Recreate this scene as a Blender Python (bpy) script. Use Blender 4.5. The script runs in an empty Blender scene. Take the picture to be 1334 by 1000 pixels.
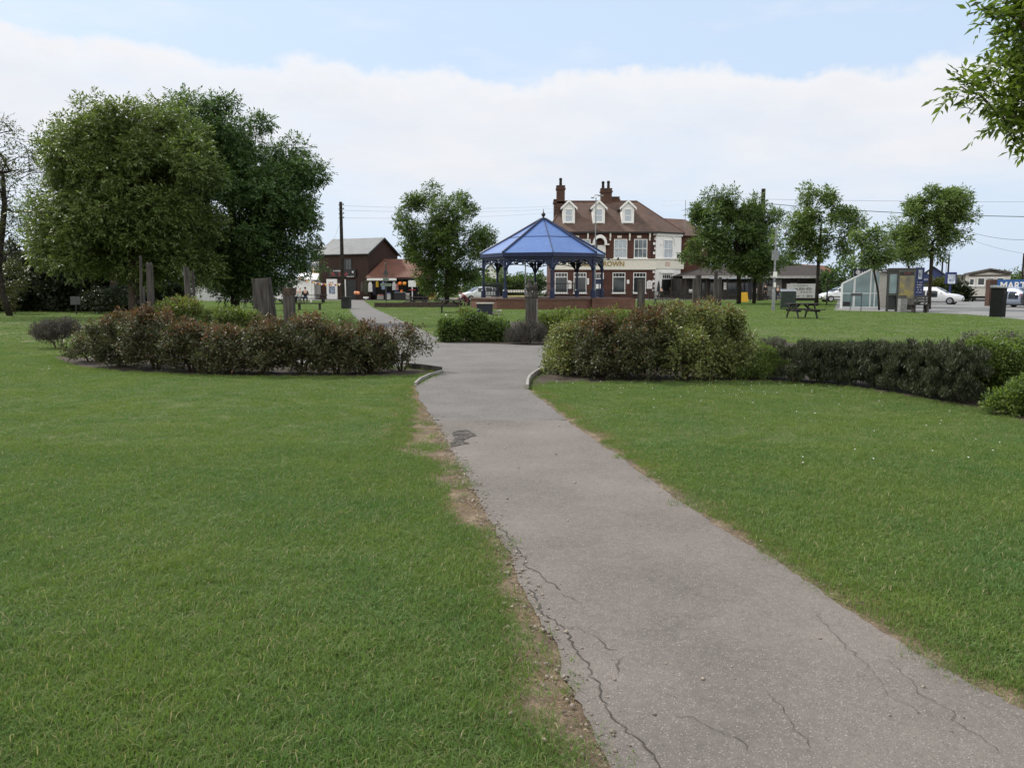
import bpy, math, random
import numpy as np
from mathutils import Vector, Matrix
R = math.radians
PI = math.pi
random.seed(7)
scene = bpy.context.scene
C = scene.collection
F, H = 1050.0, 1.6
PITCH = math.atan(128 / F)
CP, SP = math.cos(PITCH), math.sin(PITCH)

# ------------------------------------------------------------- survey helpers
def ray(px, py):
    u, v = (px - 667) / F, (500 - py) / F
    return Vector((u, CP + v * SP, -SP + v * CP))
def at(px, py, Y):
    d = ray(px, py); t = Y / d.y
    return Vector((d.x * t, Y, H + d.z * t))
def G(px, py, z=0.0):
    d = ray(px, py); t = (z - H) / d.z
    return Vector((d.x * t, d.y * t, z))
def GX(px, Y):
    return at(px, 372, Y).x
def ZY(py, Y):
    return at(667, py, Y).z

# ------------------------------------------------------------- object helpers
LABELS = set()
def link(o, parent=None):
    C.objects.link(o)
    if parent is not None: o.parent = parent
    return o
def tag(o, label, cat, group=None):
    o['label'] = label; o['category'] = cat
    if group: o['group'] = group
    n = len(label.split())
    if not 4 <= n <= 16: print('LABELLEN', n, label)
    if label in LABELS: print('DUPLABEL', label)
    LABELS.add(label)
    return o
def thing(name, label, cat, loc=(0, 0, 0), rz=0, group=None):
    o = bpy.data.objects.new(name, None); o.empty_display_size = .2
    link(o); o.location = loc; o.rotation_euler = (0, 0, rz)
    return tag(o, label, cat, group)
def struct(o):
    o['kind'] = 'structure'; return o
def stuff(o):
    o['kind'] = 'stuff'; return o
def dup(root, label=None, loc=None, rz=None):
    r = root.copy(); C.objects.link(r)
    if loc is not None: r.location = loc
    if rz is not None: r.rotation_euler = (0, 0, rz)
    if label: tag(r, label, r['category'], r.get('group'))
    for ch in list(root.children):
        c = ch.copy(); C.objects.link(c); c.parent = r
        for g in list(ch.children):
            d = g.copy(); C.objects.link(d); d.parent = c
    return r

class MB:
    def __init__(s): s.v = []; s.f = []; s.m = []
    def add(s, vs, fs, mi=0, T=None):
        b = len(s.v)
        for p in vs:
            p = Vector(p)
            if T is not None: p = T @ p
            s.v.append(tuple(p))
        for f in fs: s.f.append(tuple(b + i for i in f)); s.m.append(mi)
        return s
    def bx(s, x0, x1, y0, y1, z0, z1, mi=0, T=None):
        v = [(x0,y0,z0),(x1,y0,z0),(x1,y1,z0),(x0,y1,z0),(x0,y0,z1),(x1,y0,z1),(x1,y1,z1),(x0,y1,z1)]
        f = [(3,2,1,0),(4,5,6,7),(0,1,5,4),(1,2,6,5),(2,3,7,6),(3,0,4,7)]
        return s.add(v, f, mi, T)
    def cb(s, c, d, mi=0, T=None):
        return s.bx(c[0]-d[0]/2,c[0]+d[0]/2,c[1]-d[1]/2,c[1]+d[1]/2,c[2]-d[2]/2,c[2]+d[2]/2,mi,T)
    def bar(s, a, b, w, h, mi=0):
        a, b = Vector(a), Vector(b); d = (b - a); L = d.length; d.normalize()
        up = Vector((0,0,1)) if abs(d.z) < .95 else Vector((0,1,0))
        x = d.cross(up).normalized(); y = x.cross(d).normalized()
        M = Matrix(((x.x,d.x,y.x,a.x),(x.y,d.y,y.y,a.y),(x.z,d.z,y.z,a.z),(0,0,0,1)))
        return s.bx(-w/2,w/2,0,L,-h/2,h/2,mi,M)
    def tube(s, pts, radii, n=6, mi=0, cap=True):
        pts = [Vector(p) for p in pts]
        if not hasattr(radii, '__len__'): radii = [radii] * len(pts)
        b = len(s.v); u = None
        for i, p in enumerate(pts):
            d = (pts[min(i+1,len(pts)-1)] - pts[max(i-1,0)])
            if d.length < 1e-9: d = Vector((0,0,1))
            d.normalize()
            if u is None:
                u = d.cross(Vector((0,1,0)) if abs(d.y) < .9 else Vector((1,0,0))).normalized()
            else:
                u = (u - d * u.dot(d)).normalized()
            w = d.cross(u)
            for k in range(n):
                a = 2*PI*k/n
                s.v.append(tuple(p + (u*math.cos(a) + w*math.sin(a))*radii[i]))
        for i in range(len(pts)-1):
            for k in range(n):
                s.f.append((b+i*n+k, b+i*n+(k+1)%n, b+(i+1)*n+(k+1)%n, b+(i+1)*n+k)); s.m.append(mi)
        if cap:
            s.f.append(tuple(b+k for k in reversed(range(n)))); s.m.append(mi)
            e = b+(len(pts)-1)*n
            s.f.append(tuple(e+k for k in range(n))); s.m.append(mi)
        return s
    def lathe(s, prof, n=16, c=(0,0,0), mi=0, axis='z'):
        b = len(s.v); k = len(prof)
        for r, z in prof:
            for i in range(n):
                a = 2*PI*i/n; x, y = r*math.cos(a), r*math.sin(a)
                p = (x, y, z) if axis == 'z' else ((x, z, y) if axis == 'y' else (z, x, y))
                s.v.append((c[0]+p[0], c[1]+p[1], c[2]+p[2]))
        for j in range(k-1):
            for i in range(n):
                s.f.append((b+j*n+i, b+j*n+(i+1)%n, b+(j+1)*n+(i+1)%n, b+(j+1)*n+i)); s.m.append(mi)
        s.f.append(tuple(b+i for i in reversed(range(n)))); s.m.append(mi)
        s.f.append(tuple(b+(k-1)*n+i for i in range(n))); s.m.append(mi)
        return s
    def prism(s, poly, vec, mi=0):
        n = len(poly); vec = Vector(vec)
        v = [Vector(p) for p in poly] + [Vector(p) + vec for p in poly]
        f = [tuple(reversed(range(n))), tuple(range(n, 2*n))]
        f += [(i, (i+1)%n, n+(i+1)%n, n+i) for i in range(n)]
        return s.add(v, f, mi)
    def build(s, name, mats, parent=None, smooth=False, bevel=0, loc=None):
        me = bpy.data.meshes.new(name)
        me.from_pydata(s.v, [], s.f); 
        if not isinstance(mats, (list, tuple)): mats = [mats]
        for m in mats: me.materials.append(m)
        if len(mats) > 1: me.polygons.foreach_set('material_index', s.m)
        if smooth: me.polygons.foreach_set('use_smooth', [True]*len(s.f))
        me.update()
        import bmesh
        bm = bmesh.new(); bm.from_mesh(me); bmesh.ops.recalc_face_normals(bm, faces=bm.faces[:]); bm.to_mesh(me); bm.free()
        o = bpy.data.objects.new(name, me); link(o, parent)
        if loc is not None: o.location = loc
        if bevel:
            b = o.modifiers.new('bevel', 'BEVEL'); b.width = bevel; b.segments = 2; b.limit_method = 'ANGLE'
        return o

# ------------------------------------------------------------- materials
def nt(name):
    m = bpy.data.materials.new(name); m.use_nodes = True
    t = m.node_tree; t.nodes.clear()
    out = t.nodes.new('ShaderNodeOutputMaterial'); b = t.nodes.new('ShaderNodeBsdfPrincipled')
    t.links.new(b.outputs[0], out.inputs[0])
    return m, t, b, out
def N(t, typ, **kw):
    n = t.nodes.new(typ)
    for k, v in kw.items():
        if k.startswith('i_'): n.inputs[k[2:].replace('_', ' ')].default_value = v
        else: setattr(n, k, v)
    return n
def ramp(t, stops, src=None, interp='LINEAR'):
    r = t.nodes.new('ShaderNodeValToRGB'); r.color_ramp.interpolation = interp
    e = r.color_ramp.elements
    while len(e) < len(stops): e.new(.5)
    for el, (p, c) in zip(e, stops):
        el.position = p; el.color = (c[0], c[1], c[2], 1) if hasattr(c, '__len__') else (c, c, c, 1)
    if src is not None: t.links.new(src, r.inputs[0])
    return r
def coords(t, world=False):
    if world: return N(t, 'ShaderNodeNewGeometry').outputs['Position']
    return N(t, 'ShaderNodeTexCoord').outputs['Object']
def noise(t, co, scale, detail=4, rough=.55):
    n = N(t, 'ShaderNodeTexNoise', i_Scale=scale, i_Detail=detail, i_Roughness=rough)
    t.links.new(co, n.inputs['Vector']); return n.outputs['Fac']
def mixc(t, fac, a, b, mode='MIX'):
    n = N(t, 'ShaderNodeMix', data_type='RGBA', blend_type=mode)
    for i, s in ((0, fac), (6, a), (7, b)):
        if hasattr(s, 'is_linked'): t.links.new(s, n.inputs[i])
        elif i == 0: n.inputs[0].default_value = s
        else: n.inputs[i].default_value = (s[0], s[1], s[2], 1)
    return n.outputs[2]
def bump(t, b, h, strength=.3, dist=.02):
    n = N(t, 'ShaderNodeBump', i_Strength=strength, i_Distance=dist)
    t.links.new(h, n.inputs['Height']); t.links.new(n.outputs[0], b.inputs['Normal'])
def M(name, c, rough=.6, metal=0, var=.18, scale=6, bmp=.15, spec=.4, coat=0, stretch=None):
    m, t, b, o = nt(name)
    co = coords(t)
    if stretch:
        mp_ = N(t, 'ShaderNodeMapping'); mp_.inputs['Scale'].default_value = stretch; t.links.new(co, mp_.inputs[0]); co = mp_.outputs[0]
    f = noise(t, co, scale, 6)
    lo = tuple(x*(1-var*1.6) for x in c); hi = tuple(min(1, x*(1+var*1.4)) for x in c)
    r = ramp(t, [(.3, lo), (.7, hi)], f)
    t.links.new(r.outputs[0], b.inputs['Base Color'])
    b.inputs['Roughness'].default_value = rough; b.inputs['Metallic'].default_value = metal
    b.inputs['Specular IOR Level'].default_value = spec; b.inputs['Coat Weight'].default_value = coat
    if bmp: bump(t, b, noise(t, co, scale*5, 4), bmp, .01)
    return m
def brick_mat(name, c1, c2, mortar, bw=.22, bh=.075):
    m, t, b, o = nt(name)
    co = coords(t); sx = N(t, 'ShaderNodeSeparateXYZ'); t.links.new(co, sx.inputs[0])
    ad = N(t, 'ShaderNodeMath', operation='ADD'); t.links.new(sx.outputs[0], ad.inputs[0]); t.links.new(sx.outputs[1], ad.inputs[1])
    cx = N(t, 'ShaderNodeCombineXYZ'); t.links.new(ad.outputs[0], cx.inputs[0]); t.links.new(sx.outputs[2], cx.inputs[1])
    br = N(t, 'ShaderNodeTexBrick', i_Scale=1.0); br.inputs['Brick Width'].default_value = bw; br.inputs['Row Height'].default_value = bh
    br.inputs['Mortar Size'].default_value = .008
    br.inputs['Color1'].default_value = (*c1, 1); br.inputs['Color2'].default_value = (*c2, 1); br.inputs['Mortar'].default_value = (*mortar, 1)
    t.links.new(cx.outputs[0], br.inputs['Vector'])
    f = noise(t, co, .9, 5)
    d = ramp(t, [(.3, .75), (.7, 1.15)], f)
    t.links.new(mixc(t, 1.0, br.outputs['Color'], d.outputs[0], 'MULTIPLY'), b.inputs['Base Color'])
    b.inputs['Roughness'].default_value = .85; b.inputs['Specular IOR Level'].default_value = .2
    bump(t, b, br.outputs['Fac'], -.3, .01)
    return m
def stripe_mat(name, c1, c2, scale, axis=0, rough=.6, metal=0, bmp=.5, dist=.03, slope=False):
    """ribbed sheet / tile courses / boarding"""
    m, t, b, o = nt(name)
    co = coords(t)
    w = N(t, 'ShaderNodeTexWave', i_Scale=scale, i_Distortion=.4, bands_direction='XYZ'[axis]); w.inputs['Detail Scale'].default_value = 4
    t.links.new(co, w.inputs['Vector'])
    f = noise(t, co, 1.7, 6, .65); f2 = noise(t, co, 14, 3)
    a = mixc(t, f, c1, c2)
    d = ramp(t, [(.3, .7), (.7, 1.2)], f2)
    d2 = ramp(t, [(.32, (.66,.68,.62)), (.5, (1,1,1)), (.7, (1.12,1.08,1.02))], noise(t, co, .55, 7, .7))
    t.links.new(mixc(t, 1.0, mixc(t, .8, a, d.outputs[0], 'MULTIPLY'), d2.outputs[0], 'MULTIPLY'), b.inputs['Base Color'])
    b.inputs['Roughness'].default_value = rough; b.inputs['Metallic'].default_value = metal; b.inputs['Specular IOR Level'].default_value = .3
    bump(t, b, w.outputs['Fac'], bmp, dist)
    return m
def leaf_mat(name, dark, light, red=None, trans=.35, rough=.45):
    m, t, b, o = nt(name)
    a = N(t, 'ShaderNodeAttribute', attribute_name='tint')
    f = noise(t, coords(t), .8, 3)
    s = N(t, 'ShaderNodeMath', operation='MULTIPLY_ADD'); t.links.new(f, s.inputs[0]); s.inputs[1].default_value = .7
    t.links.new(a.outputs['Fac'], s.inputs[2])
    r = ramp(t, [(.25, dark), (1.25/1.5, light)], s.outputs[0])
    col = r.outputs[0]
    if red:
        a2 = N(t, 'ShaderNodeAttribute', attribute_name='red')
        col = mixc(t, a2.outputs['Fac'], col, red)
    t.links.new(col, b.inputs['Base Color'])
    b.inputs['Roughness'].default_value = rough; b.inputs['Specular IOR Level'].default_value = .35
    tr = N(t, 'ShaderNodeBsdfTranslucent'); bright = mixc(t, 1.0, col, (1.6, 1.7, .9), 'MULTIPLY'); t.links.new(bright, tr.inputs[0])
    mx = N(t, 'ShaderNodeMixShader'); mx.inputs[0].default_value = trans
    t.links.new(b.outputs[0], mx.inputs[1]); t.links.new(tr.outputs[0], mx.inputs[2]); t.links.new(mx.outputs[0], o.inputs[0])
    return m
def glass_mat(name, c=(.02,.025,.03), rough=.08):
    m, t, b, o = nt(name)
    f = noise(t, coords(t), .7, 2)
    r = ramp(t, [(.3, tuple(x*.6 for x in c)), (.7, tuple(x*1.8 for x in c))], f)
    t.links.new(r.outputs[0], b.inputs['Base Color']); b.inputs['Roughness'].default_value = rough
    b.inputs['Specular IOR Level'].default_value = .6
    return m

m_white = M('white_paint', (.8,.79,.775), .5, var=.06)
m_cream = M('cream_paint', (.72,.69,.6), .6, var=.06)
m_black = M('black_paint', (.018,.018,.02), .5)
m_navy = M('navy_paint', (.009,.017,.06), .4, var=.25)
m_grey = M('grey_galvanised', (.25,.26,.27), .5, metal=.4)
m_dkgrey = M('dark_grey_metal', (.06,.065,.07), .55)
m_glass = glass_mat('window_glass')
m_netting = M('net_curtain', (.42,.47,.52), .25, var=.2, spec=.6)
m_brick = brick_mat('red_brick', (.078,.027,.02), (.115,.042,.03), (.1,.08,.068))
m_brick_base = brick_mat('orange_brick', (.15,.066,.045), (.115,.046,.033), (.15,.12,.1))
m_timber = M('weathered_timber', (.07,.064,.058), .9, var=.4, scale=16, bmp=.8, spec=.1, stretch=(1,1,.09))
m_bench = M('dark_stained_wood', (.025,.02,.018), .7, var=.3, scale=10)
m_tile = stripe_mat('clay_roof_tile', (.085,.054,.043), (.16,.105,.085), 2.2, 2, .85, 0, .7, .04)
m_concrete = M('concrete', (.29,.27,.25), .9, var=.2, scale=12, bmp=.5, spec=.2)
m_bark = M('bark', (.075,.06,.048), .95, var=.4, scale=7, bmp=.9, spec=.1)
m_bark_dark = M('dark_bark', (.035,.03,.025), .95, var=.4, scale=7, bmp=.9, spec=.1)
m_twig = M('brown_twig', (.07,.05,.035), .9, var=.3)
m_skin = M('skin', (.55,.33,.25), .6, var=.06, bmp=0)
m_gold = M('gold_lettering', (.33,.22,.05), .45, var=.1)
m_red = M('red_paint', (.4,.03,.03), .5)
m_yellow = M('yellow_plastic', (.75,.42,.02), .5, var=.08)
m_orange = M('orange_plastic', (.85,.2,.03), .45, var=.08)
m_blue = M('blue_panel', (.014,.028,.12), .45, var=.1)
m_rubber = M('rubber', (.012,.012,.012), .8)
# ============================================================= ground, paths, beds
rng = np.random.default_rng(11)
def world_patch_mat(name, cols, s1, s2, rough=.9, bmp=.4, bscale=60, speck=None):
    m, t, b, o = nt(name)
    co = coords(t, True)
    f1 = noise(t, co, s1, 5, .6); f2 = noise(t, co, s2, 3, .6)
    s = N(t, 'ShaderNodeMath', operation='MULTIPLY_ADD'); t.links.new(f2, s.inputs[0]); s.inputs[1].default_value = .5; 
    t.links.new(f1, s.inputs[2])
    k = len(cols)
    r = ramp(t, [(.5 + .5*i/(k-1) if k > 1 else 0, c) for i, c in enumerate(cols)], s.outputs[0])
    col = r.outputs[0]
    if speck:
        for sc, lo, hi, c in speck:
            v = N(t, 'ShaderNodeTexVoronoi', i_Scale=sc); t.links.new(co, v.inputs['Vector'])
            rr = ramp(t, [(lo, 0), (hi, 1)], v.outputs['Color'])
            col = mixc(t, rr.outputs[0], col, c)
    t.links.new(col, b.inputs['Base Color']); b.inputs['Roughness'].default_value = rough
    b.inputs['Specular IOR Level'].default_value = .25
    bump(t, b, noise(t, co, bscale, 4, .7), bmp, .01)
    return m
m_lawn = world_patch_mat('lawn_soil', [(.06,.082,.02), (.08,.105,.026), (.105,.13,.036)], .35, 22, .95, 1, 120, [(190, .75, .9, (.03,.036,.014)), (150, .9, .95, (.16,.14,.06))])
m_path = world_patch_mat('path_asphalt', [(.11,.097,.086), (.156,.136,.12), (.197,.17,.15)], .9, 26, .9, .5, 220,
    [(230, .78, .88, (.29,.255,.23)), (280, .78, .88, (.085,.074,.066)), (120, .97, .985, (.4,.36,.32))])
m_path2 = world_patch_mat('older_asphalt', [(.106,.098,.091), (.136,.125,.116), (.166,.152,.14)], 1.3, 24, .9, .5, 150,
    [(220, .82, .88, (.34,.31,.28)), (300, .84, .9, (.07,.065,.06))])
m_plaza = world_patch_mat('crossing_asphalt', [(.118,.11,.104), (.142,.132,.124), (.165,.154,.144)], 1.2, 20, .9, .4, 120, [(90, .84, .9, (.32,.3,.29))])
m_road = world_patch_mat('road_asphalt', [(.17,.165,.16), (.2,.195,.19), (.23,.225,.215)], .25, 6, .9, .3, 60)
m_pave = world_patch_mat('pavement_concrete', [(.085,.08,.075), (.11,.105,.098), (.14,.133,.125)], .5, 8, .9, .3, 50)
m_soil = world_patch_mat('bed_soil', [(.035,.026,.019), (.055,.042,.032), (.085,.067,.052)], 3, 30, .95, 1, 50)
m_dirt = world_patch_mat('verge_dirt', [(.075,.053,.037), (.145,.106,.072), (.25,.19,.125)], 5, 45, .95, 1, 80,
    [(70, .85, .9, (.3,.24,.16)), (90, .87, .92, (.05,.04,.03))])
m_tar = world_patch_mat('broken_tar', [(.022,.02,.018), (.06,.054,.048), (.12,.105,.093)], 9, 60, .95, 1, 90, [(60, .8, .88, (.2,.18,.16))])
m_crack = M('crack_shade', (.05,.042,.035), .95)  # shade of the groove depth, painted as dark colour on flat strips

def sheet(name, poly, z, mat, parent=None):
    mb = MB(); mb.add([(p[0], p[1], z) for p in poly], [tuple(range(len(poly)))])
    o = mb.build(name, mat, parent)
    # make sure it faces up
    if o.data.polygons[0].normal.z < 0: o.data.flip_normals()
    return struct(o) if parent is None else o
def dense(pts, step, amp, rnd, smooth=True):
    """world polyline resampled at step with a little wander"""
    pts = [np.array((p[0], p[1])) for p in pts]; out = []
    for a, b in zip(pts[:-1], pts[1:]):
        n = max(1, int(np.linalg.norm(b-a)/step))
        for i in range(n): out.append(a + (b-a)*i/n)
    out.append(pts[-1]); out = np.array(out)
    w = rnd.normal(0, 1, (len(out)+4, 2)); k = np.ones(5)/5
    w = np.stack([np.convolve(w[:,i], k, 'valid') for i in (0,1)], 1)
    w2 = rnd.normal(0, 1, (len(out), 2))
    w[0] = w[-1] = 0; w2[0] = w2[-1] = 0
    return out + w*amp*1.6 + w2*amp*.35
def px(pts): return [G(*p) for p in pts]

big = 900
sheet('ground', [(-big,-60),(big,-60),(big,1500),(-big,1500)], 0, m_lawn)

L_px = [(795,1000),(745,900),(697,800),(660,720),(625,650),(596,606),(583,575),(563,545),(547,522),(541,503)]
R_px = [(688,508),(706,522),(735,546),(762,566),(800,592),(840,621),(880,651),(955,701),(1040,752),(1110,801),(1190,851),(1280,901),(1334,931)]
Lw, Rw = px(L_px), px(R_px)
def extend(a, b, k): return a + (a-b).normalized()*k
L0 = extend(Lw[0], Lw[1], 2.2); R0 = extend(Rw[-1], Rw[-2], 2.2)
rs = np.random.default_rng(3)
Ld = dense([L0]+Lw, .05, .014, rs); Rd = dense(Rw+[R0], .05, .014, rs)
path_poly = np.concatenate([Ld, Rd])
ysec = G(640, 548).y
lowL, lowR = Ld[Ld[:,1] < ysec], Rd[Rd[:,1] < ysec]
upL, upR = Ld[Ld[:,1] >= ysec], Rd[Rd[:,1] >= ysec]
# wavy joint line between the newer and the older surface
jx = np.linspace(lowL[-1][0], lowR[0][0], 14)[1:-1]
joint = [np.array((x, ysec + rs.normal(0, .03))) for x in jx]
top_l, top_r = px([(575,486),(548,480)]), px([(722,479.5),(700,485),(688,496)])
path = sheet('path', list(lowL)+joint+list(lowR), .012, m_path)
path2 = sheet('path_far', list(upL)+top_l+top_r+list(upR)+joint[::-1], .012, m_path2)
path2.name = 'path'
plaza = sheet('crossing_path', px([(548,480),(300,472),(130,465),(100,455),(130,448),(300,441),(470,437),(515,441),(577,443),(620,446),(712,449.5),(800,456),(800,474),(722,479.5)]), .008, m_plaza)
shop_path = sheet('shop_path', px([(455,390.6),(454,402),(460,411),(470,420),(490,432),(511,441),(577,443),(566,437),(541,426),(514,414),(486,401),(473,390.6)]), .012, m_plaza)

VO = [(538,505),(541,540),(535,565),(516,588),(560,600),(572,625),(590,660),(606,690),(632,715),(650,745),(672,785),(668,815),(665,840),(690,875),(690,905),(668,940),(715,950),(745,975),(765,1010)]
def strip(name, ys, xl, xr, z, mat):
    vs = []; k = 5
    for y, a, b in zip(ys, xl, xr): vs += [(a+(b-a)*i/(k-1), y, z) for i in range(k)]
    mb = MB(); mb.add(vs, [(j*k+i, j*k+i+1, (j+1)*k+i+1, (j+1)*k+i) for j in range(len(ys)-1) for i in range(k-1)])
    o = mb.build(name, mat)
    if o.data.polygons[0].normal.z < 0: o.data.flip_normals()
    return struct(o)
voW = np.array([(p.x, p.y) for p in px(VO)]); voW = voW[np.argsort(voW[:,1])]; LdS = Ld[np.argsort(Ld[:,1])]
vy = np.arange(2.3, 12.9, .03); jn = np.convolve(rs.normal(0,1,len(vy)+6), np.ones(7)/7, 'valid')*.07 + rs.normal(0,.008,len(vy))
vr = np.interp(vy, LdS[:,1], LdS[:,0])+.03
vl = np.minimum(np.interp(vy, voW[:,1], voW[:,0])-.09+jn, vr-.06)
vo = np.stack([vl, vy], 1)
strip('dirt_verge', vy, vl, vr, .004, m_dirt)
verge_poly = np.concatenate([vo, np.stack([vr, vy], 1)[::-1]])
rv = Rd[(Rd[:,1] < 12.5)]; outw = rv + np.stack([.11+.09*np.abs(rs.normal(0,1,len(rv))), .05*np.ones(len(rv))], 1)
kk = np.ones(7)/7; outw = np.stack([np.convolve(np.pad(outw[:,i], 3, 'edge'), kk, 'valid') for i in (0,1)], 1)
rverge_poly = np.concatenate([rv-np.array((.03,0)), outw[::-1]])
sheet('dirt_verge', list(rverge_poly), .004, m_dirt)

bedL = px([(60,466),(88,478),(150,485),(230,489.5),(330,492),(450,492),(538,490.5),(574,486.5),(548,480.5),(300,472.5),(60,463.5)])
bedC = px([(571,444.5),(640,448),(712,450.5),(730,440),(720,428),(690,420),(640,420),(580,430)])
bedR = px([(689,507),(690,496),(702,486),(724,480),(800,475),(860,455),(1010,446),(1150,450),(1334,452),(1500,470),(1500,600),(1334,553),(1275,534),(1200,521),(1120,507),(1030,498.5),(940,497.5),(860,498.5),(780,499),(720,499)])
beds = [np.array([(p.x, p.y) for p in b]) for b in (bedL, bedC, bedR)]
for b in (bedL, bedC, bedR): sheet('planting_bed', [(p.x, p.y) for p in b], .006 if b is not bedC else .011, m_soil)
bare = px([(0,446),(40,444),(95,448),(110,458),(60,464),(0,458)])
sheet('bare_earth', dense(bare+bare[:1], .3, .1, rs)[:-1], .004, world_patch_mat('worn_turf', [(.075,.1,.03),(.12,.115,.055),(.2,.165,.1)], 1.2, 9, .95, .8, 40))
# roads
road_poly = px([(1085,404.5),(1180,406.5),(1260,409.5),(1334,416.5),(1700,452)]) 
sheet('road', [(p.x, p.y) for p in road_poly] + [(120,45),(120,92),(37,92),(21.3,53.5)], .008, m_road)
sheet('promenade', [(-70,86),(13,86),(13,92.2),(120,92.2),(120,104.6),(-70,104.6)], .010, m_pave)
# kerb round the far side of the lawn
def kerb(name, pts, w, h, mat, label, cat='kerb', z=0):
    t = thing(name, label, cat, (pts[0].x, pts[0].y, 0)); mb = MB()
    o = Vector((pts[0].x, pts[0].y, 0))
    for i in range(len(pts)-1):
        a, b = Vector((pts[i].x, pts[i].y, h/2))-o, Vector((pts[i+1].x, pts[i+1].y, h/2))-o
        d = (b-a).normalized()
        mb.bar(a+d*.003, b-d*.003, w, h)
    mb.build('edging_stone', mat, t, bevel=.006)
    return t
def resamp(pts, step): return [Vector((p[0], p[1], 0)) for p in dense(pts, step, 0, rs)]
kerb('path_edging', px([(541,502.5),(548,496),(560,490.5),(575,486)]), .04, .06, m_concrete, 'pale concrete edging curving round the tip of the left rose bed')
kerb('path_edging', px([(575,485.5),(562,483.5),(549,481.5),(530,480)]), .05, .11, m_timber, 'dark low edging behind the left rose bed tip')
kerb('path_edging', px([(687,508),(687.5,501),(690,495),(696,490),(704,485.5),(713,482),(724,479.5)]), .045, .09, m_concrete, 'pale curved concrete edging beside the right rose bed')
# cracks
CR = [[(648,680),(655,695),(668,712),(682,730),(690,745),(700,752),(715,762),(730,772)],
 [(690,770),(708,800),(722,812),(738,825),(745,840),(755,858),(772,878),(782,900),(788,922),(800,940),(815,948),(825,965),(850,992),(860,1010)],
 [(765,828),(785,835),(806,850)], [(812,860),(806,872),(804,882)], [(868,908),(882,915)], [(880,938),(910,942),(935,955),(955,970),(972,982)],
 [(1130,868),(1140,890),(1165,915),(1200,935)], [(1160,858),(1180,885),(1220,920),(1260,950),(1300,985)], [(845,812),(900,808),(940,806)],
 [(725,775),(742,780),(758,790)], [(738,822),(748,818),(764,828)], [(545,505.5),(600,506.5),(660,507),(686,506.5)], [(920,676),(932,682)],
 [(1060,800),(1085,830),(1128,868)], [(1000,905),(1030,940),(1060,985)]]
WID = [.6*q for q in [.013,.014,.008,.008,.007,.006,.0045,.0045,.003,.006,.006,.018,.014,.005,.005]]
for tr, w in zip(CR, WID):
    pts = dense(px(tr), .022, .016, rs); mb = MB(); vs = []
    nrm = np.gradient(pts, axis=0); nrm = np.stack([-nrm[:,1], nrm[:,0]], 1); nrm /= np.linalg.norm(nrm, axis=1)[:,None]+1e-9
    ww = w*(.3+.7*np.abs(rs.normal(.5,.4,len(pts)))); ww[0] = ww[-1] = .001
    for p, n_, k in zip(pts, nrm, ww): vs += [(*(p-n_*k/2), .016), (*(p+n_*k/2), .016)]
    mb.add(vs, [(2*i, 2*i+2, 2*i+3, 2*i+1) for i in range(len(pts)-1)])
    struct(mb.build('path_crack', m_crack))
hole = px([(588,566),(596,562),(606,561),(612,564),(622,569),(612,571),(604,575),(612,579),(600,581),(590,584),(586,577),(592,572)])
sheet('pothole', dense(hole+hole[:1], .03, .012, rs)[:-1], .017, m_tar)

# ============================================================= grass (one stuff object per sward, scattered tufts)
def inpoly(P, poly):
    x, y = P[:,0], P[:,1]; ins = np.zeros(len(P), bool); n = len(poly)
    bx0, by0 = poly.min(0); bx1, by1 = poly.max(0)
    c = (x >= bx0)&(x <= bx1)&(y >= by0)&(y <= by1)
    idx = np.where(c)[0]; xs, ys = x[idx], y[idx]; r = np.zeros(len(idx), bool)
    for i in range(n):
        x1, y1 = poly[i]; x2, y2 = poly[(i+1) % n]
        if y1 == y2: continue
        cr = ((y1 > ys) != (y2 > ys)) & (xs < (x2-x1)*(ys-y1)/(y2-y1)+x1)
        r ^= cr
    ins[idx] = r; return ins
def vnoise(P, s, seed=0):
    """cheap smooth value noise"""
    g = np.random.default_rng(seed).random((64, 64)); q = P/s; i = np.floor(q).astype(int); f = q-i; f = f*f*(3-2*f)
    a = g[i[:,0]%64, i[:,1]%64]; b = g[(i[:,0]+1)%64, i[:,1]%64]; c = g[i[:,0]%64, (i[:,1]+1)%64]; d = g[(i[:,0]+1)%64, (i[:,1]+1)%64]
    return (a*(1-f[:,0])+b*f[:,0])*(1-f[:,1])+(c*(1-f[:,0])+d*f[:,0])*f[:,1]
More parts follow.
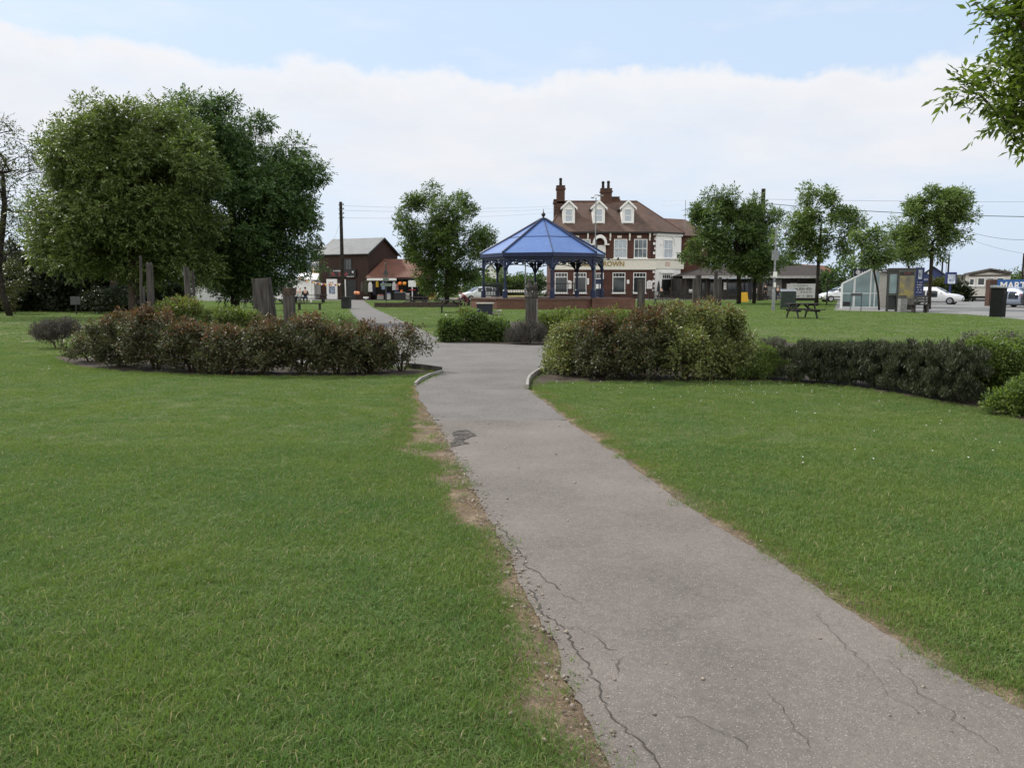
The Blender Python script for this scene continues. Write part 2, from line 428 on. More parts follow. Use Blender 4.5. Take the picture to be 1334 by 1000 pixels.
def grass_mat(name, dark, light, straw, trans=.3):
    m, t, b, o = nt(name)
    a = N(t, 'ShaderNodeAttribute', attribute_name='tint')
    co = coords(t, True); f = noise(t, co, .8, 5, .7); f2 = noise(t, co, 2.2, 4, .65)
    s = N(t, 'ShaderNodeMath', operation='MULTIPLY_ADD'); t.links.new(a.outputs['Fac'], s.inputs[0]); s.inputs[1].default_value = .7
    ad = N(t, 'ShaderNodeMath', operation='ADD'); t.links.new(f2, ad.inputs[0])
    m3 = N(t, 'ShaderNodeMath', operation='MULTIPLY'); t.links.new(noise(t, co, 12, 3, .6), m3.inputs[0]); m3.inputs[1].default_value = 1.0; t.links.new(m3.outputs[0], ad.inputs[1])
    t.links.new(ad.outputs[0], s.inputs[2])
    f3 = noise(t, co, 11, 2, .5)
    r = ramp(t, [(.3, dark), (.74, light)], None)
    hf = N(t, 'ShaderNodeMath', operation='MULTIPLY'); t.links.new(s.outputs[0], hf.inputs[0]); hf.inputs[1].default_value = .66
    t.links.new(hf.outputs[0], r.inputs[0])
    a2 = N(t, 'ShaderNodeAttribute', attribute_name='red')
    hr = ramp(t, [(.33, (.8,.93,1.05)), (.5, (1,1,1)), (.67, (1.2,1.1,.95))], f)
    hued = mixc(t, 1.0, r.outputs[0], hr.outputs[0], 'MULTIPLY')
    col = mixc(t, a2.outputs['Fac'], hued, straw)
    t.links.new(col, b.inputs['Base Color']); b.inputs['Roughness'].default_value = .55; b.inputs['Specular IOR Level'].default_value = .25
    tr = N(t, 'ShaderNodeBsdfTranslucent'); t.links.new(mixc(t, 1.0, col, (1.4,1.5,.9), 'MULTIPLY'), tr.inputs[0])
    mx = N(t, 'ShaderNodeMixShader'); mx.inputs[0].default_value = trans
    t.links.new(b.outputs[0], mx.inputs[1]); t.links.new(tr.outputs[0], mx.inputs[2]); t.links.new(mx.outputs[0], o.inputs[0])
    return m
m_grass = grass_mat('grass_blade', (.022,.058,.011), (.125,.195,.048), (.32,.28,.15))
m_straw = grass_mat('dry_grass_blade', (.12,.085,.04), (.24,.175,.095), (.32,.25,.14), .2)
def np_mesh(name, V, Fc, mats, attrs=None, midx=None, smooth=False):
    me = bpy.data.meshes.new(name); nv, nf, k = len(V), len(Fc), Fc.shape[1]
    me.vertices.add(nv); me.vertices.foreach_set('co', V.astype(np.float32).ravel())
    me.loops.add(nf*k); me.loops.foreach_set('vertex_index', Fc.astype(np.int32).ravel())
    me.polygons.add(nf); me.polygons.foreach_set('loop_start', (np.arange(nf)*k).astype(np.int32))
    for m in mats: me.materials.append(m)
    if midx is not None: me.polygons.foreach_set('material_index', midx.astype(np.int32))
    for an, av in (attrs or {}).items():
        at_ = me.attributes.new(an, 'FLOAT', 'FACE'); at_.data.foreach_set('value', av.astype(np.float32))
    me.update(calc_edges=True)
    return me
def tuft(name, n, rad, h0, h1, w, mat, seed, straw=.06):
    g = np.random.default_rng(seed)
    a = g.random(n)*2*PI; r = rad*np.sqrt(g.random(n)); B = np.stack([r*np.cos(a), r*np.sin(a), np.full(n,-.004)], 1)
    h = h0+(h1-h0)*g.random(n)**1.5; la = g.random(n)*2*PI; ln = (.4+1.3*g.random(n))*h
    L = np.stack([np.cos(la)*ln, np.sin(la)*ln, h*.85], 1); sa = g.random(n)*2*PI
    S = np.stack([np.cos(sa), np.sin(sa), 0*sa], 1)*(w*(.6+.8*g.random(n)))[:,None]/2
    Mid = B+L*np.array((.3,.3,.75))
    V = np.stack([B-S, B+S, Mid+S*.8, B+L, Mid-S*.8], 1).reshape(-1, 3)
    i = np.arange(n)[:,None]*5; Fc = np.concatenate([i+np.array([[0,1,2,4]])], 0); F2 = i+np.array([[4,2,3,3]])
    T3 = np.concatenate([i+np.array([[0,1,2]]), i+np.array([[0,2,4]]), i+np.array([[4,2,3]])], 0)
    tint = g.random(n); st = (g.random(n) < straw).astype(float)
    me = np_mesh(name, V, T3, [mat], {'tint': np.tile(tint, 3), 'red': np.tile(st, 3)})
    return bpy.data.objects.new(name, me)
def scatter(name, P, rot, sc, tufts):
    me = bpy.data.meshes.new(name); n = len(P)
    me.vertices.add(n); me.vertices.foreach_set('co', P.astype(np.float32).ravel())
    a = me.attributes.new('rot', 'FLOAT_VECTOR', 'POINT'); a.data.foreach_set('vector', rot.astype(np.float32).ravel())
    a = me.attributes.new('sc', 'FLOAT_VECTOR', 'POINT'); a.data.foreach_set('vector', sc.astype(np.float32).ravel())
    me.materials.append(tufts[0].data.materials[0])
    o = bpy.data.objects.new(name, me); link(o); stuff(o)
    g = bpy.data.node_groups.new(name+'_scatter', 'GeometryNodeTree')
    g.interface.new_socket('Geometry', in_out='INPUT', socket_type='NodeSocketGeometry')
    g.interface.new_socket('Geometry', in_out='OUTPUT', socket_type='NodeSocketGeometry')
    gi, go = g.nodes.new('NodeGroupInput'), g.nodes.new('NodeGroupOutput')
    ip = g.nodes.new('GeometryNodeInstanceOnPoints'); ip.inputs['Pick Instance'].default_value = True
    jn = g.nodes.new('GeometryNodeJoinGeometry')
    for tf in tufts:
        oi = g.nodes.new('GeometryNodeObjectInfo'); oi.inputs['Object'].default_value = tf; oi.inputs['As Instance'].default_value = True
        g.links.new(oi.outputs['Geometry'], jn.inputs[0])
    def na(nm):
        q = g.nodes.new('GeometryNodeInputNamedAttribute'); q.data_type = 'FLOAT_VECTOR'; q.inputs['Name'].default_value = nm
        return q.outputs['Attribute']
    er = g.nodes.new('FunctionNodeEulerToRotation'); g.links.new(na('rot'), er.inputs[0])
    g.links.new(gi.outputs[0], ip.inputs['Points']); g.links.new(jn.outputs[0], ip.inputs['Instance'])
    g.links.new(er.outputs[0], ip.inputs['Rotation']); g.links.new(na('sc'), ip.inputs['Scale'])
    g.links.new(ip.outputs[0], go.inputs[0])
    md = o.modifiers.new('scatter', 'NODES'); md.node_group = g
    return o
def wedge(n, y0, y1, margin, g):
    A = lambda y: .68*y+margin
    Y = g.random(n*4)*(y1-y0)+y0; keep = g.random(n*4) < A(Y)/A(y1); Y = Y[keep][:n]
    X = (g.random(len(Y))*2-1)*A(Y); return np.stack([X, Y], 1)
g1 = np.random.default_rng(5)
solid = [path_poly, np.array([(p.x,p.y) for p in px([(541,503),(575,486),(548,480),(300,472),(130,465),(100,455),(130,448),(300,441),(470,437),(454,402),(455,390),(473,390),(486,401),(514,414),(541,426),(566,437),(577,443),(620,446),(712,449.5),(800,456),(800,474),(722,479.5),(690,495),(688,508)])])] + beds
def clear(P):
    k = np.ones(len(P), bool)
    for s in solid: k &= ~inpoly(P, s)
    return k
P = np.concatenate([wedge(52000, 1.7, 23, 1.6, g1), wedge(20000, 1.7, 8, 1.0, g1)])
P = P[clear(P)]
inv = inpoly(P, verge_poly) | inpoly(P, rverge_poly)
vn = vnoise(P, .22, 2)
P = P[~inv | ((vn > .6) & (g1.random(len(P)) < .5))]
tn = [tuft('grass_tuft', 95, .13, .010, .034, .0034, m_grass, s) for s in (1,2,3,4)]
n = len(P); big_n = vnoise(P, .8, 4)*.5+vnoise(P, .25, 6)*.5
s = (.5+.85*big_n+.35*g1.random(n)+.5*(g1.random(n) > .93))
grass_near = scatter('grass', np.stack([P[:,0],P[:,1],np.zeros(n)],1), np.stack([g1.normal(0,.1,n), g1.normal(0,.1,n), g1.random(n)*6.28],1), np.stack([np.ones(n)*1.05,np.ones(n)*1.05,s],1), tn)
P = wedge(40000, 22, 87, 4, g1); P = P[clear(P)]; P = P[~inpoly(P, np.array([(p.x,p.y) for p in road_poly]+[(120,45),(120,92),(37,92),(21.3,53.5)]))]
tf = [tuft('far_grass_tuft', 40, .34, .02, .06, .014, m_grass, s) for s in (8,9)]
n = len(P); s = .8+.3*vnoise(P, 2.5, 4)
grass_far = scatter('grass', np.stack([P[:,0],P[:,1],np.zeros(n)],1), np.stack([0*s,0*s,g1.random(n)*6.28],1), np.stack([np.ones(n),np.ones(n),s],1), tf)
# longer tufts round the beds and along the path
def edge_pts(poly, n, spread):
    L = np.linalg.norm(np.roll(poly,-1,0)-poly, axis=1); k = g1.choice(len(poly), n, p=L/L.sum()); u = g1.random((n,1)); q = np.roll(poly,-1,0)
    return poly[k]*(1-u)+q[k]*u+g1.normal(0, spread, (n,2))
P = np.concatenate([edge_pts(b_, 1500, .06) for b_ in beds[::2]]+[edge_pts(beds[1], 300, .05), edge_pts(np.concatenate([vo, vo[::-1]]), 420, .04), edge_pts(np.concatenate([Rd[Rd[:,1]>1.5], Rd[Rd[:,1]>1.5][::-1]])+np.array((.13,.06)), 300, .03)])
P = P[~inpoly(P, path_poly)]; P = P[~inpoly(P, solid[1])]; n = len(P)
scatter('edge_grass', np.stack([P[:,0],P[:,1],np.zeros(n)],1), np.stack([g1.normal(0,.15,n),g1.normal(0,.15,n),g1.random(n)*6.28],1), np.stack([.5+.3*g1.random(n),.5+.3*g1.random(n),1.1+1.5*g1.random(n)**2],1), tn[:2])
# dry grass along the path edges
def along(poly, n, spread):
    i = g1.integers(0, len(poly)-1, n); return poly[i] + g1.normal(0, spread, (n,2))
P = np.concatenate([along(vo, 600, .06), along(outw[outw[:,1] > 1.8], 1100, .045), along(vo[(vo[:,1] > 6)], 420, .13), along(Ld[(Ld[:,1] > 2.4)&(Ld[:,1] < 13)], 500, .09)])
P = P[~inpoly(P, path_poly)]; n = len(P)
ts = [tuft('dry_tuft', 34, .06, .006, .02, .003, m_straw, s, .5) for s in (21,22)]
scatter('dry_grass', np.stack([P[:,0],P[:,1],np.full(n,.004)],1), np.stack([0*P[:,0],0*P[:,0],g1.random(n)*6.28],1), np.ones((n,3)), ts)
# grit and small stones lying on the bare verge
V, Fc = [], []
Pg = np.concatenate([along(vo, 600, .06), along(Ld[(Ld[:,1] > 2.4)&(Ld[:,1] < 10)], 1500, .05), along(outw[outw[:,1] > 1.8], 260, .05)])
Pp = np.stack([g1.uniform(-1,4.5,900), g1.uniform(2.2,12,900)],1); Pg = np.concatenate([Pg, Pp[inpoly(Pp, path_poly)]])
okk = inpoly(Pg, verge_poly) | inpoly(Pg, rverge_poly) | (inpoly(Pg, path_poly) & (g1.random(len(Pg)) < .6)); Pg = Pg[okk]
base = np.array([(1,0,0),(0,1,0),(-1,0,0),(0,-1,0),(0,0,.8),(0,0,-.6)]); fb = np.array([(0,1,4),(1,2,4),(2,3,4),(3,0,4),(1,0,5),(2,1,5),(3,2,5),(0,3,5)])
ng = len(Pg); szs = .003+.011*g1.random(ng)**4
Vv = (base[None]*(szs[:,None,None]*(.6+.8*g1.random((ng,6,1))))) + np.stack([Pg[:,0],Pg[:,1],.012+szs*.3],1)[:,None]
Ff = (fb[None]+(np.arange(ng)*6)[:,None,None]).reshape(-1,3)
gm = np_mesh('gravel', Vv.reshape(-1,3), Ff, [M('pale_grit', (.26,.22,.18), .9, var=.5, scale=30)])
stuff(link(bpy.data.objects.new('gravel', gm)))
# daisies in the right hand and far left lawn
Pd = np.concatenate([np.stack([GX(900,12.3)+g1.normal(0,2.4,110), 12.6+g1.normal(0,.9,110)],1), np.stack([-12+g1.normal(0,2.5,90), 15+g1.normal(0,.8,90)],1), np.stack([g1.uniform(2.5,9,35), g1.uniform(7,12,35)],1)])
Pd = Pd[clear(Pd)]; nd = len(Pd); aa = np.arange(7)/7*2*PI
rad = .006+.003*g1.random(nd)
ring = np.stack([np.cos(aa), np.sin(aa), 0*aa], 1)
Vd = np.concatenate([np.stack([Pd[:,0],Pd[:,1],.047+0*rad],1)[:,None], ring[None]*rad[:,None,None]+np.stack([Pd[:,0],Pd[:,1],.043+0*rad],1)[:,None]], 1)
fd = np.array([(0,1+i,1+(i+1)%7) for i in range(7)])
dm = np_mesh('daisies', Vd.reshape(-1,3), (fd[None]+(np.arange(nd)*8)[:,None,None]).reshape(-1,3), [m_white])
stuff(link(bpy.data.objects.new('daisies', dm)))
# ============================================================= vegetation
def unit(a): return a/(np.linalg.norm(a, axis=-1, keepdims=True)+1e-9)
def leaves_mesh(name, P, D, L, W, mat, parent, g, red=None, fold=.12, origin=(0,0,0)):
    n = len(P); D = unit(D); up = unit(g.normal(0,.55,(n,3))+np.array((0,0,1.)))
    S = unit(np.cross(D, up)); Nn = np.cross(S, D)
    L = np.broadcast_to(L, n)[:,None]; W = np.broadcast_to(W, n)[:,None]
    V = np.stack([P, P+D*L*.45+S*W/2+Nn*W*fold, P+D*L-Nn*L*.12, P+D*L*.45-S*W/2+Nn*W*fold], 1).reshape(-1,3)-np.array(origin)
    i = np.arange(n)[:,None]*4
    Fc = i+np.array([[0,1,2,3]])
    at_ = {'tint': g.random(n)**1.2}
    if red is not None: at_['red'] = red
    me = np_mesh(name, V, Fc, [mat], at_)
    return link(bpy.data.objects.new(name, me), parent)
def sprays(Cs, Rs, n_spray, k, seglen, leaf, g, flat=.75, droop=.25, core=None):
    """compound leaves: n_spray sprays per clump, k leaflet pairs along each"""
    m = len(Cs)*n_spray; c = np.repeat(Cs, n_spray, 0); r = np.repeat(Rs, n_spray)[:,None]
    d = unit(g.normal(0,1,(m,3))); off = d*(g.random((m,1))**.45)*r; off[:,2] *= flat
    P0 = c+off; D = unit(d*.8+g.normal(0,.6,(m,3))+np.array((0,0,.1-droop)))
    side = unit(np.cross(D, g.normal(0,.4,(m,3))+np.array((0,0,1.))))
    Ps, Ds = [], []
    for j in range(k):
        t = (j+.5)/k; base = P0+D*seglen*t
        for sgn in (-1, 1):
            Ps.append(base); Ds.append(D*.55+side*sgn*.85+g.normal(0,.18,(m,3)))
    Ps.append(P0+D*seglen); Ds.append(D+g.normal(0,.1,(m,3)))
    return np.concatenate(Ps), np.concatenate(Ds)
def grow(trunk, clumps, seg, g, tip=.008, base_r=None, first=1):
    """attach every clump centre to the nearest limb; returns chains of (points, radii)"""
    nodes = [np.array(p, float) for p in trunk]; par = [-1]+list(range(len(trunk)-1)); top = nodes[-1]
    for c in sorted(clumps, key=lambda c: np.linalg.norm(c-top)):
        A = np.array(nodes[first:]); d = np.linalg.norm(A-c, axis=1)+1.3*np.maximum(0, A[:,2]-c[2]+.15*np.linalg.norm(A[:,:2]-c[:2],axis=1))
        i = int(np.argmin(d))+first; a = nodes[i]; L = np.linalg.norm(c-a); k = max(1, int(L/seg))
        prev = i; lift = np.array((0,0,.18*L))
        for j in range(1, k+1):
            t = j/k; p = a+(c-a)*t + lift*math.sin(PI*t)*(.6 if k > 1 else 0) + (g.normal(0,.07*seg,3) if j < k else 0)
            nodes.append(p); par.append(prev); prev = len(nodes)-1
    n = len(nodes); kids = [[] for _ in range(n)]
    for i in range(1, n): kids[par[i]].append(i)
    r = np.zeros(n)
    for i in range(n-1, -1, -1):
        r[i] = (sum(r[k]**2.3 for k in kids[i]) if kids[i] else tip**2.3)**(1/2.3)
        if kids[i]: r[i] *= 1.01
    if base_r: r = np.maximum(tip, r*(base_r/r[0])**(np.clip(r/r[0],0,1)**.3))
    chains = []; stack = [(0, None)]
    while stack:
        s, p = stack.pop(); ch = [s] if p is None else [p, s]; cur = s
        while kids[cur]:
            ks = sorted(kids[cur], key=lambda k: -r[k])
            for o in ks[1:]: stack.append((o, cur))
            cur = ks[0]; ch.append(cur)
        rad = [r[i] for i in ch]
        if p is not None: rad[0] = min(rad[0], rad[1]*1.15)
        chains.append(([nodes[i] for i in ch], rad))
    return chains
def sample_blobs(blobs, n, g, shell=.55):
    vol = np.array([(b[3]*b[4]*b[5])**.72 for b in blobs]); pick = g.choice(len(blobs), n, p=vol/vol.sum())
    d = unit(g.normal(0,1,(n,3))); rr = (shell+(1-shell)*g.random(n)**.7)[:,None]
    B = np.array(blobs); return B[pick,:3]+d*rr*B[pick,3:6]
def pxblobs(pb, Y, dscale=.85):
    """(px, py, rx, ry[, dy]) in survey pixels at depth Y -> world ellipsoids"""
    out = []
    for b in pb:
        dy = b[4] if len(b) > 4 else 0
        c = at(b[0], b[1], Y+dy); k = (Y+dy)/F
        out.append((c.x, c.y, c.z, b[2]*k, max(b[2],b[3])*k*dscale, b[3]*k))
    return out
def tree(name, label, trunk, blobs, nclump, nspray, k, seglen, leaf, crad, mat, bark, base_r, seed, group=None, cat='tree', shell=.5, seg=.6, tip=.012, first=1, droop=.25, asp=.42):
    g = np.random.default_rng(seed); base = Vector(trunk[0])
    t = thing(name, label, cat, base, 0, group)
    cl = sample_blobs(blobs, nclump, g, shell if nclump > 150 else .72)
    cl = cl[cl[:,2] > .15]
    chains = grow([tuple(p) for p in trunk], list(cl), seg, g, tip, base_r, first)
    mb = MB(); o = Vector(base)
    for pts, rad in chains:
        nn = 9 if max(rad) > .08 else (6 if max(rad) > .03 else 4)
        mb.tube([Vector(p)-o for p in pts], rad, nn)
    # root flare
    mb.build('trunk', bark, t, smooth=True)
    rs_ = crad*(.6+.7*g.random(len(cl)))
    P, D = sprays(cl, rs_, nspray, k, seglen, leaf, g, droop=droop)
    sz = leaf*(.7+.6*g.random(len(P)))
    leaves_mesh('crown', P, D, sz, sz*asp, mat, t, g, origin=base)
    return t
lm_ash = leaf_mat('ash_leaf', (.016,.036,.009), (.05,.085,.022), trans=.3)
lm_ashA = leaf_mat('olive_ash_leaf', (.04,.066,.02), (.13,.17,.055), trans=.33)
lm_dark = leaf_mat('dark_leaf', (.024,.052,.018), (.078,.13,.042), trans=.28)
lm_dkt = leaf_mat('deep_green_leaf', (.032,.062,.02), (.11,.16,.05), trans=.3)
lm_fresh = leaf_mat('fresh_green_leaf', (.045,.08,.018), (.14,.19,.05), trans=.4)
lm_brown = leaf_mat('bronze_green_leaf', (.028,.038,.012), (.08,.088,.03), trans=.3)
lm_mid = leaf_mat('mid_green_leaf', (.03,.058,.015), (.095,.14,.038), trans=.35)
lm_syc = leaf_mat('sycamore_leaf', (.04,.074,.02), (.14,.195,.06), trans=.3)
lm_bright = leaf_mat('bright_leaf', (.03,.055,.012), (.13,.18,.035), trans=.45, rough=.4)
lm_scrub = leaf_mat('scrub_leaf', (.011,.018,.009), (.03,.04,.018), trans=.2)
lm_rose = leaf_mat('rose_leaf', (.018,.027,.012), (.085,.088,.04), (.15,.064,.035), trans=.22, rough=.55)
lm_rose2 = leaf_mat('green_rose_leaf', (.028,.048,.014), (.21,.23,.085), (.15,.055,.025), trans=.25, rough=.4)
lm_lime = leaf_mat('lime_leaf', (.04,.065,.014), (.13,.165,.04), (.15,.07,.03), trans=.35)
lm_lav = leaf_mat('lavender_leaf', (.045,.042,.04), (.1,.09,.085), trans=.15, rough=.7)
lm_rosemary = leaf_mat('rosemary_needle', (.02,.027,.014), (.066,.078,.043), (.17,.12,.06), trans=.15, rough=.5)

def vert_trunk(px_, Y, hpts):
    """trunk polyline from pixel column offsets: list of (px, py)"""
    return [Vector((GX(px_, Y), Y, 0))] + [at(a, b, Y) for a, b in hpts]
# --- big trees left
tree('ash_tree', 'tall leafy tree with olive green crown rising behind the rose hedge posts', vert_trunk(172, 31, [(173,392),(174,340),(172,300),(165,255),(160,215),(158,180)]),
     pxblobs([(150,190,78,60),(112,235,58,58,-1),(195,245,78,76,-1.2),(150,285,105,46,-.5),(92,272,40,48,.5),(215,190,52,60,.3),(235,300,50,40,0),(150,235,80,70,1.5),(88,205,30,36,.5),(165,335,92,28,0),(85,320,52,24,1),(105,318,60,32,0),(228,345,50,22,.3)], 31),
     330, 80, 3, .29, .14, .66, lm_ashA, m_bark, .17, 21, shell=.45, first=2)
tree('ash_tree', 'broad dark green tree reaching out towards the brown shop building', vert_trunk(305, 36, [(306,392),(308,350),(306,310),(300,260),(300,220)]),
     pxblobs([(270,188,66,58),(335,212,62,60,.5),(360,255,60,60,-.5),(310,285,92,66,-1),(345,340,58,32,-.3),(392,228,24,34,0),(270,330,66,36,.8),(280,240,70,66,1.5),(385,290,20,40,.3),(300,352,66,22,0),(350,362,48,16,-.2)], 36),
     270, 85, 3, .3, .145, .72, lm_dark, m_bark_dark, .2, 22, shell=.45, first=2)
tree('thin_tree', 'sparsely leaved tree with open branches at the left edge of the lawn', vert_trunk(10, 43, [(4,385),(-2,350),(2,310),(6,270),(4,230)]),
     pxblobs([(0,205,40,50),(30,245,32,60),(-30,240,40,70),(40,300,40,34),(-5,170,22,25)], 43), 150, 9, 3, .36, .15, .55, lm_brown, m_bark_dark, .16, 23, shell=.3, first=2)
# --- centre tree and right hand row
tree('green_tree', 'round green tree standing left of the blue bandstand', vert_trunk(582, 74, [(582,372),(583,350),(584,320),(584,285)]),
     pxblobs([(578,268,40,34),(555,290,34,38),(610,300,34,40),(582,325,54,42),(573,358,26,24),(594,346,24,26),(540,312,18,20)], 74), 90, 80, 2, .42, .25, .75, lm_mid, m_bark_dark, .22, 24, seg=1)
tree('dark_tree', 'dense dark tree with a wide crown beside the white pub corner', vert_trunk(963, 72, [(963,375),(962,350),(960,320),(958,290)]),
     pxblobs([(932,278,24,22),(962,266,24,18),(945,300,40,26),(920,322,26,24),(965,325,44,34),(905,338,12,14),(940,345,30,14)], 72), 64, 88, 2, .42, .26, .8, lm_dkt, m_bark_dark, .2, 25, seg=1)
tree('dark_tree', 'dark tree whose crown merges with its neighbour near the curved lamp post', vert_trunk(983, 73, [(983,375),(984,350),(986,320),(985,300)]),
     pxblobs([(990,290,24,26),(992,325,24,32),(978,340,34,20)], 73), 34, 88, 2, .42, .26, .76, lm_dkt, m_bark_dark, .17, 26, seg=1)
tree('young_tree', 'tall slim trunked tree standing behind the lawn picnic table', vert_trunk(1065, 64, [(1065,370),(1066,345),(1068,320),(1070,290)]),
     pxblobs([(1062,264,22,20),(1086,268,20,20),(1040,296,18,14),(1028,314,14,10),(1075,298,36,24),(1103,290,14,16),(1058,318,26,14),(1085,325,18,9)], 64), 40, 76, 2, .36, .24, .62, lm_syc, m_bark_dark, .13, 27, seg=.9, first=2)
tree('thin_tree', 'small leaning tree with sparse leaves in front of the glass shelter', vert_trunk(1147, 53, [(1144,380),(1139,355),(1137,335),(1133,318)]),
     pxblobs([(1133,312,20,14),(1125,330,14,12),(1148,325,16,16),(1138,345,10,12)], 53), 24, 36, 2, .3, .2, .36, lm_syc, m_bark_dark, .07, 28, seg=.7, first=2)
tree('young_tree', 'wide crowned tree leaning right above the white parked car', vert_trunk(1212, 55, [(1211,380),(1213,350),(1214,330),(1215,315)]),
     pxblobs([(1215,264,30,16),(1248,268,24,18),(1262,290,14,14),(1190,280,22,18),(1176,304,14,14),(1232,288,34,16),(1205,302,28,12),(1240,310,20,7),(1196,328,22,8),(1222,325,16,6)], 55), 46, 90, 2, .32, .21, .52, lm_syc, m_bark_dark, .12, 29, seg=.8, first=2)
tree('thin_tree', 'loose leaved tree growing behind the phone kiosk', vert_trunk(1183, 60, [(1183,372),(1184,350),(1182,335)]),
     pxblobs([(1168,318,18,18),(1185,325,20,18),(1172,300,12,12)], 60), 22, 46, 2, .32, .21, .44, lm_syc, m_bark_dark, .08, 30, seg=.8, first=2)
# --- overhanging tree on the right, trunk outside the frame
tree('overhanging_tree', 'leafy branch of a tree hanging into the top right corner', [Vector((8.6,9.6,0)), Vector((8.5,9.6,1.6)), Vector((8.3,9.5,3.0)), Vector((7.8,9.5,4.2)), Vector((7.2,9.5,5.0))],
     pxblobs([(1345,15,44,36),(1338,75,22,26),(1345,130,34,20),(1318,150,16,12),(1290,128,12,8),(1285,132,9,6),(1272,124,11,8),(1258,118,12,10),(1250,116,11,10),(1262,112,10,9),(1345,172,18,10),(1395,60,60,80,.5),(1410,140,50,40,.6)], 9.5, .8),
     210, 9, 3, .25, .115, .17, lm_bright, m_twig, .12, 31, seg=.25, tip=.004, first=2, asp=.36)

def shrub(name, label, blobs, nclump, nleaf, leaf, crad, mat, seed, group=None, cat='shrub', red_from=None, red_p=.5, stems=5, asp=.5, updir=.3, base=None, stem_mat=None, tip=.004, upright=0, stemname='branchwork', shell=.5, rootline=None, shoots=0):
    g = np.random.default_rng(seed); B = np.array(blobs)
    if base is None: base = Vector((B[:,0].mean(), B[:,1].mean(), 0))
    t = thing(name, label, cat, base, 0, group)
    cl = sample_blobs(blobs, nclump, g, shell); cl = cl[cl[:,2] > .06]
    if shoots:
        topz = (B[:,2]+B[:,5]).max(); q = B[g.integers(0, len(B), shoots)]; sx_ = q[:,:2]+g.normal(0,.55,(shoots,2))*q[:,3:5]
        dome = np.sqrt(np.clip(1-((sx_-B[0,:2])/(B[0,3:5]*1.3))**2, .1, 1).prod(1))
        cl = np.concatenate([cl]+[np.stack([sx_[:,0]+g.normal(0,.02,shoots), sx_[:,1], topz*dome*.92+lift_], 1) for lift_ in (.0, .09)]+[np.stack([sx_[:,0], sx_[:,1], topz*dome*.92+.2*g.random(shoots)], 1)])
    mb = MB(); rad0 = max(.05, (B[:,3].mean())*.25)
    roots = [np.array((base.x, base.y, 0))+np.array((math.cos(a)*rad0*q, math.sin(a)*rad0*q*.7, 0)) for a, q in zip(g.random(stems)*2*PI, g.random(stems))]
    if rootline: roots = [np.array((q[0]+g.normal(0,.12), q[1]+g.normal(0,.12), 0)) for q in (rootline*3)[:stems]]
    lab = np.argmin(np.linalg.norm((cl[:,None,:2]-np.array(roots)[None,:,:2])*1.0+g.normal(0,rad0*.4,(len(cl),len(roots),2)), axis=2), axis=1)
    for i, r_ in enumerate(roots):
        sub = cl[lab == i]
        if not len(sub): continue
        c = sub.mean(0); tr = [r_, r_+(c-r_)*np.array((.3,.3,.35)), r_+(c-r_)*np.array((.6,.6,.6))]
        for pts, rad in grow(tr, list(sub), .18 if B[:,5].max() < 1.2 else .5, g, tip, None, 1):
            mb.tube([Vector(p)-base for p in pts], rad, 5 if max(rad) > .012 else 4)
    mb.build(stemname, stem_mat or m_twig, t, smooth=True)
    n = len(cl)*nleaf; c = np.repeat(cl, nleaf, 0); d = unit(g.normal(0,1,(n,3))); r_ = (crad*(.5+.8*g.random(len(cl)))).repeat(nleaf)[:,None]
    P = c+d*r_*g.random((n,1))**.5; D = d+g.normal(0,.6,(n,3))+np.array((0,0,updir)); 
    if upright: D = unit(g.normal(0,.35,(n,3))+np.array((0,0,1.)))
    keep = P[:,2] > .02; P, D = P[keep], D[keep]; n = len(P)
    red = None
    if red_from is not None:
        red = ((g.random(n) < red_p*np.clip((P[:,2]-red_from)/.25, .06, 1))).astype(float)*(.4+.6*g.random(n))
    sz = leaf*(.6+.8*g.random(n))
    leaves_mesh('foliage', P, D, sz, sz*asp, mat, t, g, red, origin=base)
    return t
# --- left rose hedge, bush by bush along the front of its bed
ROSE = [(112,474,440,24,'thin leftmost rose bush showing bare stems, at the left end of the hedge'),
 (152,480,412,34,'bushy rose with rust red top, second bush from the left end of the hedge'),
 (196,484,408,36,'rose bush standing in front of the pair of tall round posts'),
 (243,487,424,34,'rose bush with cream buds below the lime green shrub'),
 (292,489,434,34,'lower rose bush between the round posts and the leaning plank'),
 (340,490,424,33,'rose bush just under the wide leaning timber plank'),
 (390,490,412,36,'tallest red topped rose bush below the square timber stump'),
 (437,490,428,30,'rose bush in the hedge right of the square stump'),
 (480,489,430,30,'second rose bush from the path end of the left hedge'),
 (521,487,430,30,'loose rose bush with bare stems at the path end of the left hedge')]
for i, (bx_, by_, ty, hw, lab) in enumerate(ROSE):
    b = G(bx_, by_); Y = b.y+.42; k = Y/F; x = GX(bx_, Y); zt = ZY(ty, Y); w = hw*k*1.25
    thin = i in (0, 9)
    g_ = np.random.default_rng(100+i)
    bl = [(x, Y, zt*.62, w*.85, .55, zt*.36), (x-w*.35, Y-.12, zt*.45, w*.6, .45, zt*.3), (x+w*.4, Y+.05, zt*.5, w*.6, .5, zt*.33), (x+w*.1, Y-.1, zt*.86, w*.55, .4, zt*.16)]
    if not thin: bl.append((x, Y-.12, zt*.26, w*.95, .5, zt*.2))
    if i == 9: bl.append((x+w*.9, Y, zt*.75, w*.35, .25, zt*.2))
    shrub('rose_bush', lab, bl, 190 if not thin else 70, 44 if not thin else 26, .05, .12, lm_rose, 100+i, 'rose bushes in the left hedge', 'rose bush', zt*.76, .7, 6, .55, stemname='stem', tip=.0045, base=Vector((x, Y, 0)), shoots=12)
